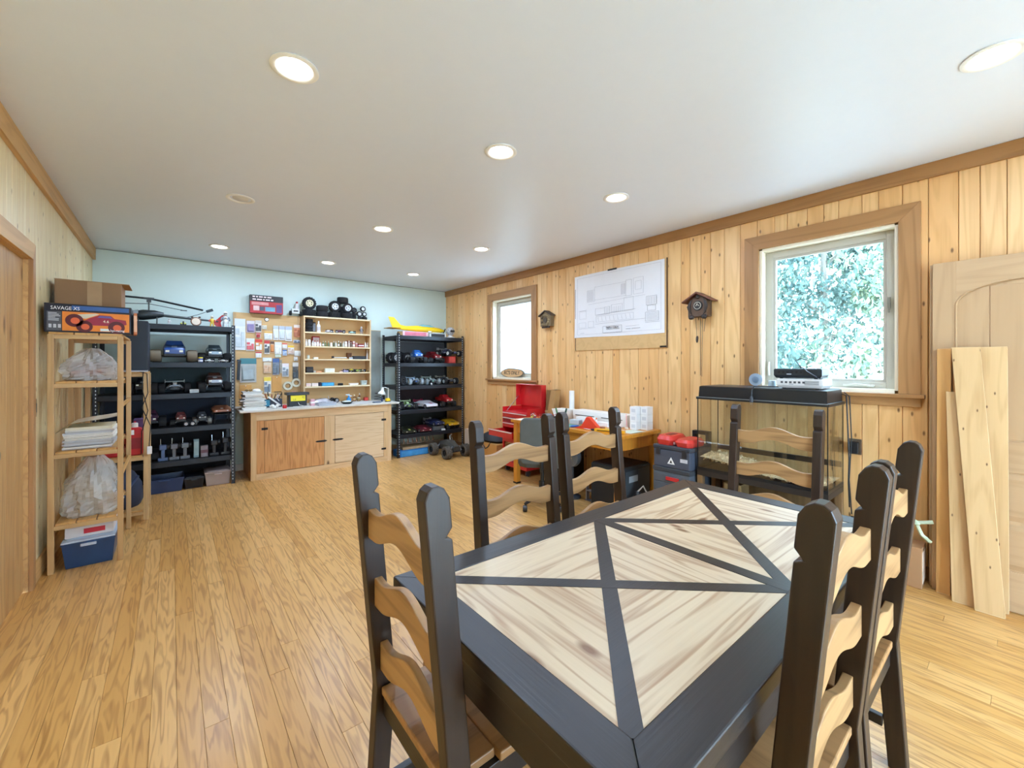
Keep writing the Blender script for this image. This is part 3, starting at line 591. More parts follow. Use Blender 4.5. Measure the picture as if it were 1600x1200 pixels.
# ------------------------------------------------------------------ workbench, pegboard, pine shelf unit
wb_ = thing('workbench', 'plywood workbench cabinet with two hinged doors', 'cabinet', (1.655, 6.03, 0)); hx = .90
bx('side_panel', W_PLYO, wb_, -hx, -hx+.018, .0, .66, 0, .845); bx('side_panel', W_PLYF, wb_, hx-.018, hx, .0, .66, 0, .845); bx('back_panel', W_PLYP, wb_, -hx+.018, hx-.018, .645, .66, 0, .845)
bx('bottom_panel', W_PLYP, wb_, -hx+.018, hx-.018, .03, .645, .05, .065)
bx('stile', W_PLYF, wb_, -hx, -hx+.06, -.018, 0, 0, .845); bx('stile', W_PLYO, wb_, -hx+.06, -hx+.145, -.018, 0, .075, .735); bx('stile', W_PLYF, wb_, -.046, .088, -.018, 0, .075, .735)
bx('stile', W_PLYF, wb_, hx-.115, hx-.06, -.018, 0, .075, .735); bx('stile', W_PLYF, wb_, hx-.06, hx, -.018, 0, 0, .845)
bx('top_rail', W_PLYFX, wb_, -hx+.06, hx-.06, -.018, 0, .737, .845); bx('bottom_rail', W_PLYFX, wb_, -hx+.06, hx-.06, -.018, 0, 0, .073)
IRON = M('#2c2926', .45, .6)
for (a, b, mt, hs) in ((-.752, -.05, W_PLYO, -1), (.092, .782, W_PLYP, 1)):
    dr = MB().box(a, b, -.019, -.003, .080, .731).build('cabinet_door', mt, wb_, bev=.0015)
    he = a if hs < 0 else b; fe = b if hs < 0 else a
    for z in ((.62, .19) if hs > 0 else (.63,)): MB().box(he-.035, he-.003, -.023, -.0195, z-.014, z+.014).box(he+.003, he+.035, -.023, -.0195, z-.014, z+.014).tube((he, -.023, z-.016), (he, -.023, z+.016), .005, n=6).build('hinge', IRON, dr)
    MB().prism([(fe-hs*.035,.398),(fe-hs*.01,.388),(fe+hs*.09,.390),(fe+hs*.115,.400),(fe+hs*.09,.412),(fe-hs*.01,.414),(fe-hs*.035,.406)], -.025, -.0195, 'y').build('hasp', IRON, dr)
wt = tag(MB().box(.635, 2.66, 5.965, 6.70, .846, .870).build('worktop', M('#d3cdc2', .5, var=.18), bev=.003), 'pale worn worktop lying over the plywood workbench', 'worktop')
TOPZ = .8705
pb = thing('pegboard', 'tan board hung with small parts packets above the workbench', 'board', (1.048, 6.70, TOPZ))
bx('panel', W_BACKB, pb, -.405, .405, -.004, .012, 0, 1.265); MB().box(-.41, -.375, -.014, -.004, 0, 1.265).box(.375, .41, -.014, -.004, 0, 1.265).build('batten', W_RACK, pb)
PB = {'x': lambda u: 0}
pk_mats = {}
def packet(label, xc, zc, w, h, col, head, blis, y=6.695, bag=False):
    """hanging parts packet: card, printed header, blister or bag of parts, hook"""
    t = thing('parts_packet', label, 'packet', (xc, y, zc+h/2), 0, 'small packets hanging on the tan board'); hh = h*.24
    MB().box(-w/2, w/2, -.0135, -.012, -h, 0).build('card', M(col, .55, var=.12), t)
    MB().box(-w/2, w/2, -.0145, -.0136, -hh, -.002).build('header', M(head, .5, var=.1), t)
    mb = MB(); a = w*.42
    if bag: mb.loft([[(-a,-.0137,-h*.94),(a,-.0137,-h*.94),(a,-.0137,-hh*1.2),(-a,-.0137,-hh*1.2)], [(-a*.7,-.030,-h*.88),(a*.8,-.026,-h*.86),(a*.6,-.022,-h*.45),(-a*.8,-.024,-h*.5)]])
    else:
        mb.box(-a, a*.2, -.026, -.0137, -h*.9, -h*.58); mb.box(a*.3, a, -.022, -.0137, -h*.9, -h*.42); mb.box(-a, -a*.1, -.02, -.0137, -h*.5, -hh*1.3)
    mb.build('parts', M(blis, .3, var=.3), t, bev=.0015)
    MB().tube((0, 0, .004), (0, -.035, .008), .0018, n=5).build('hook', CHROME, t)
PKS = [('long white packet with black fittings at the left edge', .652,.777,1.63,2.05,'#e8e9e6','#d9ddd9','#c9cfd0'), ('purple-tinted clear packet in the top row', .79,.885,1.87,2.03,'#c9bccb','#d8d0d0','#8f7fa6'), ('packet of dark parts in the top row', .89,.965,1.88,2.04,'#e6e0da','#cfc6bd','#3a3436'),
 ('white packet with a red lower half', .785,.882,1.62,1.79,'#eceae4','#dfe3e2','#d44242'), ('orange and red card packet', .892,.975,1.62,1.78,'#e69a58','#d8382e','#f1efe8'), ('white sticker pad below a tan header', .998,1.098,1.78,1.90,'#f1efe8','#e8b457','#dcdcda'),
 ('first of three large white bags', 1.108,1.175,1.78,1.98,'#eef0ee','#c4cccc','#e3e6ea'), ('second of three large white bags', 1.182,1.255,1.78,1.98,'#eef0ee','#b9c4d0','#d6dde0'), ('third of three large white bags', 1.26,1.345,1.77,1.98,'#eef0ee','#b9c4d0','#dfe3e3'),
 ('salmon card packet at the right edge', 1.37,1.452,1.83,2.01,'#e0936a','#efe1d2','#b86a43'), ('white packet with a red header and black parts', 1.0,1.065,1.58,1.77,'#f2efec','#c93a35','#37322f'), ('row of orange parts on a clear card', 1.072,1.12,1.60,1.76,'#e4c9a4','#5f4030','#d98946'),
 ('plain white paper packet in the middle', 1.127,1.215,1.58,1.75,'#f0efe8','#e2e2da','#e8e6dc'), ('small white packet with a red corner', 1.222,1.285,1.66,1.74,'#f1e9e2','#e35b3d','#f6f4f0'), ('white packet with a yellow header', 1.292,1.372,1.58,1.71,'#eee9e2','#f0c330','#d9b9a4'),
 ('white sticker with a dark car outline', 1.365,1.455,1.745,1.79,'#e9ebf0','#8f98ab','#3f4a60'), ('white folded card tilted at the right edge', 1.378,1.465,1.555,1.635,'#f4f3ee','#f4f3ee','#e1e3dc'), ('small red and white packet left of the middle', .895,.965,1.53,1.61,'#f2eee8','#c9322f','#f0ece6'),
 ('large clear bag of grey sheet parts with a teal header', .715,.905,1.19,1.52,'#bdb9b0','#3f7f86','#9da39f'), ('white header card above the pale orange packet', .98,1.09,1.475,1.53,'#eef0ec','#dfe4e4','#e6e8e4'), ('pale orange packet left of the blue-grey one', .99,1.085,1.315,1.465,'#e6c6a4','#dccdb4','#d9a77a'),
 ('blue-grey packet with a white label', 1.10,1.185,1.29,1.52,'#7f8a98','#3f5f96','#59616b'), ('white packet with dark stripes', 1.22,1.305,1.26,1.45,'#eef0f0','#f6e9ea','#7e848c'), ('bundle packet of black cable ties', 1.355,1.43,1.22,1.465,'#6b665e','#d9d4cc','#1d1d20'),
 ('small cream packet between the dark parts and the white sticker pad', .972,1.03,1.92,2.0,'#e9dfc9','#d9a860','#c9c3b4'), ('narrow clear packet of red bits under the dark parts', .90,.955,1.80,1.87,'#e8dcd6','#c94a44','#b0322f'),
 ('small blue and white packet right of the orange parts row', 1.225,1.28,1.56,1.645,'#dfe6ee','#3f6aa8','#9fb4cf'), ('narrow grey packet beside the blue-grey one', 1.192,1.215,1.31,1.50,'#b9b4a8','#8f8a80','#a09a8e'),
 ('small white packet above the black cable ties', 1.37,1.42,1.49,1.545,'#efeeea','#d9d6d0','#c4c0ba'), ('pale green packet under the plain white paper one', 1.13,1.205,1.535,1.575,'#d9e2d2','#b9cbb0','#cfd8c6'),
 ('small pink card low on the right of the board', 1.34,1.40,.99,1.05,'#e3b9a4','#d49a84','#e9cdbd'), ('yellow-topped packet with white boxes', .995,1.08,1.03,1.26,'#ece6d8','#f2cf45','#6d7884')]
for lab, x0, x1, z0, z1, c1, c2, c3 in PKS: packet(lab, (x0+x1)/2, (z0+z1)/2, x1-x0, z1-z0, c1, c2, c3, bag=('bag' in lab or 'clear' in lab))
TAPE = M('#d9d2b8', .5)
for x, z, lab in ((1.292, 1.13, 'left of two rolls of masking tape hung on the tan board'), (1.402, 1.172, 'right of two rolls of masking tape hung on the tan board')):
    t = thing('tape_roll', lab, 'tape', (x, 6.685, z), 0, 'tape rolls')
    MB().lathe([(.034,-.012),(.062,-.014),(.062,.010),(.034,.010),(.034,-.012)], 26, 'y', cap=False).build('tape', TAPE, t, smooth=50); MB().lathe([(.0345,-.013),(.029,-.013),(.029,.010),(.0345,.010)], 22, 'y', cap=False).build('core', M('#9a7a50', .8), t, smooth=50)
    MB().tube((0, .012, .03), (0, -.02, .034), .003, n=6).build('peg', CHROME, t)
t = thing('black_strap', 'black strap hanging at the left of the tan board', 'strap', (.70, 6.684, 1.35)); MB().prism([(-.022,-.12),(.012,-.13),(.02,.09),(.03,.14),(-.012,.12)], -.008, 0, 'y').build('webbing', BLACK, t); MB().box(-.02, .02, -.012, .002, .13, .15).build('buckle', DGREY, t)
t = thing('hex_key', 'black bent hex key hung low on the tan board', 'tool', (1.17, 6.68, 1.02)); MB().path([(-.05,0,.03),(.035,0,.03),(.045,0,.02),(.045,0,-.06)], .004, 6).build('shaft', IRON, t); MB().tube((-.02,.008,.034), (-.02,-.008,.036), .002, n=5).build('peg', CHROME, t)
t = thing('wall_dial', 'small round white dial at the top of the tan board', 'dial', (1.03, 6.694, 2.06)); MB().lathe([(.001,-.012),(.022,-.012),(.027,-.006),(.027,.002)], 18, 'y').build('case', BLACK, t, smooth=40); MB().lathe([(.001,-.0135),(.021,-.0125)], 18, 'y', cap=False).build('face', WHITE, t)
for x, z, w, h, lab in ((.78, 1.055, .14, .20, 'plain tan envelope pinned low at the left of the tan board'), (1.155, 1.155, .12, .22, 'plain tan card pinned below the packets in the middle')):
    t = thing('tan_card', lab, 'card', (x, 6.694, z)); MB().box(-w/2, w/2, -.003, 0, -h/2, h/2).build('sheet', M('#d89d56', .7), t); MB().lathe([(.004,-.008),(.005,-.004),(.002,-.003)], 8, 'y', (0,0,h/2-.012)).build('pin', CHROME, t)

# shelf unit standing on the bench
su = thing('pine_shelf_unit', 'pale pine shelf unit with six shelves standing on the workbench', 'shelf', (1.945, 6.61, TOPZ)); hx = .485
SH = [1.905, 1.70, 1.515, 1.316, 1.117]
bx('side_panel', W_PLYF, su, -hx, -hx+.019, -.11, .10, 0, 1.262, .001); bx('side_panel', W_PLYF, su, hx-.019, hx, -.11, .10, 0, 1.262, .001)
bx('back_panel', W_BACKB, su, -hx+.019, hx-.019, .092, .10, 0, 1.243); bx('shelf_board', W_SHELF, su, -hx+.019, hx-.019, -.11, .092, 1.243, 1.262, .001)
for z in SH: bx('shelf_board', W_SHELF, su, -hx+.019, hx-.019, -.11, .092, z-TOPZ-.019, z-TOPZ, .001)
t = thing('plywood_sheet', 'grey plywood sheet standing between the pine shelves and the corner steel shelf', 'board', (2.545, 6.698, TOPZ)); bx('sheet', M('#8f938c', .7, var=.15), t, -.085, .115, -.01, .01, 0, 1.11); bx('edge_strip', W_RACK, t, -.085, .115, -.011, .011, 1.11, 1.118)
# ------------------------------------------------------------------ tyres and small things on the pine shelf unit
ZT = TOPZ+1.2625; SY = 6.60
CR = M('#e6dcb8', .4); WR = M('#eceded', .35)
loose_tyre('knobbly black tyre lying flat under the cream-rimmed wheel', 1.555, SY, ZT, .085, .10, True, knob=16)
loose_tyre('black tyre standing with a cream rim, leftmost on the pine shelf unit', 1.555, 6.60, ZT+.104, .086, .075, False, 0, CR, 16, 6)
loose_tyre('smooth black tyre, lower of the stack of two beside the cream-rimmed wheel', 1.735, SY, ZT, .083, .085, True)
loose_tyre('smooth black tyre, upper of the stack of two beside the cream-rimmed wheel', 1.735, SY, ZT+.086, .083, .085, True)
loose_tyre('spiky black tyre lying flat under the white five-spoke wheel', 1.91, SY, ZT, .082, .09, True, knob=18)
loose_tyre('black tyre standing with a white five-spoke rim on top of the pine shelves', 1.912, SY, ZT+.095, .080, .07, False, 0, WR, 14, 5)
loose_tyre('black tyre lying flat under the white-ringed wheel', 2.095, SY, ZT, .085, .088, True, knob=0)
loose_tyre('black tyre standing with a thin white ring, under the topmost tyre', 2.095, 6.575, ZT+.089, .074, .05, False, 0, WR, 0, 3)
loose_tyre('broad black tyre behind the white-ringed wheel', 2.035, 6.66, ZT+.089, .055, .10, True)
loose_tyre('topmost black tyre of the pile, lying flat', 2.045, 6.655, ZT+.242, .080, .09, True)
SM = [(2.205,6.62,0,.036,.05,1,'lower small dull tyre right of the white-ringed wheel'),(2.205,6.62,.051,.036,.05,1,'middle small dull tyre right of the white-ringed wheel'),(2.205,6.62,.103,.042,.05,0,'small dark tyre standing on two small dull tyres'),
      (2.275,6.56,0,.036,.045,1,'small tyre lying flat under the silver-rimmed small wheel'),(2.275,6.58,.047,.042,.04,0,'small standing wheel with a silver rim'),(2.345,6.54,0,.036,.04,1,'small low tyre lying at the right front edge of the pine shelf top'),
      (2.372,6.64,0,.034,.06,1,'lowest tyre of the small stack at the right end'),(2.372,6.64,.062,.036,.04,0,'lower small wheel with a silver rim at the right end'),(2.35,6.64,.138,.042,.04,0,'upper small wheel with a silver rim at the right end')]
for x, y, dz, r, w, lie, lab in SM: loose_tyre(lab, x, y, ZT+dz, r, w, bool(lie), 0, WR if 'silver' in lab else None)
IY = 6.565
z = SH[0]+.0005
for k in range(4): loose_tyre(f'{["lowest", "second lowest", "second highest", "highest"][k]} tyre of the black stack inside the top pine shelf', 1.555, 6.60, z+k*.0475, .052, .046, True)
bottle('tall white bottle beside the tyre stack on the top pine shelf', 1.675, IY, z, .027, .17, '#efeeea', '#f6f6f4', '#c9c2c4')
carton('dark_pack', 'dark glossy pack behind the tall white bottle', 1.625, 6.63, z, .05, .03, .15, 0, '#3b3434', None, '#8a8d94')
rc('small white model car on the top pine shelf', 1.825, IY, z, -PI/2+.7, .11, .07, .014, 'car', '#e9e6ea', '#8d4a5a', group='tiny models on the pine shelves')
rc('dark purple model car on the top pine shelf', 1.985, IY, z, -.3, .15, .085, .02, 'car', '#40304a', '#b04a42', group='tiny models on the pine shelves')
rc('small teal and white model car on the top pine shelf', 2.16, IY, z, -.5, .10, .06, .012, 'car', '#a9d2ca', '#f2f2f2', group='tiny models on the pine shelves')
def figure(label, x, y, z, h, suit, head, extra=None, name='toy_figure', group=None):
    t = thing(name, label, 'figure', (x, y, z), 0, group); s = h/.16
    MB().loft([[(math.cos(a)*r_*s, math.sin(a)*r_*.7*s, zz*s) for a in [2*PI*k/10 for k in range(10)]] for zz, r_ in ((.045,.018),(.07,.022),(.095,.027),(.11,.020),(.118,.010))]).build('torso', M(suit, .5, var=.3), t, smooth=50)
    for sx in (-1, 1):
        MB().path([(sx*.012*s,0,.055*s),(sx*.016*s,-.006*s,.03*s),(sx*.018*s,0,.006*s)], [.011*s,.009*s,.008*s], 7).ball((sx*.018*s,-.006*s,.006*s), (.009*s,.014*s,.006*s), 8, 6).build('leg', M(suit, .5, var=.3), t, smooth=50)
        MB().path([(sx*.024*s,0,.102*s),(sx*.036*s,-.006*s,.082*s),(sx*.03*s,-.022*s,.068*s)], [.008*s,.007*s,.006*s], 7).build('arm', M(extra or suit, .5, var=.2), t, smooth=50)
    MB().ball((0,-.002*s,.138*s), (.019*s,.019*s,.022*s), 12, 8).build('head', M(head, .5), t, smooth=60)
    MB().cbox((0,-.019*s,.140*s), (.024*s,.004*s,.008*s)).build('visor', M('#23222a', .3), t)
figure('small silver and black robot figure at the right of the top pine shelf', 2.30, IY, z, .12, '#8f8a8c', '#cfcaca', '#4a3f44')
z = SH[1]+.0005
BT = [(1.505,.014,.10,'#e8e6e0','#f6f6f2'),(1.548,.021,.095,'#e3dfdc','#efe9e6'),(1.592,.014,.08,'#d9d3d0','#efe9e6'),(1.625,.016,.085,'#e9e4e2','#c43b3b'),(1.66,.016,.085,'#f0ece8','#b93a3f'),(1.70,.012,.06,'#f1efe9','#dddddd'),
      (1.735,.014,.08,'#6f7a5a','#d8d4b4'),(1.772,.014,.08,'#707b58','#d8d4b4'),(1.809,.014,.08,'#6c7658','#d8d4b4'),(1.852,.018,.06,'#e6dfcf','#e9e2d4'),(1.886,.012,.085,'#5d6a52','#f3f2ee'),(1.92,.013,.08,'#d7dcd2','#f3f2ee'),(1.955,.013,.09,'#59664f','#f3f2ee'),
      (1.99,.012,.08,'#4f5e4a','#f3f2ee'),(2.024,.013,.085,'#cfd3c6','#f3f2ee'),(2.066,.02,.085,'#d9d2c8','#f3f2ee'),(2.108,.013,.10,'#c8b8ae','#efe6dc'),(2.142,.013,.08,'#7d6c60','#d9c9ba'),(2.18,.018,.09,'#c98f8a','#e9cfc6'),(2.225,.019,.07,'#b9736f','#e0b8b0'),(2.36,.013,.085,'#e3e0dc','#f3f3f0'),(2.395,.012,.08,'#b9bcc0','#e9e9e9')]
for k, (x, r, h, c, cp) in enumerate(BT):
    bottle(f'{ORD[k]} small bottle from the left on the crowded second pine shelf', x, IY-(.0 if k % 2 else .012), z, r, h, c, cp, '#efe9e0' if k % 3 == 0 else None, 'bottles on the second pine shelf', jar=(r > .017))
carton('red_box', 'red box behind the bottles on the second pine shelf', 1.655, 6.645, z, .10, .06, .15, 0, '#a8262d', None, '#d9c4c0'); carton('red_box', 'dark red box right of the bottles on the second pine shelf', 2.292, IY, z, .08, .05, .055, 0, '#8e2a30', '#e9e4e0'); carton('red_box', 'brown-red box behind the bottles at the right of the second shelf', 2.15, 6.645, z, .11, .06, .10, 0, '#9a4a35', None, '#7c3a2a')
z = SH[2]+.0005
bottle('small glass jar at the left of the third pine shelf', 1.535, IY, z, .02, .055, '#cfd6d0', '#b9bfba', jar=True)
carton('white_tin', 'flat white tin on the third pine shelf', 1.635, IY, z, .06, .05, .025, 0, '#e6e4da', None, None)
t = thing('silver_rail', 'long silver model part on a wooden block, third pine shelf', 'model part', (1.975, IY, z)); MB().box(-.10, .10, -.02, .02, .012, .03).build('rail', M('#d6d8d4', .3, .5), t, bev=.006); MB().box(-.12, .12, -.03, .03, 0, .012).build('block', W_RACKX, t); MB().lathe([(.012,-.024),(.016,-.02),(.016,.02),(.012,.024)], 10, 'y', (-.1, 0, .03)).build('roller', BLACK, t)
carton('black_case', 'long black case with a white end on the third pine shelf', 2.265, IY, z, .20, .05, .05, 0, '#1b1b1e', None, '#2c2c30'); carton('white_carton', 'small white carton left of the long black case', 2.135, 6.545, z, .045, .03, .03, 0, '#e9e9e6', None, '#9aa0a8')
bottle('thin tall white tube at the right of the third pine shelf', 2.392, IY, z, .009, .15, '#e6e9ee', '#f2f4f6')
carton('brown_box', 'brown box at the back of the third pine shelf', 2.14, 6.65, z, .07, .05, .10, 0, '#8f5a2e', None, '#6f4420')
z = SH[3]+.0005
carton('black_case', 'black ribbed case at the left of the fourth pine shelf', 1.55, IY, z, .09, .08, .085, 0, '#232123', '#35302e', None); carton('orange_box', 'small orange-brown box on the fourth pine shelf', 1.675, IY, z, .08, .05, .022, 0, '#c07f52', None, '#d9a27a'); carton('small_tin', 'tiny silver tin on the fourth pine shelf', 1.615, 6.545, z, .03, .03, .03, 0, '#b9b4a8', None, None)
carton('white_carton', 'white carton in the middle of the fourth pine shelf', 1.825, IY, z, .135, .07, .06, 0, '#e9e9d8', None, '#dfe2d2'); carton('purple_pack', 'flat purple-grey pack on the fourth pine shelf', 2.05, IY, z, .08, .06, .03, .2, '#6f6f8a', None, '#9a92b0'); carton('pink_pack', 'small pale pink pack on the fourth pine shelf', 1.985, 6.54, z, .05, .03, .016, 0, '#e3c0b4', None, None)
rc('tiny yellow and black model car on the fourth pine shelf', 2.155, IY, z, -PI/2+.4, .10, .08, .016, 'truck', '#e9d94a', '#2a2a2a', group='tiny models on the pine shelves')
rc('tiny green model car on the fourth pine shelf', 2.25, IY, z, -PI/2+.9, .09, .065, .013, 'car', '#9fb25c', '#e8e2a0', group='tiny models on the pine shelves')
rc('tiny cream model buggy on the fourth pine shelf', 2.325, IY, z, -.6, .09, .06, .013, 'buggy', '#e2dfc4', '#c9b24a', group='tiny models on the pine shelves')
carton('yellow_pack', 'flat yellow pack at the right of the fourth pine shelf', 2.395, IY, z, .05, .06, .025, 0, '#d9b03a', None, '#4a3a2a')
rc('tiny red model helicopter-like buggy behind the yellow car', 2.10, 6.655, z, .3, .09, .06, .014, 'buggy', '#7d2f33', '#c9a8a0', group='tiny models on the pine shelves')
z = SH[4]+.0005
carton('white_carton', 'left white carton of the pair on the fifth pine shelf', 1.535, IY, z, .065, .05, .045, 0, '#eee6e0', None, '#e0c6c0'); carton('white_carton', 'right white carton of the pair on the fifth pine shelf', 1.622, IY, z, .085, .05, .045, 0, '#eee6e0', None, '#e6d0ca')
carton('blue_box', 'flat bright blue box on the fifth pine shelf', 1.80, IY, z, .17, .08, .05, 0, '#2b8fc4', None, '#47a9d8'); carton('dark_pack', 'dark pack left of the flat blue box', 1.693, 6.57, z, .03, .05, .055, 0, '#2b2a40', None, None)
loose_tyre('small black tyre lying on the fifth pine shelf', 1.985, IY, z, .038, .035, True)
t = thing('white_tray', 'shallow white parts tray on the fifth pine shelf', 'tray', (2.18, IY, z)); MB().loft([[(-.06,-.025,0),(.06,-.025,0),(.06,.025,0),(-.06,.025,0)],[(-.07,-.03,.03),(.07,-.03,.03),(.07,.03,.03),(-.07,.03,.03)],[(-.064,-.026,.03),(.064,-.026,.03),(.064,.026,.03),(-.064,.026,.03)],[(-.056,-.021,.004),(.056,-.021,.004),(.056,.021,.004),(-.056,.021,.004)]]).build('tray', M('#efeae6', .4), t); MB().ball((-.02,0,.012), (.02,.014,.01)).ball((.025,0,.012), (.018,.012,.01)).build('parts', M('#a59a92', .5), t)
tub('clear_box', 'small clear box at the right of the fifth pine shelf', 2.335, IY, z, .09, .07, .07, '#c9d2cc', None, 0, .6)

# on the worktop below the shelves
z = TOPZ
t = thing('grey_body_shell', 'heap-topped silver-grey model body shell on the worktop', 'model part', (1.66, 6.30, z), .15); MB().loft([ring_y(*s) for s in ((-.16,.06,.0,.03,.04,.05),(-.08,.075,.0,.045,.075,.045),(.04,.075,.0,.045,.085,.045),(.10,.07,.0,.04,.045,.05),(.17,.05,.0,.02,.03,.04))]).build('shell', M('#b8b3b6', .3, .4, var=.4), t, smooth=30); MB().loft([[(s_[0],-s_[1],s_[2]),(s_[0],-s_[3],s_[4]),(s_[0],s_[3],s_[4]),(s_[0],s_[1],s_[2])] for s_ in ((-.06,.068,.05,.047,.071),(.03,.068,.05,.047,.081))]).build('window_band', BLACK, t)
rc('black bare model chassis lying behind the grey body shell', 1.80, 6.50, z, .2, .26, .16, .035, 'chassis', '#2a2a2e', '#c8c8c8', group='things on the workbench')
carton('pink_pack', 'small pink and white pack beside the black charger', 1.495, 6.17, z, .05, .05, .09, .1, '#d9a3ac', '#f3e9ea', None)
t = thing('silver_tray', 'clear silver parts tray at the front of the worktop', 'tray', (1.66, 6.10, z), .05); MB().loft([[(-.11,-.045,0),(.11,-.045,0),(.11,.045,0),(-.11,.045,0)],[(-.12,-.05,.045),(.12,-.05,.045),(.12,.05,.045),(-.12,.05,.045)],[(-.115,-.046,.045),(.115,-.046,.045),(.115,.046,.045),(-.115,.046,.045)],[(-.105,-.041,.004),(.105,-.041,.004),(.105,.041,.004),(-.105,.041,.004)]]).build('tray', M('#b9c0cc', .25, .3), t)
mb = MB()
for _ in range(26): mb.cbox((R.uniform(-.09,.09), R.uniform(-.03,.03), R.uniform(.012,.04)), (R.uniform(.01,.04), .008, .006), (R.random(), R.random(), R.random()*3))
tag(mb.build('parts', M('#8f96a6', .4, .4), t), kind='stuff')
t = thing('fan_bottle', 'bright blue bottle topped with a pale fan on the worktop', 'bottle', (2.035, 6.33, z)); MB().lathe([(.028,0),(.032,.01),(.032,.06),(.014,.08),(.012,.10)], 14).build('body', M('#2f8fd6', .25), t, smooth=50); MB().cbox((0,0,.108), (.10,.03,.006), (0,.2,.4)).cbox((0,0,.108), (.03,.10,.006), (.2,0,.4)).lathe([(.012,.098),(.012,.118),(.004,.13)], 10).build('fan', M('#c9dcea', .4), t)
t = thing('black_dish', 'low green-black dish with a rag on the worktop', 'dish', (1.955, 6.17, z)); MB().lathe([(.05,0),(.085,.028),(.09,.03),(.082,.028),(.048,.006)], 22, cap=False).build('dish', M('#22302c', .4), t, smooth=50); MB().ball((0,0,.028), (.065,.05,.022), 12, 7).build('rag', M('#cfd2c6', .9, var=.3), t, smooth=60)
bottle('amber bottle on the worktop under the pine shelves', 2.19, 6.55, z, .02, .10, '#7a4a22', '#e3c9a0', '#c9a878'); bottle('second amber bottle on the worktop, right of the tan box', 2.27, 6.56, z, .018, .12, '#6b4526', '#d9d0c0', '#b9946a'); bottle('short brown jar on the worktop', 2.235, 6.50, z, .02, .06, '#8d7448', '#c9c0a8', jar=True)
carton('tan_box', 'small tan box beside the blue fan bottle', 2.105, 6.55, z, .06, .05, .075, 0, '#d2a45e', None, '#c08f4a'); carton('red_box', 'small red box at the right under the pine shelves', 2.365, 6.55, z, .06, .05, .05, 0, '#b32a26', None, '#d0453a')
for k, (x, y, w_, h_, rz_, c_) in enumerate(((1.28,6.06,.22,.10,.1,'#cfcabf'),(2.12,6.12,.24,.13,-.1,'#e3ded8'),(2.28,6.28,.2,.12,.2,'#d8d3d4'),(1.86,6.05,.16,.10,.3,'#dcd8cf'))):
    t = thing('loose_paper', ['creased grey paper by the red cap', 'white sheet lying on the right half of the worktop', 'pinkish sheet lying at the back right of the worktop', 'small sheet lying in front of the black dish'][k], 'paper', (x, y, z), rz_); MB().add([(-w_/2,-h_/2,.0005),(0,-h_/2,.004),(w_/2,-h_/2,.0008),(w_/2,h_/2,.001),(0,h_/2,.005),(-w_/2,h_/2,.001)], [(0,1,4,5),(1,2,3,4)]).add([(-w_/2,-h_/2,.0),(0,-h_/2,.0),(w_/2,-h_/2,.0),(w_/2,h_/2,.0),(0,h_/2,.0),(-w_/2,h_/2,.0)], [(5,4,1,0),(4,3,2,1)]).build('sheet', M(c_, .8, var=.15), t)
# magazines at the left end of the worktop
for k in range(15):
    c_ = R.choice(['#e6e4df', '#d5d2cc', '#c3c6c9', '#f0eeea', '#bfc2c6', '#dcd9d0']); w_, d_, h_ = R.uniform(.20,.27), R.uniform(.20,.26), R.uniform(.008,.016)
    zz = z if k == 0 else zz+hh_+.0006; hh_ = h_
    t = thing('magazine', f'{ORD[k]} magazine from the bottom in the stack at the worktop left end', 'magazine', (.80+R.uniform(-.012,.012), 6.20+R.uniform(-.02,.02), zz), R.uniform(-.12,.12), 'stacked magazines on the worktop')
    MB().box(-w_/2, w_/2, -d_/2, d_/2, .0012, h_-.0012).build('pages', PAPER, t); cv = M(c_, .4, var=.2); MB().box(-w_/2-.001, w_/2+.001, -d_/2-.001, d_/2+.001, 0, .0012).box(-w_/2-.001, w_/2+.001, -d_/2-.001, d_/2+.001, h_-.0012, h_).box(-w_/2-.001, -w_/2, -d_/2, d_/2, .0012, h_-.0012).build('cover', cv, t)
zz += hh_+.0006
t = thing('parts_tray', 'white tray with brass bits on top of the magazine stack', 'tray', (.79, 6.20, zz)); MB().loft([[(-.10,-.08,0),(.10,-.08,0),(.10,.08,0),(-.10,.08,0)],[(-.11,-.09,.025),(.11,-.09,.025),(.11,.09,.025),(-.11,.09,.025)],[(-.104,-.084,.025),(.104,-.084,.025),(.104,.084,.025),(-.104,.084,.025)],[(-.095,-.075,.004),(.095,-.075,.004),(.095,.075,.004),(-.095,.075,.004)]]).build('tray', M('#d5d6d2', .4), t)
mb = MB()
for _ in range(22): mb.cbox((R.uniform(-.08,.02), R.uniform(-.06,.06), R.uniform(.012,.045)), (R.uniform(.01,.035), .01, .008), (R.random(), R.random(), R.random()*3))
tag(mb.build('bits', M('#a3804e', .4, .4, var=.3), t), kind='stuff'); MB().ball((.05,0,.03), (.05,.05,.025), 12, 7).build('tissue', M('#efefee', .9), t, smooth=60)
# tool organiser, tissue, red cap, charger with yellow label
t = thing('tool_organiser', 'dark tool organiser with a teal side and tools sticking out', 'organiser', (1.045, 6.32, z), .1); MB().box(-.10, .10, -.05, .06, 0, .11).build('body', M('#23283a', .4), t, bev=.006); MB().box(-.104, -.10, -.045, .055, .01, .10).box(-.1, -.05, -.054, -.05, .02, .1).build('side_plate', M('#2d7f9a', .4), t)
for k in range(6): MB().tube((-.07+k*.028, .01, .10), (-.08+k*.034+R.uniform(-.02,.02), 0, .16+R.random()*.05), .007, .005, 7).build('tool_handle', M(R.choice(['#1b1b1d', '#d9d6d0', '#8e3430', '#3c4a6a']), .4), t, smooth=50)
MB().cbox((-.0, -.062, .082), (.19, .012, .02), (0, .7, 0)).build('pliers', M('#d6d6d4', .3, .5), t); MB().path([(.06,0,.12),(.08,-.01,.15),(.05,-.03,.16),(.03,-.05,.12),(.06,-.06,.08)], .004, 6).build('cable', M('#d8d8da', .5), t)
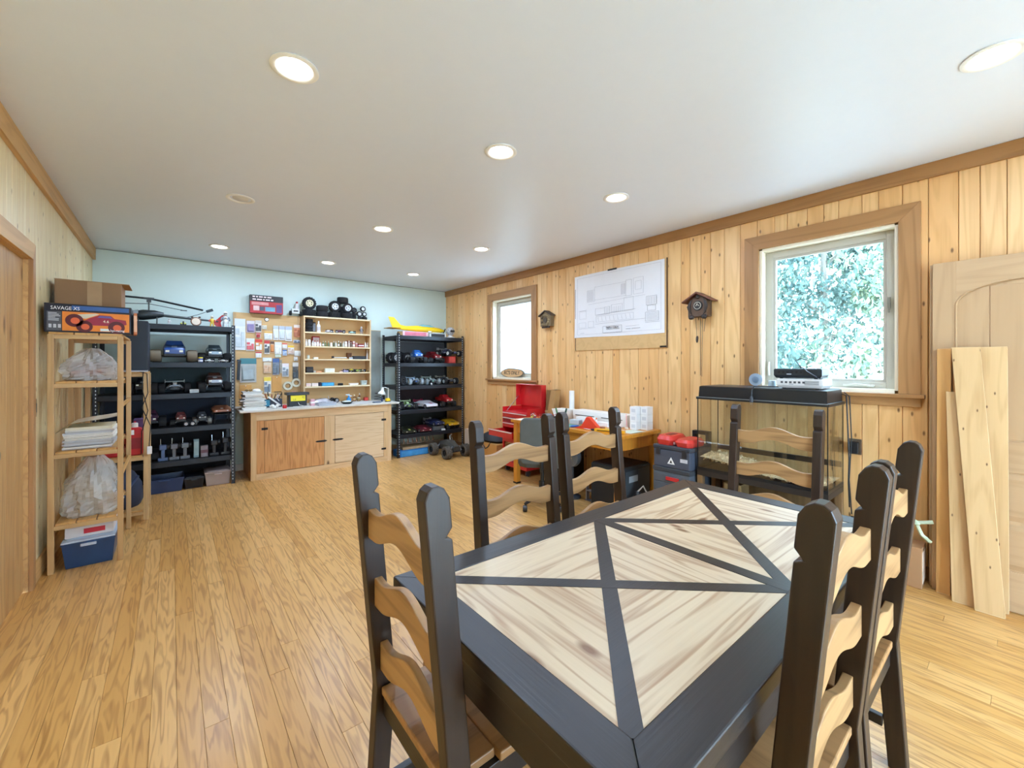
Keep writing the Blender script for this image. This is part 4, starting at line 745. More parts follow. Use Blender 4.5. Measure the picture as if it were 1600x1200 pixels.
t = thing('tissue_ball', 'crumpled white tissue at the worktop front edge', 'tissue', (1.015, 6.06, z)); mb = MB()
for _ in range(9): mb.ball((R.uniform(-.045,.045), R.uniform(-.02,.02), R.uniform(.018,.04)), R.uniform(.015,.02), 7, 5)
mb.build('paper', M('#ebe9e4', .9), t)
t = thing('red_stopper', 'small red cap with a black stem on the worktop', 'cap', (1.13, 6.03, z)); MB().lathe([(.022,0),(.026,.012),(.024,.04),(.012,.046)], 16).build('cap', RED, t, smooth=40); MB().tube((.024, 0, .02), (.10, .02, .018), .006, n=8).build('stem', BLACK, t)
t = thing('battery_charger', 'black charger with a yellow label on the worktop', 'charger', (1.33, 6.30, z)); MB().box(-.11, .11, -.07, .07, 0, .15).build('body', BLACK, t, bev=.006); MB().box(-.14, .14, -.08, .08, .15, .185).build('top_plate', M('#2a2a2c', .4), t, bev=.004); lb = MB().box(-.09, .09, -.0725, -.071, .07, .145).build('yellow_label', M('#f2df1d', .4, var=.03), t)
text('1.5', .03, BLACK, lb, (-.045, -.0735, .09), FACE_Y); text('C', .04, BLACK, lb, (.065, -.0735, .118), FACE_Y); MB().path([(.0,-.075,.05),(.01,-.10,.02),(.06,-.13,.004),(.14,-.12,.004)], .003, 6).build('cable', M('#d8d6d0', .5), t)
# right end of the worktop: lamp, tape measure, cloth
t = thing('desk_lamp', 'white desk lamp with bell shade on the worktop right end', 'lamp', (2.615, 6.27, z)); LW = M('#e7e6df', .35, var=.03)
MB().lathe([(.03,0),(.03,.02),(.012,.03)], 16).build('clamp_base', LW, t, smooth=40); MB().path([(0,0,.02),(0,0,.20)], .008, 8).path([(0,0,.19),(-.05,0,.21),(-.09,-.01,.205)], .006, 8).build('arm', LW, t, smooth=40)
sh = MB(); sh.path([(-.09,-.01,.215),(-.092,-.011,.19),(-.098,-.013,.16),(-.106,-.016,.13),(-.112,-.018,.105)], [.012,.022,.028,.052,.062], 18, cap=False); sh.build('shade', LW, t, smooth=60); MB().ball((-.108,-.017,.125), .026, 10, 8).build('bulb', M('#f6f2e4', .3), t, smooth=60)
t = thing('tape_measure', 'yellow and black tape measure by the desk lamp', 'tape measure', (2.545, 6.12, z), .3); MB().prism([(-.035,0),(.035,0),(.035,.03),(.02,.055),(-.02,.055),(-.035,.04)], -.018, .018, 'y').build('case', YELL, t, bev=.003); MB().box(-.038, .038, -.019, .019, .0, .012).box(.035, .05, -.008, .008, .004, .012).build('grip', BLACK, t)
t = thing('dark_cable_coil', 'coil of dark cable behind the desk lamp', 'cable', (2.50, 6.40, z)); MB().path([(math.cos(a*.5)*.06*(1-.01*a), math.sin(a*.5)*.06, .006+.0035*a) for a in range(40)], .005, 6).build('coil', M('#3a3a3c', .6), t, smooth=60)
t = thing('blue_bottle', 'small dark blue bottle by the yellow tape measure', 'bottle', (2.478, 6.18, z)); MB().lathe([(.013,0),(.015,.006),(.015,.05),(.006,.06),(.006,.075)], 12).build('body', M('#27365e', .3), t, smooth=40); MB().lathe([(.009,.075),(.009,.09)], 10).build('cap', BLACK, t)
t = thing('folded_cloth', 'folded dark cloth on the worktop right end', 'cloth', (2.36, 6.08, z), .2); MB().box(-.06, .06, -.03, .03, 0, .008).build('lower_fold', M('#4c566a', .9), t, bev=.003); MB().box(-.055, .05, -.028, .026, .008, .015).build('upper_fold', M('#596378', .9), t, bev=.003)

# on top of the tan board: boxed kit and robot
t = thing('kit_box', 'black and red boxed model kit standing above the tan board', 'box', (1.02, 6.655, TOPZ+1.2655)); MB().box(-.20, .20, -.04, .04, 0, .245).build('carton', M('#1f1a1d', .4), t, bev=.003)
fp = MB().box(-.198, .198, -.0415, -.0402, .0, .16).build('red_panel', M('#b3262b', .4, var=.25), t); MB().box(-.16, -.09, -.043, -.0416, .035, .10).build('photo', M('#d8b6b0', .4, var=.4), fp); MB().box(-.085, -.03, -.043, -.0416, .035, .09).build('photo', M('#4c5560', .4, var=.4), fp); MB().box(-.02, .10, -.043, -.0416, .03, .09).build('photo', M('#6fa3b8', .4, var=.4), fp); MB().box(.115, .185, -.043, -.0416, .02, .13).build('photo', M('#5a3a72', .4, var=.5), fp)
MB().box(-.18, .02, -.043, -.0416, .110, .15).build('picture_strip', M('#d98f8a', .4, var=.4), fp)
mb = MB(); xx = -.18
for ln, zz_ in (((.03,.022,.045,.03,.05),.222),((.04,.06,.02,.05,.03),.186)):
    xx = -.17
    for w_ in ln: mb.box(xx, xx+w_, -.0425, -.0411, zz_-.009, zz_+.009); xx += w_+.012
tag(mb.build('lettering', M('#f0dcda', .5), t), kind='stuff')
t = thing('toy_robot', 'white toy robot with black wheels standing above the tan board', 'figure', (1.385, 6.655, TOPZ+1.2655)); MB().box(-.05, .05, -.03, .03, .03, .10).build('body', M('#d9dcd8', .4, var=.2), t, bev=.006); MB().box(-.03, .03, -.034, -.03, .055, .075).build('number_plate', BLACK, t); MB().lathe([(.03,.10),(.026,.13),(.02,.17),(.012,.18)], 10, 'z', (.02,0,0)).build('head', M('#d6d2d0', .4), t, smooth=40); MB().lathe([(.012,.18),(.016,.20),(.004,.205)], 10, 'z', (.02,0,0)).build('cap', RED, t)
for sx in (-1, 1): MB().lathe([(.01,-.012),(.034,-.012),(.034,.012),(.01,.012)], 14, 'x', (sx*.064, 0, .0345)).build('wheel', TYRE, t, smooth=40)
# ------------------------------------------------------------------ left steel shelf: models, radios, bins
F = -PI/2                                                            # nose towards the room
zt_ = TOPS[0]+.0035
h_ = thing('model_helicopter', 'black model helicopter with long rotor blades on the left steel shelf', 'helicopter', (-.17, 6.30, zt_), .05); HB = M('#1e2324', .4)
MB().loft([[(x, math.cos(a)*w, z+math.sin(a)*hh) for a in [2*PI*k/12 for k in range(12)]] for x, w, z, hh in ((-.26,.012,.085,.015),(-.20,.045,.095,.045),(-.08,.055,.11,.06),(.02,.045,.12,.05),(.10,.02,.125,.025))]).build('canopy', HB, h_, smooth=50)
MB().loft([[(x, math.cos(a)*w, z+math.sin(a)*hh) for a in [2*PI*k/12 for k in range(12)]] for x, w, z, hh in ((-.262,.02,.10,.02),(-.20,.047,.11,.036),(-.12,.05,.125,.042))]).build('canopy_window', M('#8d979a', .15), h_, smooth=50)
MB().path([(.05,0,.12),(.35,0,.098),(.62,0,.082)], [.016,.013,.010], 8).build('tail_boom', M('#3a3f3c', .4), h_, smooth=50)
MB().prism([(.56,.06),(.66,.165),(.695,.165),(.645,.07),(.66,-.0),(.625,-.0)], -.004, .004, 'y').build('tail_fin', M('#b22a2c', .35), h_)
rt_ = MB().path([(-.03,0,.15),(-.03,0,.30)], .007, 8).cbox((-.03,0,.27), (.04,.03,.03)).cbox((-.03,0,.30), (.09,.035,.02)).build('rotor_mast', M('#4a4c4c', .35, .5), h_)
for a, dr in ((.05, -.09), (PI+.05, .01), ):
    d_ = Vector((math.cos(a), math.sin(a)*.5, 0)); MB().path([Vector((-.03,0,.30)), Vector((-.03,0,.30))+d_*.16+Vector((0,0,dr*.3)), Vector((-.03,0,.30))+d_*.50+Vector((0,0,dr))], .011, 4).build('rotor_blade', HB, rt_)
MB().tube((-.03,0,.24), (.28,-.05,.185), .004, n=6).cbox((.28,-.05,.185), (.06,.03,.008)).tube((-.03,0,.24), (-.28,.05,.23), .004, n=6).cbox((-.28,.05,.23), (.06,.03,.008)).build('flybar', HB, rt_)
for sy in (-1, 1):
    MB().path([(-.22,sy*.07,.03),(-.18,sy*.07,.006),(.12,sy*.07,.006),(.16,sy*.07,.012)], .006, 6).tube((-.12,sy*.07,.006), (-.12,sy*.03,.08), .005, n=6).tube((.04,sy*.07,.006), (.04,sy*.03,.09), .005, n=6).build('skid', M('#2c2f2f', .4), h_)
MB().path([(.30,0,.105),(.42,-.02,.15),(.50,-.03,.19)], .003, 5).cbox((.53,-.034,.205), (.07,.022,.032), (0,-.4,0)).build('tail_rotor', HB, h_)
rc('small yellow toy car under the helicopter boom', .105, 6.14, zt_, F, .09, .055, .012, 'car', '#e2e04a', '#2a2a2a', group='toys on top of the left steel shelf')
t = thing('round_toy', 'round copper-faced toy clock on the left steel shelf top', 'toy', (.222, 6.15, zt_)); MB().lathe([(.02,-.02),(.048,-.018),(.052,0),(.048,.02),(.02,.02)], 22, 'y', (0,0,.053)).build('case', M('#8a5c40', .35, .4), t, smooth=40); MB().lathe([(.001,-.0225),(.04,-.021)], 20, 'y', (0,0,.053), cap=False).build('face', M('#e6d2bc', .5), t); MB().ball((-.035,0,.105), .012, 8, 6).ball((.035,0,.105), .012, 8, 6).build('bell', M('#5a4a40', .4), t)
figure('toy figure in red and yellow beside the helicopter tail', .375, 6.13, zt_, .13, '#d8b13a', '#d9c9b0', '#b8332f')
figure('lower white toy figure at the right end of the left steel shelf', .512, 6.13, zt_, .13, '#e8e4dc', '#efe9e2', '#a9a49c'); figure('grey toy figure behind the white one on the left steel shelf', .515, 6.22, zt_, .20, '#9aa0a4', '#d9d4ce', '#6a6f78')
figure('tiny white toy figure under the helicopter tail', -.02, 6.12, zt_, .07, '#dcd9d6', '#e9e5e0')
Z = TOPS[1]+.0035
rc('large blue and silver model truck with tan tyres on the left steel shelf', .025, 6.32, Z, F, .50, .42, .072, 'truck', '#31518f', '#c9d6e6', '#b9a98c', 0, .02, tyre=M('#7c6f5c', .9, var=.15))
rc('dark grey model truck right of the large blue truck', .405, 6.34, Z, F, .46, .33, .058, 'truck', '#3a464c', '#9fb4b8', '#7d7d7a', 0, .03)
bottle('small blue and yellow tin before the dark grey truck', .262, 6.09, Z, .024, .06, '#3a4f9a', '#e8d23c', '#e6e6ea', jar=True); rc('small white toy car at the shelf edge before the dark grey truck', .35, 6.10, Z, -.3, .09, .05, .011, 'car', '#dfe3e0', '#5c6a66', group='toys on the left steel shelf'); rc('small white and black toy car at the right end of the second shelf', .485, 6.10, Z, -.3, .10, .05, .011, 'car', '#e9e9e6', '#2f3336', group='toys on the left steel shelf')
Z = TOPS[2]+.0035
rc('black model truck with white streaks behind the pine rack', -.25, 6.32, Z, F, .46, .26, .06, 'truck', '#1a1b1e', '#dfe2e2', '#3a3a3a', 0, .02)
rc('black model buggy with a white wing on the left steel shelf', .03, 6.32, Z, F, .40, .29, .055, 'buggy', '#20222a', '#e6e6e2', '#8f8f8c'); carton('white_receiver', 'small white box between the buggy and the grilled truck', .205, 6.13, Z, .085, .06, .042, 0, '#d8d9d6', None, '#bfc2c0')
rc('model truck with a silver grille on the left steel shelf', .405, 6.32, Z, F, .46, .33, .06, 'truck', '#5b3a32', '#d9dcda', '#2a2a2c', 0, .045)
Z = TOPS[3]+.0035
rc('dark purple and white model truck behind the red jug', -.19, 6.34, Z, F, .42, .29, .055, 'truck', '#4a2f4a', '#d9c9d6', '#4c4c4e', 0, .02)
rc('dusky pink model truck in the middle of the fourth shelf', .085, 6.34, Z, F, .36, .20, .036, 'truck', '#8f4a48', '#d9a49c', '#3a3a3c', 0, .03); rc('grey model buggy with white tyres on the fourth shelf', .285, 6.30, Z, F, .34, .18, .036, 'truck', '#555a60', '#c9cdd0', '#c4c4c0', 0, .03, tyre=M('#8d8a82', .8))
loose_tyre('left small white-faced tyre lying before the grey truck', .13, 6.10, Z, .028, .03, False, 0, WR, group='small tyres on the left steel shelf'); loose_tyre('right small white-faced tyre lying before the grey truck', .19, 6.10, Z, .028, .03, False, 0, WR, group='small tyres on the left steel shelf')
st_ = thing('display_stand', 'black wire stand carrying the orange-winged model on the left shelf', 'stand', (.475, 6.30, Z)); 
for sx in (-1, 1):
    for sy in (-1, 1): MB().tube((sx*.075, sy*.12, 0), (sx*.06, sy*.11, .10), .005, n=6).build('leg', BLACK, st_)
bx('deck', BLACK, st_, -.07, .07, -.13, .13, .10, .108)
rc('model car with a copper and white nose on the black stand', .475, 6.30, Z+.1085, F, .34, .20, .026, 'car', '#a86c4c', '#e8ddd4', '#3a3a3a', 0, .01)
Z = TOPS[4]+.0035
def handset(label, x, y, col, h=.19, kind=0):
    t = thing('radio_handset', label, 'radio', (x, y, Z), 0, 'radio handsets on the fifth shelf of the left steel unit'); m = M(col, .4, var=.15)
    MB().box(-.045, .045, -.03, .04, 0, .035).build('foot', m, t, bev=.008); MB().prism([(-.018,.03),(.022,.03),(.015,h*.7),(-.02,h*.7)], -.016, .016, 'x').build('grip', m, t, bev=.005)
    MB().box(-.032, .032, -.035, .03, h*.66, h*.95).build('head', m, t, bev=.008); MB().lathe([(.012,-.01),(.03,-.008),(.03,.012),(.012,.014)], 14, 'x', (.045, 0, h*.82)).build('steering_wheel', BLACK, t, smooth=40)
    MB().tube((-.02, .01, h*.93), (-.02, .015, h*1.28), .003, n=5).build('aerial', CHROME, t)
for x, c, lab in ((-.075,'#5c6f92','blue-grey handset radio, leftmost of the row'), (.023,'#6d7178','second grey handset radio from the left of the row'), (.121,'#75797e','third grey handset radio from the left of the row')): handset(lab, x, 6.14, c)
carton('grey_transmitter', 'tall grey transmitter standing in the middle of the radio row', .225, 6.15, Z, .05, .05, .21, 0, '#7f979c', None, '#9fb6b8'); carton('grey_transmitter', 'short grey and maroon box right of the tall grey transmitter', .30, 6.13, Z, .07, .05, .13, 0, '#8d8388', '#6d4a52', None)
handset('black handset radio with silver trim, second from the right', .395, 6.14, '#24262b'); handset('black handset radio at the right end of the row', .505, 6.14, '#1c1e22', .21)
rc('black model truck stored behind the handset radios', -.25, 6.34, Z, F, .40, .28, .05, 'truck', '#16171a', '#2c2c30', '#2a2a2c', 0, .01)
tub('blue_tub', 'open dark blue tub on the floor under the left steel shelf', -.06, 6.22, .001, .34, .32, .155, '#2c3f63', None); text('', .01, WHITE, None, (0,0,-5), FACE_Y) if False else None
tub('black_tub', 'low black crate of parts between the blue tub and the clear bin', .205, 6.24, .001, .18, .3, .11, '#1e2026', '#2a2d33'); tub('clear_bin', 'clear lidded bin with red contents under the left steel shelf', .43, 6.22, .001, .25, .3, .15, '#c9b9b2', '#b7a6a2', 0, .55)
t = thing('red_pack', 'red pack inside the clear bin under the left steel shelf', 'pack', (.44, 6.22, .006)); MB().box(-.08, .07, -.10, .1, 0, .08).build('body', M('#b3403c', .5), t, bev=.01); MB().box(-.04, .05, -.102, -.1, .02, .06).build('printed_panel', M('#d9a49c', .5), t)

# ------------------------------------------------------------------ right steel shelf
t = thing('model_plane', 'yellow model aeroplane fuselage on top of the corner steel shelf', 'aeroplane', (3.15, 6.36, TOPS[0]+.083), .02); YP = M('#f4c91c', .4, var=.04)
MB().loft([[(x, math.cos(a)*w, z+math.sin(a)*hh) for a in [2*PI*k/12 for k in range(12)]] for x, w, z, hh in ((-.43,.012,.055,.014),(-.2,.035,.06,.035),(.0,.048,.062,.05),(.25,.05,.058,.052),(.42,.04,.05,.042),(.50,.015,.05,.018))]).build('fuselage', YP, t, smooth=40)
MB().prism([(-.43,.055),(-.50,.225),(-.41,.222),(-.30,.11),(-.2,.092)], -.006, .006, 'y').build('tail_fin', YP, t); MB().prism([(-.52,-.13),(-.36,-.15),(-.30,0),(-.36,.15),(-.52,.13)], .046, .053, 'z').build('tailplane', M('#c9992a', .5), t)
MB().loft([[(x, math.cos(a)*w, z+math.sin(a)*hh) for a in [PI*k/8 for k in range(9)]] for x, w, z, hh in ((.02,.012,.10,.01),(.08,.035,.10,.035),(.24,.036,.098,.036),(.32,.012,.095,.01))]).build('canopy', M('#7fb0ae', .15), t, smooth=40); MB().box(.18, .24, -.045, .045, .008, .032).box(.26, .42, -.03, .03, .003, .015).build('belly_plate', M('#e9e6da', .5), t)
MB().lathe([(.018,.0),(.014,.02),(.003,.03)], 10, 'x', (.50, 0, .05)).cbox((.515,0,.05), (.006,.02,.10), (.8,0,0)).build('propeller', BLACK, t)
Z = TOPS[0]+.0035
carton('pink_box', 'long flat pink and white box under the yellow model plane', 3.02, 6.25, Z, .44, .20, .075, 0, '#e3b9b9', None, '#cf6f7c'); carton('printed_box', 'flat white box with black print under the plane nose', 3.42, 6.24, Z, .30, .18, .062, 0, '#cfd0cc', None, '#2c2c2e'); carton('brown_block', 'small brown wooden block at the corner shelf left edge', 2.74, 6.12, Z, .07, .05, .06, 0, '#7a5c38', None, '#94703e')
t = thing('helmet_figure', 'black and white spotted helmet head on the corner steel shelf', 'figure', (3.685, 6.20, Z)); MB().lathe([(.07,0),(.075,.01),(.035,.03),(.03,.05)], 16).build('neck', M('#d6d0cb', .5, var=.3), t, smooth=50)
hm = bpy.data.materials.new('spotted_shell'); hm.use_nodes = True; nt = hm.node_tree; nz = nt.nodes.new('ShaderNodeTexNoise'); nz.inputs['Scale'].default_value = 30; cr = nt.nodes.new('ShaderNodeValToRGB'); cr.color_ramp.elements[0].position = .46; cr.color_ramp.elements[1].position = .54; cr.color_ramp.elements[0].color = (.02,.02,.02,1); cr.color_ramp.elements[1].color = (.8,.77,.74,1); nt.links.new(nz.outputs['Fac'], cr.inputs[0]); nt.links.new(cr.outputs[0], nt.nodes['Principled BSDF'].inputs['Base Color'])
MB().ball((0,0,.115), (.072,.075,.072), 20, 14).build('shell', hm, t, smooth=60); MB().cbox((0,-.068,.115), (.08,.02,.03)).build('visor', BLACK, t, bev=.008)
Z = TOPS[1]+.0035
rc('black monster truck with big black wheels at the corner shelf left end', 2.90, 6.50, Z, 0, .28, .27, .085, 'truck', '#222328', '#5a5a60', '#b9b9b9', 12, .0)
rc('bright blue model truck on the second corner shelf', 2.965, 6.24, Z, F-.15, .34, .27, .05, 'truck', '#2f6fc4', '#a9d4ee', '#1b1b1d', 0, .05) if False else rc('bright blue model truck on the second corner shelf', 3.06, 6.205, Z, F-.1, .26, .28, .05, 'truck', '#2f6fc4', '#a9d4ee', '#1b1b1d', 0, .05)
rc('red and black model truck on the second corner shelf', 3.40, 6.34, Z, F+.1, .42, .30, .045, 'truck', '#7d1c22', '#e0322e', '#8a8a88', 0, .03)
carton('red_stand_box', 'bright red box carrying the grey buggy on the corner shelf', 3.70, 6.28, Z, .13, .24, .115, 0, '#d23a34', None, '#e4554a')
rc('grey and purple model buggy raised on the red box', 3.70, 6.28, Z+.1155, F+.25, .38, .31, .05, 'buggy', '#5d5f86', '#cdd3dc', '#d9d6cc', 10)
Z = TOPS[2]+.0035
loose_tyre('large black tyre standing at the left end of the middle corner shelf', 2.80, 6.20, Z, .075, .09, False, .5, None, 14, group='spare tyres on the corner shelf')
rc('blue model buggy with white tyres on the middle corner shelf', 3.05, 6.30, Z, F-.12, .36, .24, .055, 'buggy', '#2f5fa8', '#c4dcf2', '#e6e9ea', 0, 0, tyre=M('#9aa6ac', .8)); rc('green and white model buggy on the middle corner shelf', 3.345, 6.30, Z, F-.1, .38, .26, .052, 'buggy', '#7fb09a', '#dfe9e2', '#d9dcda', 0, 0, tyre=M('#7e878a', .8)); rc('grey model buggy at the right end of the middle corner shelf', 3.655, 6.30, Z, F+.1, .38, .28, .052, 'buggy', '#5c6a80', '#c9ccc4', '#cfd2d0', 8)
t = thing('white_ball', 'small white ball at the edge of the middle corner shelf', 'ball', (3.27, 6.10, Z)); MB().ball((0,0,.016), .016, 12, 8).build('shell', WHITE, t, smooth=60); MB().lathe([(.0163,.0145),(.0164,.0175)], 12, cap=False).build('seam', GREYP, t)
Z = TOPS[3]+.0035
rc('lime green and white model buggy on the fourth corner shelf', 2.935, 6.28, Z, F-.2, .36, .27, .05, 'buggy', '#7fae52', '#d9efc4', '#c9ccc4', 0); rc('white and pink rally model car with a blue roof on the corner shelf', 3.255, 6.29, Z, F+.18, .44, .24, .036, 'car', '#e9e6ec', '#c0305c', '#7d8086', 0, .01, wing=True); rc('red model pickup on black tyres, fourth corner shelf', 3.615, 6.30, Z, F, .42, .28, .05, 'truck', '#b8262c', '#e6504a', '#6f6f72', 0, .04)
Z = TOPS[4]+.0035
rc('black model car with yellow-green stripes on the lowest corner shelf', 2.915, 6.25, Z, F-.1, .36, .22, .03, 'car', '#2a2d22', '#d9e06a', '#cfcfc4'); rc('dark red model car with pink stripes on the lowest corner shelf', 3.17, 6.24, Z, F, .36, .22, .03, 'car', '#5a1f26', '#d9777c', '#a9a9a6')
carton('grey_box', 'low grey box under the dark blue racing model', 3.42, 6.30, Z, .22, .34, .075, 0, '#3f4244', None, '#55585a'); rc('dark blue and silver racing model on a low grey box', 3.42, 6.30, Z+.0755, F+.2, .38, .21, .03, 'car', '#2f3a66', '#aeb6c9', '#8a8d92', wing=True)
rc('yellow and black model car at the right end of the lowest corner shelf', 3.69, 6.28, Z, F+.1, .40, .23, .045, 'car', '#d9a81e', '#2a2418', '#3a3a3c', 0, .04, wing=True)
carton('white_tag_box', 'tiny white box at the front edge of the lowest corner shelf', 3.49, 6.10, Z, .06, .03, .025, 0, '#d6d6d0', None, None)
carton('flat_blue_box', 'long flat blue box on the floor under the corner steel shelf', 2.99, 6.20, .001, .56, .22, .10, 0, '#2473b8', None, '#3f93cf'); carton('flat_tan_box', 'tan tray standing on the flat blue box', 3.02, 6.22, .1015, .46, .2, .04, 0, '#a88a62', None, '#b89b74')
for k in range(8):
    t = thing('hanging_clamp', f'{ORD[k]} small brown clamp from the left under the lowest corner shelf', 'clamp', (2.79+k*.072, 6.105, TOPS[4]-.057), 0, 'clamps under the corner shelf'); MB().path([(0,0,0),(0,-.004,-.03),(.01,-.006,-.06),(-.006,-.004,-.085)], [.004,.008,.011,.005], 7).build('jaw', M('#7a5c40', .5), t, smooth=50); MB().tube((-.014,0,-.045), (.016,0,-.05), .004, n=6).build('screw', CHROME, t)
# on the floor in the corner
rc('large dusty monster truck model on the floor by the corner shelf', 3.405, 5.765, .001, -PI/2+.04, .60, .44, .092, 'chassis', '#4a463e', '#8e887a', '#2a2824', 16, .02, name='monster_truck', group=None, tyre=DUSTY)
mt = bpy.data.objects['monster_truck']; MB().loft([ring_y(*s) for s in ((-.22,.05,.12,.17,.20,.03),(-.06,.09,.10,.18,.245,.05),(.06,.09,.10,.18,.235,.05),(.22,.06,.10,.15,.17,.04))]).build('body_shell', M('#3f3b34', .6, var=.6), mt, smooth=30); MB().path([(-.02,.03,.24),(-.03,.03,.30),(.02,.03,.33)], .006, 6).build('roll_hoop', M('#c9c6bc', .4), mt)
carton('printed_carton', 'brown and white printed carton on the floor behind the monster truck', 3.74, 5.62, .001, .14, .22, .40, 0, '#c9b09a', None, '#8a6f5f')
carton('tan_carton', 'tan carton on the floor below the small window', 3.62, 4.83, .001, .34, .50, .33, .0, '#c08a48', None, '#cf9a58'); t = thing('black_bag', 'slumped black bag lying on the tan carton', 'bag', (3.60, 4.86, .332)); MB().loft([[(math.cos(a)*rx, math.sin(a)*ry, z_) for a in [2*PI*k/14 for k in range(14)]] for z_, rx, ry in ((0,.12,.22),(.03,.15,.26),(.08,.13,.22),(.12,.08,.13),(.14,.03,.06))]).build('bag', M('#17181b', .6), t, smooth=50); MB().path([(-.13,.05,.02),(-.17,.02,-.03),(-.175,-.05,-.08),(-.17,-.10,-.05),(-.13,-.12,.02)], .008, 6).build('strap', BLACK, t, smooth=50)

# ------------------------------------------------------------------ pine racks by the left wall
def pine_rack(label, x0, x1, y0, y1, levels, H, post=.032, slats=3):
    t = thing('pine_rack', label, 'shelf', ((x0+x1)/2, (y0+y1)/2, 0)); hx, hy = (x1-x0)/2, (y1-y0)/2
    for sx in (-1, 1):
        for sy in (-1, 1): MB().box(sx*hx-(post if sx > 0 else 0), sx*hx+(post if sx < 0 else 0), sy*hy-(post if sy > 0 else 0), sy*hy+(post if sy < 0 else 0), 0, H).build('post', W_RACK, t, bev=.003)
    for z in levels:
        for sy in (-1, 1): bx('cross_rail', W_RACKX, t, -hx+post, hx-post, min(sy*hy, sy*(hy-.02)), max(sy*hy, sy*(hy-.02)), z-.045, z-.016, .002)
        w = (2*hx-.006)/slats if z > H-.03 else (2*(hx-post)-.006)/slats; a = -hx if z > H-.03 else -hx+post
        for k in range(slats): MB().box(a+.003+k*w+.003, a+.003+(k+1)*w-.003, -hy+.001, hy-.001, z-.0155, z).build('slat', W_RACKY, t, bev=.002)
    for z in (.62, 1.12): bx('side_rail', W_RACKY, t, hx-.016, hx-.002, -hy+post, hy-post, z, z+.025)
    return t
R1L = [1.655, 1.315, .83, .34]
pine_rack('tall pale pine slatted rack against the left wall', -.655, -.275, 4.19, 4.97, R1L, 1.639)
pine_rack('shorter orange pine rack behind the tall one', -.64, -.165, 5.12, 5.70, [1.365, .60, .10], 1.349, .036)
z1 = R1L[0]+.0005
# the printed truck box
t = thing('model_truck_box', 'dark box printed with an orange and red model truck on the tall rack', 'box', (-.452, 4.305, z1)); W_, H_, D_ = .44, .198, .20; yf = -D_/2
MB().box(-W_/2, W_/2, -D_/2, D_/2, 0, H_).build('carton', M('#1c1d2b', .4, var=.05), t, bev=.003)
ar = MB().box(-W_*.305, W_*.475, yf-.0014, yf-.0004, .012, H_*.73).build('orange_panel', M('#e8862c', .45, var=.25), t)
MB().box(-W_*.47, -W_*.315, yf-.0014, yf-.0004, .012, H_*.72).build('grey_panel', M('#55565c', .5, var=.15), t); MB().box(-W_*.2, W_*.47, yf-.0013, yf-.0004, H_*.80, H_*.95).build('blue_panel', M('#35609f', .4, var=.3), t)
def disc(x, z, r, mat, name, y): MB().lathe([(.0005,y),(r,y),(r,y-.0008),(.0005,y-.0008)], 20, 'y', (x,0,z)).build(name, mat, ar)
yy = yf-.0016
MB().prism([(-.04,.075),(.0,.105),(.05,.13),(.11,.128),(.13,.108),(.19,.10),(.195,.07),(.16,.055),(.02,.055)], yy-.0006, yy, 'y').build('truck_picture', M('#9c2740', .4, var=.2), ar); MB().prism([(.04,.112),(.055,.126),(.105,.124),(.118,.110)], yy-.0014, yy-.0007, 'y').build('truck_picture_window', M('#6a5a9a', .4), ar); MB().prism([(-.10,.115),(-.02,.10),(.05,.135),(.03,.14),(-.06,.128)], yy-.0006, yy, 'y').build('truck_picture_roof', M('#d9cdb4', .4, var=.2), ar)
for x, z_, r_ in ((-.075,.085,.045),(-.025,.045,.042),(.14,.045,.045)): disc(x, z_, r_, M('#5c1c24', .5), 'picture_tyre', yy-.0015); disc(x+.004, z_-.002, r_*.5, M('#e2653a', .5), 'picture_rim', yy-.0024)
text('SAVAGE XS', .034, M('#f4f4f6', .4), t, (-W_*.27, yf-.0018, H_*.84), FACE_Y, sx=.82); text('4.6', .026, M('#f6ead0', .4), ar, (.085, yy-.003, .085), FACE_Y); text('hpi-racing', .024, M('#ffffff', .4), ar, (.145, yy-.0045, .022), FACE_Y, sx=.8); bx('white_label', M('#dfe6e0', .5), ar, .055, .105, yy-.0012, yy-.0002, .016, .034)
mb = MB()
for k in range(6): mb.box(-W_*.455, -W_*.455+R.uniform(.03,.06), yf-.0022, yf-.0014, H_*.40+k*.010, H_*.40+k*.010+.005)
for k in range(3): mb.box(-W_*.45+k*.022, -W_*.45+k*.022+.014, yf-.0022, yf-.0014, .03, .055)
tag(mb.build('small_print', M('#c4c6ca', .5), t), kind='stuff')
t = thing('cardboard_box', 'taped brown cardboard box behind the printed truck box', 'box', (-.46, 4.66, z1)); MB().box(-.205, .155, -.17, .17, 0, .405).build('carton', M('#93704f', .8, var=.04), t, bev=.003); MB().box(-.207, .20, -.172, .17, .405, .409).build('flap', M('#a98560', .8), t); MB().box(-.035, .045, -.1715, -.170, .0, .404).build('tape', M('#b08e68', .35), t)
carton('orange_folder', 'orange printed folder leaning at the right of the truck box', -.215, 4.30, z1-.0, .02, .17, .16, .06, '#c8764a', None, '#e0b090')

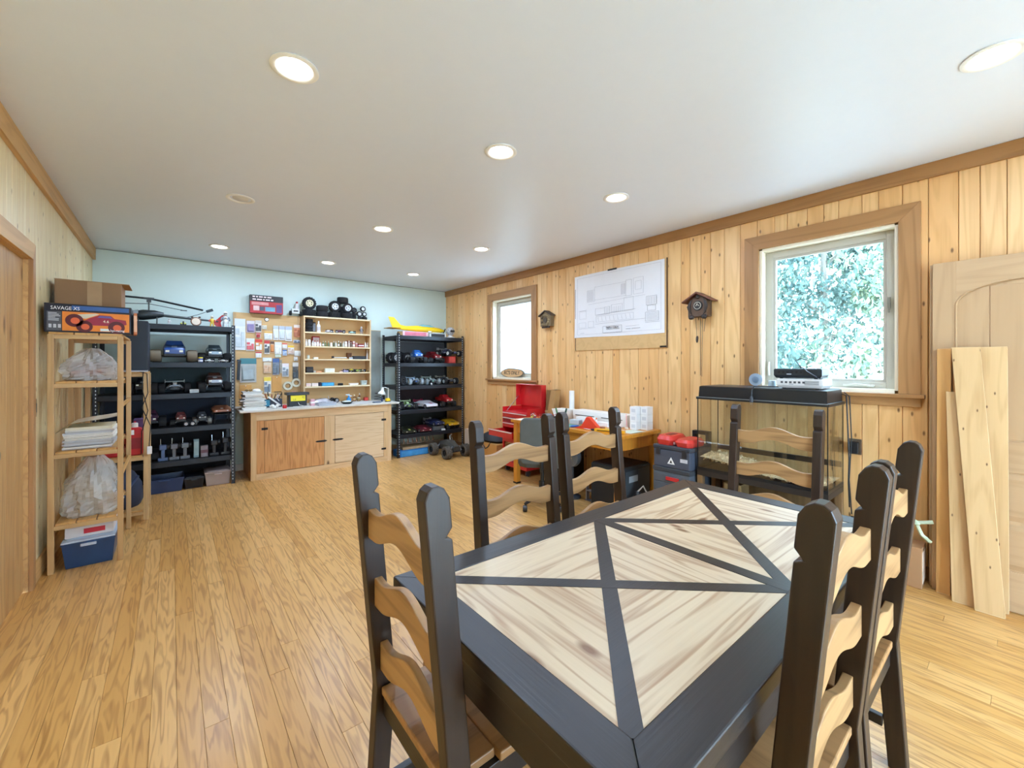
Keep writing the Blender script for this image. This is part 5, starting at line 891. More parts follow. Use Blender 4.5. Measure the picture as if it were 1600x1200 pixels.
def bagged(name, label, x, y, z, sx, sy, sz, seed, alpha=.42, col='#e8e6e2', cat='bag'):
    rr = random.Random(seed); t = thing(name, label, cat, (x, y, z)); mb = MB(); n, m = 44, 22; rings = []
    ph = [rr.uniform(0, 6.3) for _ in range(8)]
    for i in range(m+1):
        f = i/m; zz = sz*f; base = (1-max(0, f-.25)**2*1.35)
        if i == 0: base *= .93
        rg = []
        for k in range(n):
            a = 2*PI*k/n; w = 1+.07*math.sin(3*a+ph[0]+4*f)+.05*math.sin(7*a+ph[1]-5*f)+.05*math.sin(11*a+ph[2]+9*f)+rr.uniform(-.045,.045)+.03*math.sin(17*a+ph[4]+13*f)
            ca, sa = math.cos(a), math.sin(a); q = (abs(ca)**3+abs(sa)**3)**(-1/3)
            rg.append((sx/2*ca*q*w*base*.93, sy/2*sa*q*w*base*.93, max(.001, zz+(.02*math.sin(5*a+ph[3])*sz*f))))
        rings.append(rg)
    mb.loft(rings); mb.build('plastic', M(col, .10, alpha=alpha, var=.03), t); return t
z2 = R1L[1]+.0005
k_ = bagged('bagged_kit', 'model kit in a clear plastic bag on the second rack level', -.46, 4.44, z2, .315, .40, .235, 3)
MB().cbox((-.02,-.06,.085), (.18,.004,.10), (-.5,0,0)).build('kit_card', M('#7d6a72', .5, var=.4), k_); MB().cbox((-.02,-.075,.06), (.17,.004,.03), (-.5,0,0)).build('kit_strip', M('#8e2f3a', .5), k_); MB().box(-.11,.11,-.13,.13,.004,.03).build('kit_base', M('#4a4a50', .5), k_)
z3 = R1L[2]+.0005; zz = z3
for k in range(14):
    hp = R.uniform(.006, .012); t = thing('paper_sheaf', f'{ORD[k]} sheaf of papers from the bottom on the third rack level', 'papers', (-.46+R.uniform(-.008,.008), 4.42+R.uniform(-.015,.015), zz), R.uniform(-.03,.03), 'papers on the third rack level')
    MB().box(-.125, .125, -.17, .17, 0, hp).build('sheets', M(R.choice(['#e3ded2', '#d6d2cc', '#c4c4c8', '#efeae0', '#b9b6b4']), .8, var=.1), t); MB().box(-.125, .125, -.1708, -.17, hp*.3, hp*.45).build('edge_line', M('#8f8c88', .8), t); zz += hp+.0004
t = thing('plan_sheet', 'large curling cream plan sheet lying over the papers', 'paper', (-.46, 4.42, zz)); vs_, fs_ = [], []
for i in range(13):
    x = -.18+.33*i/12; q = (x+.18)/.33
    for yv in (-.19, .19): vs_.append((x, yv, .022+.075*q+.008*math.sin(5*q)-(.045*max(0, .25-q)/.25)))
for i in range(12): fs_.append((2*i, 2*i+2, 2*i+3, 2*i+1))
MB().add(vs_, fs_).add([(v[0], v[1], v[2]-.002) for v in vs_], [f[::-1] for f in fs_]).build('sheet', M('#e6dfc8', .7, var=.05), t, smooth=60); MB().box(-.12, .12, -.15, .15, 0, .018).build('folded_pad', M('#dcd4ba', .8), t)
z4 = R1L[3]+.0005
b_ = bagged('plastic_bag_bundle', 'bulky clear plastic bag bundle on the lowest rack level', -.455, 4.46, z4, .325, .50, .40, 9, .45, '#dcdad4'); MB().ball((0,.02,.14), (.10,.16,.10), 14, 9).build('wrapped_part', M('#c9c2b4', .6, var=.2), b_, smooth=60); MB().cbox((.145,-.10,.15), (.012,.10,.09), (0,.3,0)).build('barcode_label', M('#e6e4e0', .5, var=.3), b_)
t = tub('blue_bin', 'translucent blue bin with a pale lid under the tall rack', -.455, 4.46, .001, .27, .52, .185, '#2b4a74', '#b9c4d2', 0, .92); 
carton('white_kit_box', 'white kit box with red lettering on the blue bin lid', -.455, 4.42, .2075, .25, .36, .075, 0, '#d9d4d2', None, None); wk = bpy.data.objects['white_kit_box']; MB().box(-.03, .08, -.1815, -.1802, .02, .055).build('red_print', M('#c22a3a', .5, var=.2), wk)
# second rack: dark cabinet, jug, cases
zz = 1.3655
t = thing('dark_cabinet', 'tall navy computer case on the shorter pine rack', 'computer case', (-.275, 5.42, zz)); MB().box(-.10, .105, -.22, .22, 0, .475).build('case', M('#1b2230', .5, var=.06), t, bev=.006); MB().box(-.09, .095, -.222, -.2205, .02, .455).build('front_panel', M('#161c28', .45), t); MB().box(-.05, .05, -.2245, -.2225, .37, .40).build('drive_bay', BLACK, t)
t = thing('silver_laptop', 'thin closed silver laptop lying before the navy case', 'laptop', (-.30, 5.15, zz)); MB().box(-.13, .13, -.05, .05, 0, .012).build('base', M('#c2c6cb', .3, .4), t, bev=.003); MB().box(-.13, .13, -.05, .05, .0125, .018).build('lid', M('#4a5468', .3, .3), t, bev=.002)
zz = .6005
t = thing('red_jug', 'red plastic jug with a white cap on the shorter pine rack', 'jug', (-.265, 5.23, zz)); RJ = M('#c22328', .3, var=.06)
MB().loft([[(-a,-b,z_),(a,-b,z_),(a,b,z_),(-a,b,z_)] for a, b, z_ in ((.052,.07,0),(.058,.078,.01),(.058,.078,.20),(.05,.065,.235),(.025,.03,.25))]).build('body', RJ, t, bev=.008); MB().lathe([(.024,.25),(.024,.285),(.02,.29)], 12).build('cap', WHITE, t); MB().path([(.0,.045,.23),(.0,.075,.27),(0,.03,.295)], .009, 7).build('handle', RJ, t, smooth=50); MB().box(-.05, .05, -.0805, -.079, .06, .16).build('label_panel', M('#8e1a22', .4, var=.3), t); MB().box(-.03, .0, -.082, -.0806, .19, .235).build('white_tag', WHITE, t)
t = thing('orange_case', 'orange and red tool case on the shorter pine rack', 'case', (-.44, 5.24, zz)); MB().box(-.10, .10, -.09, .12, 0, .075).build('lower_shell', M('#c4262a', .4), t, bev=.012); MB().box(-.10, .10, -.09, .12, .076, .14).build('upper_shell', M('#ea5a24', .4), t, bev=.012); MB().path([(-.04,-.092,.08),(-.04,-.125,.08),(.04,-.125,.08),(.04,-.092,.08)], .009, 7).build('handle', BLACK, t)
carton('purple_box', 'purple and white box behind the red jug', -.235, 5.50, zz, .10, .16, .30, 0, '#5a3f6a', '#d9ccd9', None)
t = thing('dark_bag', 'dark blue holdall on the lowest level of the shorter rack', 'bag', (-.40, 5.40, .1005)); MB().loft([[(math.cos(a)*rx, math.sin(a)*ry, z_) for a in [2*PI*k/14 for k in range(14)]] for z_, rx, ry in ((0,.17,.2),(.05,.19,.23),(.2,.18,.22),(.3,.13,.18),(.36,.05,.1))]).build('bag', M('#232f45', .7), t, smooth=50); MB().path([(.05,-.21,.12),(.12,-.23,.24),(.16,-.19,.30)], .012, 6).path([(-.08,-.22,.1),(-.04,-.24,.25),(.02,-.2,.3)], .012, 6).build('strap', M('#3d4d6b', .7), t, smooth=50)
t = thing('hanging_cable', 'black cable hanging down the front post of the shorter rack', 'cable', (-.18, 5.108, 1.37)); MB().path([(-.06,.0,.002),(.005,-.012,-.02),(.012,-.014,-.2),(-.03,-.016,-.33),(.03,-.016,-.5),(.02,-.014,-.7)], .004, 6).path([(-.02,-.002,.002),(-.03,-.014,-.15),(.012,-.022,-.36),(-.03,-.014,-.55),(-.035,-.014,-.75)], .004, 6).build('cord', BLACK, t, smooth=50); MB().box(.005, .04, -.026, -.006, -.76, -.69).build('plug', WHITE, t, bev=.004)
# ------------------------------------------------------------------ on the right wall
db = thing('drawing_board', 'tan drawing board fixed to the pine wall behind the plan', 'board', (XR, 2.918, 2.06)); bx('panel', W_BACKB, db, -.014, -.002, -.615, .615, -.455, .452, .001)
MB().box(-.018, -.0005, -.619, -.613, -.457, .455).box(-.018, -.0005, .613, .619, -.457, .30).build('edge_strip', M('#5d4630', .6), db); MB().box(-.019, -.014, -.61, -.54, -.452, -.435).build('corner_clip', IRON, db)
pp = thing('plan_poster', 'large white technical drawing of a vehicle pinned on the board', 'poster', (XR-.0165, 2.935, 2.137)); vs_, fs_ = [], []
for i in range(15):
    for j in range(9):
        a, b = i/14, j/8; yv = .61-1.22*a; zv = .375-.755*b; vs_.append((-.001-.006*max(0, .12-a)/.12*max(0, b-.7)/.3-.0015*math.sin(a*9)*b, yv, zv+.004*math.sin(a*5+b)))
for i in range(14):
    for j in range(8): fs_.append((i*9+j, i*9+j+1, (i+1)*9+j+1, (i+1)*9+j))
n_ = len(vs_); MB().add(vs_, fs_).add([(v[0]+.0006, v[1], v[2]) for v in vs_], [f[::-1] for f in fs_]).build('paper', M('#e8e6e8', .7, var=.02), pp, smooth=60)
LN = MB(); LD = MB()
def ln(mb, a0, b0, a1, b1, w=.0016):
    y0, z0, y1, z1 = .61-1.22*a0, .375-.755*b0, .61-1.22*a1, .375-.755*b1; d_ = Vector((0, y1-y0, z1-z0)); L_ = d_.length
    if L_ > 0: mb.cbox((-.0062, (y0+y1)/2, (z0+z1)/2), (.0008, L_, w), (math.atan2(z1-z0, y1-y0), 0, 0))
def rect(mb, a0, b0, a1, b1, w=.0016): ln(mb,a0,b0,a1,b0,w); ln(mb,a1,b0,a1,b1,w); ln(mb,a1,b1,a0,b1,w); ln(mb,a0,b1,a0,b0,w)
rect(LN,.04,.04,.97,.95); rect(LN,.26,.22,.62,.42); rect(LN,.62,.20,.68,.43,.002); rect(LN,.70,.19,.80,.42); ln(LN,.18,.48,.82,.45); rect(LN,.17,.26,.26,.44); rect(LN,.72,.24,.78,.36)
for k in range(6): ln(LN,.18+.012*k,.27,.18+.012*k,.43); ln(LN,.57+.008*k,.24,.57+.008*k,.40)
rect(LN,.27,.56,.38,.66); rect(LN,.38,.55,.44,.66); rect(LN,.46,.53,.58,.64,.002); rect(LN,.60,.45,.70,.64); ln(LN,.27,.66,.72,.63,.0024); ln(LN,.27,.80,.82,.78,.0024); rect(LN,.28,.68,.70,.77)
for k in range(9): ln(LN,.30+.045*k,.69,.31+.045*k,.76); ln(LN,.40+.02*k,.56,.40+.02*k,.65)
rect(LN,.07,.58,.155,.70); ln(LN,.06,.57,.16,.565,.003); rect(LN,.06,.76,.15,.84); rect(LN,.18,.75,.25,.84); ln(LN,.05,.86,.27,.85)
rect(LD,.83,.48,.93,.60); rect(LD,.84,.61,.92,.68); rect(LD,.82,.70,.95,.82); ln(LD,.82,.84,.96,.84)
for k in range(6): ln(LD,.845+.016*k,.49,.845+.016*k,.59,.0014); ln(LD,.83,.72+.016*k,.945,.72+.016*k,.0012)
rect(LD,.36,.845,.575,.945,.002); ln(LD,.40,.895,.55,.893,.004); ln(LD,.62,.91,.67,.909,.003); ln(LD,.68,.909,.77,.907,.003); ln(LN,.62,.87,.76,.868); ln(LN,.08,.93,.13,.927,.003)
tag(LN.build('thin_drawing_lines', M('#a9a7ac', .8), pp), kind='stuff'); tag(LD.build('dark_drawing_lines', M('#6b696e', .8), pp), kind='stuff')
text('THISTLE COBLEY', .030, M('#222226', .8), pp, (-.0072, .61-1.22*.468, .375-.755*.872), FACE_X, sx=.78); MB().box(-.008, -.0005, -.02, .10, .368, .385).build('bulldog_clip', IRON, pp)
# cuckoo clock
CK = M('#5b4433', .55, var=.25); CKD = M('#3c3029', .55, var=.3); CKR = M('#6e3f2c', .55, var=.15)
c_ = thing('cuckoo_clock', 'brown cuckoo clock with gabled roof and hanging chains', 'clock', (XR, 1.938, 1.98))
MB().prism([(-.085,-.10),(.085,-.10),(.085,.05),(0,.11),(-.085,.05)], -.10, -.001, 'x').build('case', CK, c_, bev=.003)
for s in (-1, 1): MB().prism([(0,.128),(s*.14,.045),(s*.14,.032),(0,.112)], -.135, -.001, 'x').build('roof_board', CKR, c_)
f_ = MB().lathe([(.001,-.108),(.042,-.108),(.046,-.101),(.046,-.099)], 24, 'x', (0,0,.0)).build('dial', M('#2e2a28', .5), c_, smooth=40); MB().lathe([(.030,-.1095),(.034,-.1095),(.034,-.108),(.030,-.108)], 24, 'x', cap=False).build('chapter_ring', M('#cfc6b0', .5), f_); MB().cbox((-.1105,.006,.010), (.001,.004,.03), (.5,0,0)).cbox((-.1105,-.008,.004), (.001,.004,.022), (-1.1,0,0)).build('hand', M('#e6dcc4', .4), f_)
for s in (-1, 1):
    MB().loft([[(-.102-.01*math.sin(PI*q), s*(.052+.03*math.sin(PI*q))+s*w_, -.085+.15*q) for w_ in (-.014*math.sin(PI*q)-.001, .014*math.sin(PI*q)+.001)]+[(-.100, s*(.052+.03*math.sin(PI*q))+s*w_, -.085+.15*q) for w_ in (.014*math.sin(PI*q)+.001, -.014*math.sin(PI*q)-.001)] for q in [k/7 for k in range(8)]]).build('carved_leaf', CKD, c_)
    MB().ball((-.10, s*.06, -.105), (.016,.03,.022), 10, 7).build('carved_leaf', CKD, c_, smooth=50)
MB().ball((-.105,0,.078), (.016,.02,.014), 10, 7).ball((-.112,0,.092), (.01,.01,.01), 8, 6).build('carved_bird', CKD, c_, smooth=50); MB().prism([(.075,-.10),(.098,-.10),(.098,-.02),(.115,.0),(.085,.02),(.075,-.01)], -.09, -.05, 'x').build('carved_figure', M('#4a4638', .6), c_)
for y_, l_ in ((.045,.20),(.0,.55),(-.02,.56),(-.05,.14)): MB().tube((-.05, y_, -.10), (-.05, y_*.7, -.10-l_), .0022, n=5).build('chain', M('#3d2f22', .5), c_)
MB().ball((-.05,.0315,-.31), (.012,.012,.035), 8, 7).build('weight', CKD, c_, smooth=50)
c_ = thing('carved_clock', 'small dark carved wooden clock near the small window', 'clock', (XR, 4.018, 2.02)); MB().prism([(-.095,-.08),(.095,-.08),(.10,.06),(0,.115),(-.10,.06)], -.07, -.001, 'x').build('case', M('#7a6648', .6, var=.4), c_, bev=.003)
for s in (-1, 1): MB().prism([(0,.13),(s*.12,.065),(s*.12,.05),(0,.115)], -.09, -.001, 'x').build('roof_board', CKD, c_)
for k in range(14):
    a = 2*PI*k/14; MB().ball((-.075, .065*math.cos(a), .0+.065*math.sin(a)), (.012,.019,.015), 8, 6).build('carved_leaf', M(R.choice(['#8a7552', '#5c4a34', '#9c8862']), .6), c_, smooth=50)
MB().lathe([(.001,-.078),(.034,-.078),(.036,-.07)], 18, 'x').build('dial', M('#4e4232', .5), c_, smooth=40)
for y_ in (-.06,-.03,.0,.03,.06): MB().cbox((-.06, y_, -.09), (.02,.018,.03)).build('carved_drop', CKD, c_, bev=.004)
# sign on the small window's stool
s_ = thing('wooden_sign', 'oval bark-edged wooden sign on the small window sill', 'sign', (XR+.035, 4.86, 1.2355), rot=(0, .12, 0)); pts = [(.27*math.cos(a)*(1+.03*math.sin(3*a)), .072+.07*math.sin(a)*(1+.05*math.cos(5*a))) for a in [2*PI*k/28 for k in range(28)]]
MB().prism(pts, -.0, .024, 'x').build('bark', M('#5f5244', .8, var=.3), s_); MB().prism([(y_*.93, .072+(z_-.072)*.86) for y_, z_ in pts], -.003, .0, 'x').build('face', M('#d3a877', .6, var=.12), s_); text("RC'S ONLY", .080, M('#2c2a26', .6), s_, (-.0042, .0, .072), FACE_X, sx=.92, extrude=.001)
# outlet with adaptor
t = thing('wall_outlet', 'wall outlet with black adaptor right of the glass tank', 'outlet', (XR, .80, .83)); MB().box(-.006, -.0005, -.036, .036, -.057, .057).build('plate', M('#5b4a38', .5), t, bev=.002); MB().box(-.05, -.006, -.025, .03, -.045, .035).build('adaptor', BLACK, t, bev=.004)

# ------------------------------------------------------------------ leaning doors and boards
W_DR = wood('raw_birch_door', '#c09d75', '#b8946c', '#927048', 2, .55, 7, 1.0, .8, streak=.35); W_DRY = wood('raw_birch_door_y', '#c09d75', '#b8946c', '#927048', 1, .55, 7, 0, .8, streak=.35)
def slab_door(label, x, y, lean):
    t = thing('spare_panel_door', label, 'door', (x, y, .0025), rot=(0, lean, 0), group='unhung panel doors'); hw = .38; H = 2.075; a, b = -.036, -.004
    bx('core', W_DR, t, -.026, -.012, -hw+.1, hw-.1, .1, H-.1); 
    for s in (-1, 1): MB().box(a, 0, min(s*hw, s*(hw-.105)), max(s*hw, s*(hw-.105)), 0, H).build('stile', W_DR, t, bev=.002)
    i_ = hw-.105; bx('bottom_rail', W_DRY, t, a, 0, -i_, i_, 0, .23, .002); bx('lock_rail', W_DRY, t, a, 0, -i_, i_, .80, .98, .002)
    arc = [(i_*math.cos(q), 1.80+.13*math.sin(q)) for q in [PI*k/16 for k in range(17)]]
    MB().prism(arc+[(-i_,H),(i_,H)], a, 0, 'x').build('arched_top_rail', W_DRY, t)
    pw = 2*i_/4
    for k in range(4): MB().box(-.031, -.0262, -i_+k*pw+.002, -i_+(k+1)*pw-.002, .99, 1.90).build('panel_board', W_DR, t, bev=.003)
    for z0, z1 in ((.24,.50),(.52,.79)): MB().loft([[(-.0262,-i_+.01,z0),(-.0262,i_-.01,z0),(-.0262,i_-.01,z1),(-.0262,-i_+.01,z1)],[(-.034,-i_+.04,z0+.03),(-.034,i_-.04,z0+.03),(-.034,i_-.04,z1-.03),(-.034,-i_+.04,z1-.03)]]).build('raised_panel', W_DRY, t)
    MB().path([(-.036,i_*math.cos(q),1.80+.13*math.sin(q)) for q in [PI*k/16 for k in range(17)]], .005, 6).path([(-.036,i_,.985),(-.036,i_,1.80)], .005, 6).path([(-.036,-i_,.985),(-.036,-i_,1.80)], .005, 6).build('moulding', W_DR, t, smooth=50)
    return t
slab_door('unhung arched panel door leaning in front of another', 3.802, .008, .018); slab_door('unhung door hidden behind the front one, only its edge showing', 3.842, .024, .018)
W_B1 = wood('orange_lumber', '#dca866', '#dca866', '#ad783c', 2, .5, 7, 1, .8, streak=.5); W_B2 = wood('pale_lumber', '#dcb987', '#d2ac7a', '#ab814c', 2, .5, 9, .8, .8, streak=.5, kscale=9, kplane=(1, 2))
def lean_board(label, c0, c1, z1, w, th, mat):
    t = thing('loose_board', label, 'board', (c0[0], c0[1], .0008), 0, 'boards leaning on the spare doors'); d_ = Vector((c1[0]-c0[0], c1[1]-c0[1], 0))
    MB().loft([[(-th,-w/2,0),(0,-w/2,0),(0,w/2,0),(-th,w/2,0)], [(d_.x-th,d_.y-w/2,z1),(d_.x,d_.y-w/2,z1),(d_.x,d_.y+w/2,z1),(d_.x-th,d_.y+w/2,z1)]]).build('timber', mat, t, bev=.002)
    MB().loft([[(-th-.0003,-w/2+.004,.0),(-.0,-w/2+.004,.0),(-.0,w/2-.004,.0),(-th,w/2-.004,.0)],[(-th-.0003,-w/2+.004,.004),(-.0,-w/2+.004,.004),(-.0,w/2-.004,.004),(-th,w/2-.004,.004)]]).build('sawn_end', M('#d9b98a', .8), t)
lean_board('narrow orange board, leftmost of the leaning boards', (3.752, .335), (3.775, .332), 1.53, .062, .018, W_B1); lean_board('second orange board beside the narrow one, half hidden', (3.762, .262), (3.785, .255), 1.53, .075, .018, W_B1)
lean_board('wide plain board standing upright at the right', (3.735, .125), (3.768, .132), 1.535, .115, .02, W_B2)
lean_board('short pale board, lowest of the leaning boards', (3.685, .243), (3.742, .272), 1.262, .098, .018, W_B2); lean_board('wide knotty tongue-and-groove board tilted in front of the others', (3.652, .138), (3.728, .238), 1.535, .118, .02, W_B2)
t = thing('rope', 'short twisted green-white rope hung by the door edge', 'rope', (3.765, .40, .40)); MB().path([(-.01,-.02,.03),(-.02,.05,.01),(-.01,.10,.03),(0,.15,.06)], .012, 7).path([(-.02,.06,.01),(-.03,.03,-.06),(-.02,-.01,-.10)], .011, 7).build('strand', M('#c6cfae', .9, var=.2), t, smooth=50); MB().ball((-.022,.055,.005), .018, 10, 7).build('knot', M('#b9c4a2', .9), t, smooth=50)
carton('shipping_carton', 'brown shipping carton with a white flap on the floor by the wall', 3.78, .525, .001, .16, .20, .26, 0, '#a67a52', None, '#e6cdb8')
tub('black_bin', 'small black bin on the floor beside the tank stand', 3.77, .735, .001, .14, .16, .33, '#141416', None, 0)

# ------------------------------------------------------------------ glass tank on its stand
TXF, TXB, TYA, TYB = 3.46, 3.835, .855, 1.77
ym = (TYA+TYB)/2; xm = (TXF+TXB)/2; hy = (TYB-TYA)/2; hx = (TXB-TXF)/2
W_STD = wood('walnut_stand', '#8d6a44', '#80603c', '#4c351f', 2, .5, 8, 0, 1)
sd = thing('tank_stand', 'brown open wooden stand under the glass tank', 'stand', (xm, ym, 0))
for sx in (-1, 1):
    for sy in (-1, 1): MB().box(sx*hx-.045*(sx > 0), sx*hx+.045*(sx < 0), sy*hy-.045*(sy > 0), sy*hy+.045*(sy < 0), 0, .50).build('leg', W_STD, sd, bev=.002)
bx('top_board', M('#2a221d', .5), sd, -hx, hx, -hy, hy, .50, .544, .002); bx('shelf', W_STD, sd, -hx+.01, hx-.01, -hy+.01, hy-.01, .30, .318); bx('back_board', W_STD, sd, hx-.012, hx-.002, -hy+.045, hy-.045, .0, .50)
for k, (y_, r_, h_, c1, c2) in enumerate(((-.03,.032,.06,'#d9cdb8','#e9dfd0'),(-.12,.024,.065,'#c9b0a4','#b99a90'),(-.20,.028,.075,'#efe9dc','#f0cf2a'),(.30,.022,.08,'#cdd6d4','#e6e9e6'))):
    bottle(['wide cream jar on the tank stand shelf', 'small pinkish jar on the tank stand shelf', 'white jar with a yellow lid on the tank stand shelf', 'small clear bottle at the left of the tank stand shelf'][k], xm-.10, ym+y_, .3185, r_, h_, c1, c2, jar=True)
carton('tan_box', 'tan box on the tank stand shelf', xm+.05, ym+.24, .3185, .16, .14, .12, 0, '#a98a5a', None, '#94764a')
tk = thing('glass_tank', 'empty glass tank with black hood under the large window', 'tank', (xm, ym, .5445)); BLK = M('#15171a', .35, var=.05)
MB().box(-hx, hx, -hy, -hy+.012, 0, .025).box(-hx, hx, hy-.012, hy, 0, .025).box(-hx, -hx+.012, -hy+.012, hy-.012, 0, .025).box(hx-.012, hx, -hy+.012, hy-.012, 0, .025).build('base_frame', BLK, tk)
TG = glass_mat('tank_glass', (.97, .98, .97), .12); zt2 = .597
bx('glass_pane', TG, tk, -hx+.002, -hx+.007, -hy+.007, hy-.007, .006, zt2); bx('glass_pane', TG, tk, hx-.007, hx-.002, -hy+.007, hy-.007, .006, zt2); bx('glass_pane', TG, tk, -hx+.002, hx-.002, -hy+.002, -hy+.007, .006, zt2); bx('glass_pane', TG, tk, -hx+.002, hx-.002, hy-.007, hy-.002, .006, zt2)
bx('floor_pane', M('#3a3733', .5), tk, -hx+.012, hx-.012, -hy+.012, hy-.012, .0, .006)
mb = MB()
for sx in (-1, 1):
    for sy in (-1, 1): mb.box(sx*(hx-.004)-.003, sx*(hx-.004)+.003, sy*(hy-.004)-.003, sy*(hy-.004)+.003, .025, zt2)
mb.build('corner_seal', BLK, tk); bx('rear_rail', BLK, tk, hx-.03, hx-.008, -hy+.01, hy-.01, .135, .175)
hd = MB().loft([[(-hx-.006,-hy-.006,zt2),(hx+.004,-hy-.006,zt2),(hx+.004,hy+.006,zt2),(-hx-.006,hy+.006,zt2)],[(-hx-.006,-hy-.006,zt2+.02),(hx+.004,-hy-.006,zt2+.02),(hx+.004,hy+.006,zt2+.02),(-hx-.006,hy+.006,zt2+.02)],[(-hx+.01,-hy+.008,zt2+.022),(hx,-hy+.008,zt2+.022),(hx,hy-.008,zt2+.022),(-hx+.01,hy-.008,zt2+.022)],[(-hx+.016,-hy+.012,zt2+.106),(hx,-hy+.012,zt2+.106),(hx,hy-.012,zt2+.106),(-hx+.016,hy-.012,zt2+.106)],[(-hx+.03,-hy+.025,zt2+.112),(hx-.01,-hy+.025,zt2+.112),(hx-.01,hy-.025,zt2+.112),(-hx+.03,hy-.025,zt2+.112)]]).build('hood', BLK, tk)
bx('rim_line', M('#9aa0a2', .3), hd, -hx-.0072, -hx-.0062, -hy, hy, zt2+.016, zt2+.019)
bed = MB(); 
for _ in range(3000):
    y_ = R.uniform(-hy+.03, hy-.03); x_ = R.uniform(-hx+.03, hx-.03); hgt = .055+.075*max(0, y_/hy)*(1-.25*abs(x_/hx))+.015*math.sin(7*y_); s_ = R.uniform(.005, .011)
    e_ = Euler((R.random()*6, R.random()*6, R.random()*6)).to_matrix(); p_ = Vector((x_, y_, max(.010, hgt*R.uniform(.75, 1.05)))); bed.add([p_+e_@Vector(q) for q in ((-s_,-s_*.7,0),(s_,-s_*.6,.001),(s_*.9,s_*.7,0),(-s_*.8,s_*.6,.001))], [(0,1,2,3)])
gr = []; fs_ = []
for i in range(9):
    for j in range(17):
        x_ = -hx+.015+(2*hx-.03)*i/8; y_ = -hy+.015+(2*hy-.03)*j/16; gr.append((x_, y_, .053+.072*max(0, y_/hy)*(1-.25*abs(x_/hx))+.013*math.sin(7*y_)))
for i in range(8):
    for j in range(16): fs_.append((i*17+j, (i+1)*17+j, (i+1)*17+j+1, i*17+j+1))
bed.add(gr, fs_); bd = tag(bed.build('wood_chip_bedding', M('#e3cda6', .8, var=.3), None, (xm, ym, .5445+.003)), 'tan wood chip bedding heaped on the tank floor', 'bedding', kind='stuff')
# on the hood
zh = .5445+zt2+.1125
def projector(label, x, y, z, sx, sy, sz, rz, col, dark):
    t = thing('projector', label, 'projector', (x, y, z), rz, 'projectors on the tank hood'); m = M(col, .35, var=.04)
    MB().loft([[(-sx*.46,-sy*.46,.006),(sx*.46,-sy*.46,.006),(sx*.46,sy*.46,.006),(-sx*.46,sy*.46,.006)],[(-sx/2,-sy/2,sz*.35),(sx/2,-sy/2,sz*.35),(sx/2,sy/2,sz*.35),(-sx/2,sy/2,sz*.35)],[(-sx/2,-sy/2,sz*.9),(sx/2,-sy/2,sz*.9),(sx/2,sy/2,sz*.9),(-sx/2,sy/2,sz*.9)],[(-sx*.47,-sy*.47,sz),(sx*.47,-sy*.47,sz),(sx*.47,sy*.47,sz),(-sx*.47,sy*.47,sz)]]).build('housing', m, t)
    for a in (-1, 1):
        for b in (-1, 1): MB().lathe([(.012,0),(.012,.007)], 10, 'z', (a*sx*.36, b*sy*.36, 0)).build('foot', BLACK, t)
    for k in range(6): MB().box(-sx/2-.0012, -sx/2, sy*.38-k*.028-.008, sy*.38-k*.028+.008, sz*.55, sz*.75).build('socket', M(dark, .4), t)
    g = MB()
    for k in range(5): g.box(-sx/2-.001, -sx/2, -sy*.42, -sy*.12, sz*.42+k*sz*.09, sz*.42+k*sz*.09+sz*.04)
    tag(g.build('vent_grille', M(dark, .5), t), kind='stuff')
    MB().box(-sx/2-.0012, -sx/2, sy*.12, sy*.22, sz*.42, sz*.50).build('name_plate', M('#9aa0a6' if col[1] > '9' else '#c9d0d6', .4), t)
    return t
projector('white projector lying on the tank hood', 3.665, 1.055, zh, .22, .29, .072, 0, '#d9d4cf', '#4a4a4c'); projector('black projector stacked on the white projector', 3.67, 1.075, zh+.0725, .22, .30, .075, .06, '#20262c', '#0e1114')
t = thing('projector_cable', 'black cable draped over the stacked projectors', 'cable', (3.55, 1.03, zh+.148)); MB().path([(.08,.03,.005),(.05,.06,.06),(.04,.02,.075),(.03,-.02,.06)], .004, 6).path([(.08,.04,.004),(.02,.0,.005),(-.012,-.03,-.02),(-.02,-.09,-.06)], .004, 6).build('cord', M('#2a2c30', .5), t, smooth=50)
t = thing('power_lead', 'black power lead with plug hanging over the hood front', 'cable', (3.448, 1.33, 1.26)); MB().path([(.13,-.14,.002),(.06,-.05,.006),(.02,-.005,.004),(-.008,.0,-.02),(-.011,.002,-.07)], .004, 6).build('cord', BLACK, t, smooth=50); MB().lathe([(.006,-.07),(.012,-.085),(.012,-.115),(.008,-.118)], 10, 'z', (-.011,.002,0)).build('plug', M('#3a3c40', .5), t, smooth=40); MB().box(-.014, -.008, -.006, -.003, -.138, -.118).box(-.014, -.008, .006, .009, -.138, -.118).build('prong', CHROME, t)
t = thing('clear_disc', 'clear plastic disc leaning at the window jamb behind the hood', 'disc', (3.80, 1.44, zh)); MB().lathe([(.02,-.002),(.052,-.002),(.052,.002),(.02,.002)], 26, 'x', (0,0,.052), cap=False).build('disc', M('#b9cfdf', .15, alpha=.6), t, smooth=40); MB().lathe([(.012,-.008),(.026,-.006),(.026,.006),(.012,.008)], 16, 'x', (0,0,.052)).build('hub', M('#7d95ad', .3), t)
bottle('white spray can lid beside the clear disc on the hood', 3.755, 1.30, zh, .028, .05, '#c9dfe8', '#dcecf2', jar=True)
t = thing('tank_cables', 'black cables hanging down the right side of the tank', 'cable', (3.76, .815, 1.20)); MB().path([(.0,.035,.02),(.01,.01,.01),(.0,.0,-.2),(-.01,-.01,-.45),(.02,.0,-.62),(.05,.0,-.80)], .005, 6).build('cord', BLACK, t, smooth=50); MB().path([(.04,.03,.03),(.05,.0,.0),(.055,-.01,-.3),(.04,.0,-.6),(.06,-.01,-.85)], .004, 6).build('cord', BLACK, t, smooth=50)

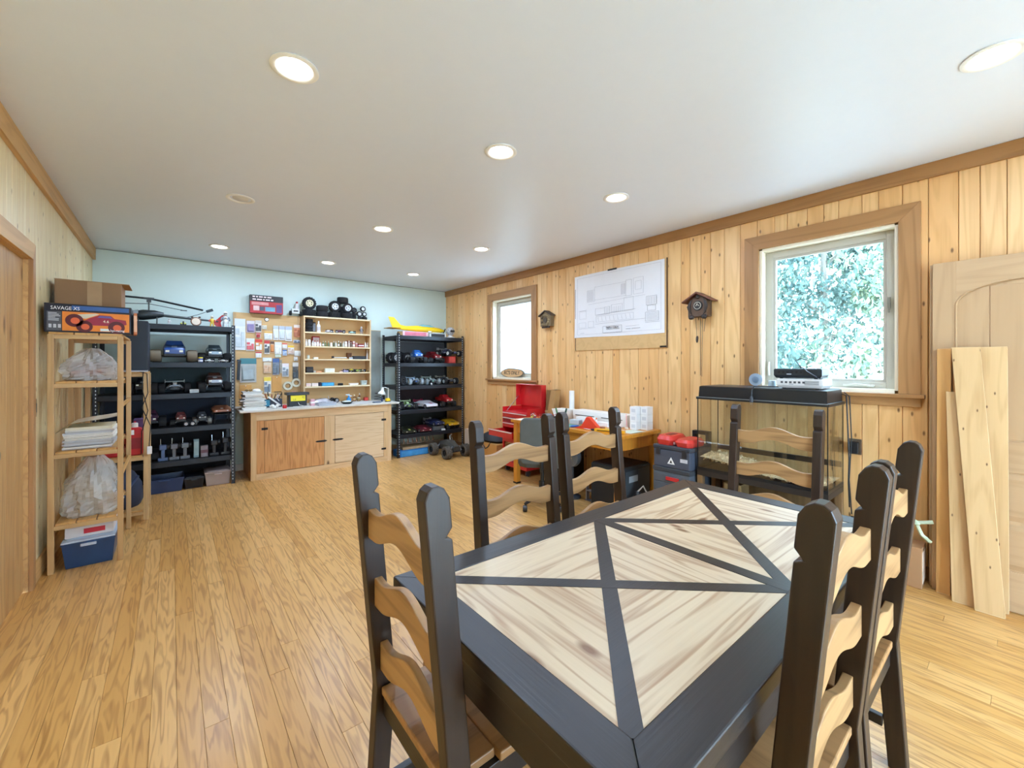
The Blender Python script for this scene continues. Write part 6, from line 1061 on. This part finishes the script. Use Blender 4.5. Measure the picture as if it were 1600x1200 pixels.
# ------------------------------------------------------------------ desk and what stands on it
DX0, DX1, DY0, DY1, DZ = 3.20, 3.875, 2.36, 3.965, .77
dk = thing('work_desk', 'orange varnished wooden desk cluttered with tools', 'desk', ((DX0+DX1)/2, (DY0+DY1)/2, 0)); hx, hy = (DX1-DX0)/2, (DY1-DY0)/2
for k in range(4): MB().box(-hx+k*hx/2+.0006, -hx+(k+1)*hx/2-.0006, -hy, hy, DZ-.035, DZ).build('top_board', W_ORANGEY, dk, bev=.003)
for sx in (-1, 1):
    for sy in (-1, 1): g_ = MB().box(sx*(hx-.05)-.03, sx*(hx-.05)+.03, sy*(hy-.06)-.03, sy*(hy-.06)+.03, .012, DZ-.036).build('leg', W_ORANGE, dk, bev=.003); MB().box(sx*(hx-.05)-.033, sx*(hx-.05)+.033, sy*(hy-.06)-.033, sy*(hy-.06)+.033, 0, .02).build('foot_pad', BLACK, g_)
    bx('apron', W_ORANGEY, dk, sx*(hx-.05)-.011, sx*(hx-.05)+.011, -hy+.09, hy-.09, DZ-.155, DZ-.036)
for sy in (-1, 1):
    bx('apron', W_ORANGE, dk, -hx+.08, -.003, sy*(hy-.06)-.011, sy*(hy-.06)+.011, DZ-.155, DZ-.036); bx('apron', W_ORANGE, dk, .003, hx-.08, sy*(hy-.06)-.011, sy*(hy-.06)+.011, DZ-.155, DZ-.036)
D = DZ+.0008
t = thing('foam_block', 'long white foam packing block at the back of the desk', 'packing', (3.765, 3.02, D)); FO = M('#eeece6', .8, var=.03)
MB().prism([(-.07,0),(.07,0),(.085,.06),(.085,.13),(-.085,.13),(-.085,.07)], -.37, .37, 'y').build('block', FO, t, bev=.004); MB().box(-.088, -.085, -.33, -.05, .07, .08).box(-.088, -.085, .05, .33, .07, .08).build('slot', M('#6e6c66', .8), t)
t = thing('foam_tray', 'white foam tray resting on the foam block end', 'packing', (3.72, 3.555, D)); MB().loft([[(-.07,-.10,0),(.07,-.10,0),(.07,.10,0),(-.07,.10,0)],[(-.09,-.14,.12),(.09,-.14,.12),(.09,.14,.12),(-.09,.14,.12)],[(-.075,-.125,.12),(.075,-.125,.12),(.075,.125,.12),(-.075,.125,.12)],[(-.06,-.09,.015),(.06,-.09,.015),(.06,.09,.015),(-.06,.09,.015)]]).build('tray', FO, t); MB().box(-.094, .094, -.144, -.13, .115, .125).build('lip', FO, t)
t = thing('paper_roll', 'white paper roll standing upright at the wall end of the desk', 'roll', (3.83, 3.545, D)); MB().lathe([(.012,0),(.032,0),(.032,.34),(.012,.34),(.012,0)], 18, cap=False).build('paper', M('#eef0f0', .7), t, smooth=40); MB().lathe([(.0335,.10),(.0335,.11)], 18, cap=False).build('band', M('#a59a8a', .6), t)
t = thing('cardboard_tube', 'brown cardboard sleeve leaning at the corner of the desk', 'tube', (3.77, 3.83, D)); MB().loft([[(-.05,-.045,0),(.05,-.045,0),(.05,.045,0),(-.05,.045,0)],[(-.02,-.085,.34),(.07,-.085,.34),(.07,-.0,.34),(-.02,-.0,.34)]]).build('sleeve', M('#a9814f', .8), t); MB().loft([[(-.015,-.078,.335),(.063,-.078,.335),(.063,-.006,.335),(-.015,-.006,.335)],[(-.018,-.08,.342),(.066,-.08,.342),(.066,-.004,.342),(-.018,-.004,.342)]]).build('dark_opening', M('#4a3620', .9), t)
t = thing('cardboard_tube', 'darker cardboard sleeve behind the first at the desk corner', 'tube', (3.80, 3.925, D)); MB().loft([[(-.03,-.03,0),(.04,-.03,0),(.04,.03,0),(-.03,.03,0)],[(-.02,-.055,.33),(.05,-.055,.33),(.05,.01,.33),(-.02,.01,.33)]]).build('sleeve', M('#7d6038', .8), t); bx('tape', M('#b08e68', .4), t, -.034, .043, -.035, .033, .04, .07)
WB = M('#ececeb', .6, var=.03)
for i in range(3):
    for j in range(2):
        t = thing('white_carton', f'{["lowest", "middle", "topmost"][i]} small white carton of the {["left", "right"][j]} stack at the desk near end', 'box', (3.72+.06*j-.03, 2.53-.085*j, D+i*.0785), 0, 'small white cartons on the desk'); MB().box(-.05, .05, -.04, .04, 0, .077).build('body', WB, t, bev=.002); MB().box(-.048, .048, -.0008, .0008, .077, .078).build('flap_seam', M('#b9b9b6', .6), t); MB().box(-.0512, -.0502, -.025, .02, .02, .055).build('print', M('#d3d5d8', .6), t)
t = thing('green_mat', 'teal cutting mat at the front edge of the desk', 'mat', (3.33, 3.17, D), .1); MB().box(-.10, .10, -.13, .13, 0, .004).build('mat', M('#5f9a8a', .6, var=.1), t); MB().box(-.09, .09, -.001, .001, .004, .0044).box(-.001, .001, -.12, .12, .004, .0044).build('grid_line', M('#a9cfc2', .6), t)
t = thing('red_plane', 'bright red triangular model wing standing on the desk', 'model part', (3.33, 2.86, D), .15); MB().prism([(-.16,0),(.15,0),(.06,.03),(.0,.125),(-.03,.12)], -.03, .03, 'x').build('wing', M('#e2442c', .4), t, bev=.003); MB().cbox((.0,-.17,.02), (.05,.03,.03)).build('nose_block', M('#8a4a2a', .5), t)
t = thing('red_pliers', 'dark red handled pliers lying on the desk', 'pliers', (3.47, 2.97, D), .6); MB().path([(0,0,.01),(.05,.02,.012),(.12,.025,.01)], .008, 7).path([(0,0,.01),(.05,-.02,.012),(.12,-.025,.01)], .008, 7).build('handle', M('#8e2026', .4), t, smooth=50); MB().cbox((-.03,0,.01), (.07,.02,.014)).build('jaw', CHROME, t, bev=.003)
for k, (x, y, a, c) in enumerate(((3.40,3.34,.25,'#4f7a4a'),(3.43,3.30,-.2,'#2f4a3a'))):
    t = thing('green_clamp', ['light green spring clamp standing on the desk', 'dark green spring clamp standing on the desk'][k], 'clamp', (x, y, D)); MB().path([(0,0,.0),(.0,a*.06,.07),(.0,a*.22,.17)], [.016,.013,.009], 8).build('handle', M(c, .4), t, smooth=50); MB().box(-.02, .02, -.02, .02, 0, .016).build('foot', BLACK, t)
for k, (x, y, w_, h_, a, c) in enumerate(((3.34,3.79,.20,.22,.1,'#e9e4d6'),(3.60,3.66,.16,.22,-.1,'#efece4'),(3.45,2.60,.18,.22,.05,'#efe6de'),(3.62,2.74,.13,.12,.1,'#e8d9d4'),(3.52,2.46,.22,.16,-.1,'#d6dcc8'))):
    t = thing('loose_paper', ['cream sheet at the far left corner of the desk', 'white sheet before the foam tray on the desk', 'white sheet at the near end of the desk', 'pinkish sheet before the foam block on the desk', 'pale green sheet beside the small white cartons'][k], 'paper', (x, y, D), a, 'papers on the desk'); MB().add([(-w_/2,-h_/2,.0008),(0,-h_/2,.006),(w_/2,-h_/2,.001),(w_/2,h_/2,.001),(0,h_/2,.004),(-w_/2,h_/2,.001)], [(0,1,4,5),(1,2,3,4)]).add([(-w_/2,-h_/2,.0),(0,-h_/2,.0),(w_/2,-h_/2,.0),(w_/2,h_/2,.0),(0,h_/2,.0),(-w_/2,h_/2,.0)], [(5,4,1,0),(4,3,2,1)]).build('sheet', M(c, .8, var=.08), t)
t = thing('yellow_level', 'yellow spirit level lying at the desk front edge', 'level', (3.30, 2.56, D+.0), .3); MB().box(-.025, .025, -.15, .15, 0, .032).build('body', M('#e3a31e', .4), t, bev=.003); MB().box(-.012, .012, -.03, .03, .032, .034).build('vial', M('#d6e86a', .2), t); MB().box(-.0262, -.0252, -.12, .12, .012, .02).build('label_strip', M('#3a2c10', .5), t)
bottle('small red-topped bottle by the wall at the desk near end', 3.81, 2.615, D, .022, .10, '#2b2326', '#c8262a', jar=True); t = thing('pink_pen', 'thin pink pen standing in a holder on the desk', 'pen', (3.63, 2.60, D)); MB().tube((0,0,.01), (.02,.02,.15), .004, n=6).build('barrel', M('#e9a4a4', .4), t); MB().lathe([(.02,0),(.02,.012),(.008,.02)], 12).build('holder', M('#d9c9b4', .5), t)
carton('grey_block', 'small grey electronics block in the middle of the desk', 3.50, 3.18, D, .08, .12, .05, .2, '#c9ccd2', None, '#8f949c'); carton('foam_piece', 'angled white foam piece at the front of the long block', 3.60, 3.12, D, .08, .22, .075, .05, '#efeeea', None, '#dfe0de')
for k in range(12):
    x, y = R.uniform(3.30,3.60), 3.47+k*.028+R.uniform(-.01,.01); c = R.choice(['#8e2d33', '#c9c2bc', '#3a3336', '#e3ded6', '#b9a04a', '#c4bcc8', '#6f2a30'])
    t = thing('tangled_part', f'{ORD[k]} piece counted from the near end of the parts heap by the red chest', 'model part', (x, y, D+.008), R.random()*3, 'heap of model parts on the desk'); MB().box(-.035, .035, -.010, .010, 0, .016).cbox((.01,0,.03), (.03,.018,.03), (.2,.4,0)).build('body', M(c, .4, var=.2), t, bev=.002); MB().path([(-.03,0,.012),(-.045,.005,.05),(-.01,.01,.075),(.03,.0,.055)], .003, 5).build('wire', M(R.choice(['#c8262a', '#1b1b1d', '#e6e6e6']), .4), t)

for k, (x, y, a, c, lab) in enumerate(((3.27,3.40,.2,'#c8262a','red-handled screwdriver at the desk front edge'),(3.30,3.02,1.2,'#2a5fb5','blue-handled screwdriver beside the teal mat'),(3.44,2.74,-.5,'#e3a31e','yellow-handled screwdriver before the white sheet'),(3.27,2.72,.1,'#1b1b1d','black-handled screwdriver at the desk front edge'))):
    t = thing('screwdriver', lab, 'screwdriver', (x, y, D+.011), a, 'screwdrivers on the desk'); MB().lathe([(.006,-.05),(.011,-.045),(.011,.03),(.006,.045)], 8, 'y').build('handle', M(c, .35), t, smooth=40); MB().tube((0,.045,0), (0,.13,0), .003, n=6).build('shaft', CHROME, t)
bottle('small glue bottle with an orange cap on the desk', 3.55, 2.93, D, .018, .09, '#e9e6dc', '#e07a2a', '#c9d4dc'); bottle('short paint jar with a white lid on the desk', 3.46, 3.40, D, .022, .05, '#a93a34', '#f0efec', jar=True)
carton('foam_piece', 'flat white foam slab lying before the long foam block', 3.62, 2.885, D, .10, .16, .04, .1, '#f0eeea', None, '#e4e4e0')

# ------------------------------------------------------------------ red tool chest with open lid
CX0, CX1, CY0, CY1 = 3.49, 3.835, 3.985, 4.50
tc_ = thing('tool_chest', 'red wheeled tool chest with its lid up and a drawer out', 'tool chest', ((CX0+CX1)/2, (CY0+CY1)/2, 0)); hx, hy = (CX1-CX0)/2, (CY1-CY0)/2; RD2 = M('#8f1a22', .4); TR = M('#d9c6c2', .3, .3)
MB().box(-hx, hx, -hy, -hy+.012, .40, .865).box(-hx, hx, hy-.012, hy, .40, .865).box(hx-.012, hx, -hy+.012, hy-.012, .40, .865).box(-hx, hx, -hy+.012, hy-.012, .40, .412).box(-hx, hx-.012, -hy+.012, hy-.012, .80, .806).build('body', RED, tc_)
for k, (z0, z1) in enumerate(((.735,.798),(.665,.730),(.60,.660),(.415,.505))): d_ = MB().box(-hx-.004, -hx+.26, -hy+.014, hy-.014, z0, z1).build('drawer', RED if k != 1 else RD2, tc_, bev=.002); bx('pull', TR, d_, -hx-.018, -hx-.004, -hy+.02, hy-.02, z1-.014, z1-.004)
d_ = MB().box(-hx-.24, -hx-.232, -hy+.014, hy-.014, .51, .595).box(-hx-.232, -hx+.05, -hy+.014, -hy+.02, .51, .58).box(-hx-.232, -hx+.05, hy-.02, hy-.014, .51, .58).box(-hx-.232, -hx+.05, -hy+.02, hy-.02, .51, .514).build('open_drawer', RED, tc_); bx('pull', TR, d_, -hx-.256, -hx-.24, -hy+.02, hy-.02, .581, .592)
ld = MB().box(hx-.03, hx-.022, -hy, hy, .868, 1.165).box(hx-.11, hx-.03, -hy, -hy+.008, .868, 1.165).box(hx-.11, hx-.03, hy-.008, hy, .868, 1.165).box(hx-.11, hx-.03, -hy+.008, hy-.008, 1.157, 1.165).build('lid', RED, tc_, bev=.002); MB().tube((-hx+.05,hy-.02,.80), (hx-.08,hy-.02,1.0), .004, n=6).build('lid_stay', CHROME, ld)
for sx in (-1, 1):
    for sy in (-1, 1): MB().box(sx*hx-.025*(sx > 0), sx*hx+.025*(sx < 0), sy*hy-.025*(sy > 0), sy*hy+.025*(sy < 0), .10, .40).build('corner_post', RED, tc_); MB().lathe([(.012,-.012),(.038,-.012),(.040,0),(.038,.012),(.012,.012)], 14, 'y', (sx*(hx-.05), sy*(hy-.05), .0405)).box(sx*(hx-.05)-.012, sx*(hx-.05)+.012, sy*(hy-.05)-.018, sy*(hy-.05)-.013, .04, .10).build('castor', M('#4a4a4e', .4, .3), tc_)
bx('bottom_tray', RED, tc_, -hx-.02, hx, -hy-.005, hy+.005, .085, .15, .004); carton('blue_case', 'blue-grey case on the bottom tray of the red tool chest', (CX0+CX1)/2, (CY0+CY1)/2, .1505, .24, .36, .10, 0, '#55789a', None, '#6d8fae')
t = thing('long_ruler', 'dark ruler standing between the chest lid and the wall', 'ruler', (3.868, 4.52, .0)); MB().box(-.004, .004, -.012, .012, .001, 1.12).build('blade', M('#4a4038', .5), t); MB().box(-.006, .006, -.014, .014, 1.12, 1.135).build('end_cap', IRON, t)

# ------------------------------------------------------------------ office chair
oc = thing('office_chair', 'grey fabric office chair with its back to the dining table', 'chair', (2.95, 3.14, 0), rad(-45)); FAB = M('#55554f', .95, var=.12)      # sits facing local +y
sec = lambda x0, x1, y0, y1, z, r: [(x0+r,y0,z),(x1-r,y0,z),(x1,y0+r,z),(x1,y1-r,z),(x1-r,y1,z),(x0+r,y1,z),(x0,y1-r,z),(x0,y0+r,z)]
def plate(mb, w, z0, z1, y0, y1, r=.06):
    pts = []
    for cx, cz, a0 in ((w/2-r, z1-r, 0), (-w/2+r, z1-r, PI/2), (-w/2+r, z0+r, PI), (w/2-r, z0+r, 1.5*PI)):
        for k in range(6): a = a0+k*PI/10; pts.append((cx+r*math.cos(a), cz+r*math.sin(a)))
    mb.prism(pts, y0, y1, 'y')
mb = MB(); plate(mb, .42, .46, .91, -.255, -.19); mb.build('backrest', FAB, oc, bev=.014); MB().loft([sec(-.22,.22,-.2,.22,.42,.06), sec(-.235,.235,-.215,.235,.45,.07), sec(-.235,.235,-.215,.235,.485,.07), sec(-.21,.21,-.19,.21,.50,.06)]).build('seat', FAB, oc, smooth=40)
MB().path([(0,-.235,.56),(0,-.262,.47),(0,-.22,.40),(0,-.05,.395)], .018, 8).build('back_bar', BLACK, oc, smooth=50); MB().lathe([(.045,.40),(.05,.42)], 14).lathe([(.02,.10),(.02,.40)], 12).lathe([(.034,.07),(.034,.24)], 12).build('gas_lift', BLACK, oc, smooth=40)
for k in range(5):
    a = 2*PI*k/5+.35; lg = MB().path([(math.cos(a)*.03, math.sin(a)*.03, .115),(math.cos(a)*.16, math.sin(a)*.16, .10),(math.cos(a)*.285, math.sin(a)*.285, .075)], [.024,.02,.014], 8).build('leg', BLACK, oc, smooth=50); MB().lathe([(.008,-.022),(.03,-.02),(.032,0),(.03,.02),(.008,.022)], 14, 'x', (math.cos(a)*.285, math.sin(a)*.285, .033)).build('castor', M('#2b2a2c', .4), lg, smooth=40)
MB().tube((.12,.0,.42), (.26,.02,.41), .008, n=7).build('lever', BLACK, oc)

# ------------------------------------------------------------------ under and beside the desk
t = thing('black_cabinet', 'black metal equipment box under the near end of the desk', 'equipment', (3.525, 2.60, .0008)); MB().box(-.215, .215, -.20, .20, 0, .44).build('case', M('#22262a', .45, var=.15), t, bev=.006); MB().box(-.195, -.01, -.2025, -.2005, .03, .41).box(.0, .20, -.2025, -.2005, .03, .41).build('panel', M('#3a4146', .4, var=.15), t); MB().box(-.14, .0, -.204, -.2026, .30, .36).build('plate', M('#9aa0a4', .4, var=.4), t); MB().box(-.205, .205, -.19, .19, .44, .452).build('lid', BLACK, t, bev=.003); MB().box(-.175, -.155, -.205, -.2026, .05, .11).build('switch', WHITE, t)
t = thing('desk_fan', 'small grey fan under the desk behind the dining chair', 'fan', (3.36, 3.10, .0008)); MB().lathe([(.09,0),(.09,.02),(.02,.03),(.016,.36)], 18).build('stand', M('#3f444a', .4), t, smooth=40); MB().lathe([(.04,-.05),(.10,-.03),(.11,0),(.10,.03),(.03,.05)], 20, 'x', (0,0,.44)).build('cage', M('#6f767c', .4, .3), t, smooth=40); MB().lathe([(.001,-.056),(.035,-.052)], 14, 'x', (0,0,.44), cap=False).build('hub', CHROME, t)
t = thing('black_tower', 'black computer tower under the desk', 'computer', (3.60, 3.42, .0008)); MB().box(-.21, .21, -.09, .09, 0, .44).build('case', M('#141518', .45), t, bev=.006); MB().box(-.2125, -.2105, -.08, .08, .02, .42).build('front_panel', M('#1d1f24', .35), t); MB().box(-.214, -.2126, .0, .05, .33, .37).build('drive_bay', DGREY, t)
t = thing('metal_frame', 'silver metal bracket standing under the desk', 'bracket', (3.42, 2.90, .0008)); MB().box(-.02, .02, -.05, -.035, 0, .28).box(-.02, .02, .035, .05, 0, .28).box(-.02, .02, -.035, .035, .27, .28).box(-.02, .02, -.035, .035, .10, .115).build('frame', M('#a9a6ac', .35, .5), t); MB().box(-.03, .03, -.06, .06, .0, .006).build('foot', M('#8d8a90', .4, .4), t)
t = thing('wire_spool', 'small wire spool lying under the desk near end', 'spool', (3.36, 2.755, .0445)); MB().lathe([(.044,-.03),(.044,-.024),(.022,-.022),(.022,.022),(.044,.024),(.044,.03)], 18, 'y').build('spool', M('#2a2a2c', .5), t, smooth=40); MB().lathe([(.036,-.02),(.036,.02)], 18, 'y').build('wire', M('#c9b98a', .4, .3), t, smooth=40)
t = thing('fuel_can', 'small black can with a hose beside the equipment box', 'can', (3.40, 2.31, .0008)); MB().lathe([(.05,0),(.055,.01),(.055,.18),(.03,.22),(.018,.24)], 16).build('can', BLACK, t, smooth=40); MB().path([(0,0,.24),(.01,-.05,.30),(.03,-.09,.22),(.04,-.09,.10)], .008, 7).build('hose', M('#c9c6c0', .5), t, smooth=50)
# stacked tool boxes
TBX, TBY = 3.56, 1.965; GB = M('#565c64', .5, var=.08); GB2 = M('#4a4f5c', .5, var=.08)
def toolbox(label, z, w, d, h, col, kind):
    t = thing('tool_box', label, 'tool box', (TBX, TBY, z), 0, 'stacked tool boxes'); hx, hy = d/2, w/2
    MB().box(-hx, hx, -hy, hy, 0, h*.82).build('body', col, t, bev=.008); MB().box(-hx-.004, hx+.004, -hy-.004, hy+.004, h*.82, h).build('lid', M('#3c4046', .5), t, bev=.006)
    if kind == 1:
        for z_ in (.06, .42): d_ = MB().box(-hx-.006, -hx, -hy+.015, hy-.015, h*z_, h*(z_+.32)).build('drawer', GB, t, bev=.003); MB().box(-hx-.018, -hx-.006, -.08, .04, h*(z_+.10), h*(z_+.24)).build('red_handle', M('#c4282c', .35), d_, bev=.003)
    if kind == 2:
        s = MB().prism([(.035,.035),(-.035,.035),(0,.095)], -hx-.003, -hx-.0004, 'x').build('warning_triangle', WHITE, t); MB().prism([(.012,.045),(-.012,.045),(0,.072)], -hx-.004, -hx-.0031, 'x').build('symbol', BLACK, s)
        for y_ in (-hy*.72, hy*.72): MB().box(-hx-.010, -hx, y_-.02, y_+.02, h*.55, h*.92).build('latch', M('#2a2c30', .4), t, bev=.003)
        MB().box(-hx-.002, -hx-.0004, -hy+.02, -hy+.085, h*.34, h*.5).build('name_strip', M('#d9dbe0', .5, var=.3), t)
    return t
toolbox('black lowest box of the tool box stack', .0008, .34, .36, .305, M('#26282c', .5), 0); toolbox('grey box with two red drawer handles in the stack', .3065, .345, .36, .22, GB, 1); toolbox('grey upper tool box with a white warning triangle', .5272, .34, .35, .19, GB2, 2)
t = thing('red_drill_case', 'red plastic tool case open on the tool box stack', 'case', (TBX-.02, TBY, .7178)); MB().loft([sec(-.13,.13,.01,.16,.0,.03), sec(-.14,.14,.0,.165,.045,.03), sec(-.12,.12,.02,.15,.08,.03)]).build('left_half', M('#d4372c', .4), t, smooth=40); MB().loft([sec(-.13,.13,-.16,-.02,.0,.03), sec(-.14,.14,-.165,-.01,.04,.03), sec(-.12,.12,-.15,-.03,.065,.03)]).build('right_half', M('#cf3a30', .4), t, smooth=40); MB().box(-.11, .11, -.012, .004, .01, .03).build('hinge', M('#e5a49c', .5), t); MB().box(-.06, .06, .06, .11, .0805, .083).build('printed_panel', M('#7a2a28', .5), t)
t = thing('black_carry_case', 'black case with a handle hole standing by the tool boxes', 'case', (3.80, 1.90, .0008)); MB().box(-.03, .03, -.075, .075, 0, .70).box(-.03, .03, -.075, -.05, .70, .82).box(-.03, .03, .05, .075, .70, .82).box(-.03, .03, -.05, .05, .79, .82).build('body', M('#1c1d1f', .45), t); MB().box(-.032, -.0305, -.055, .055, .60, .68).build('blue_label', M('#27304a', .5), t)
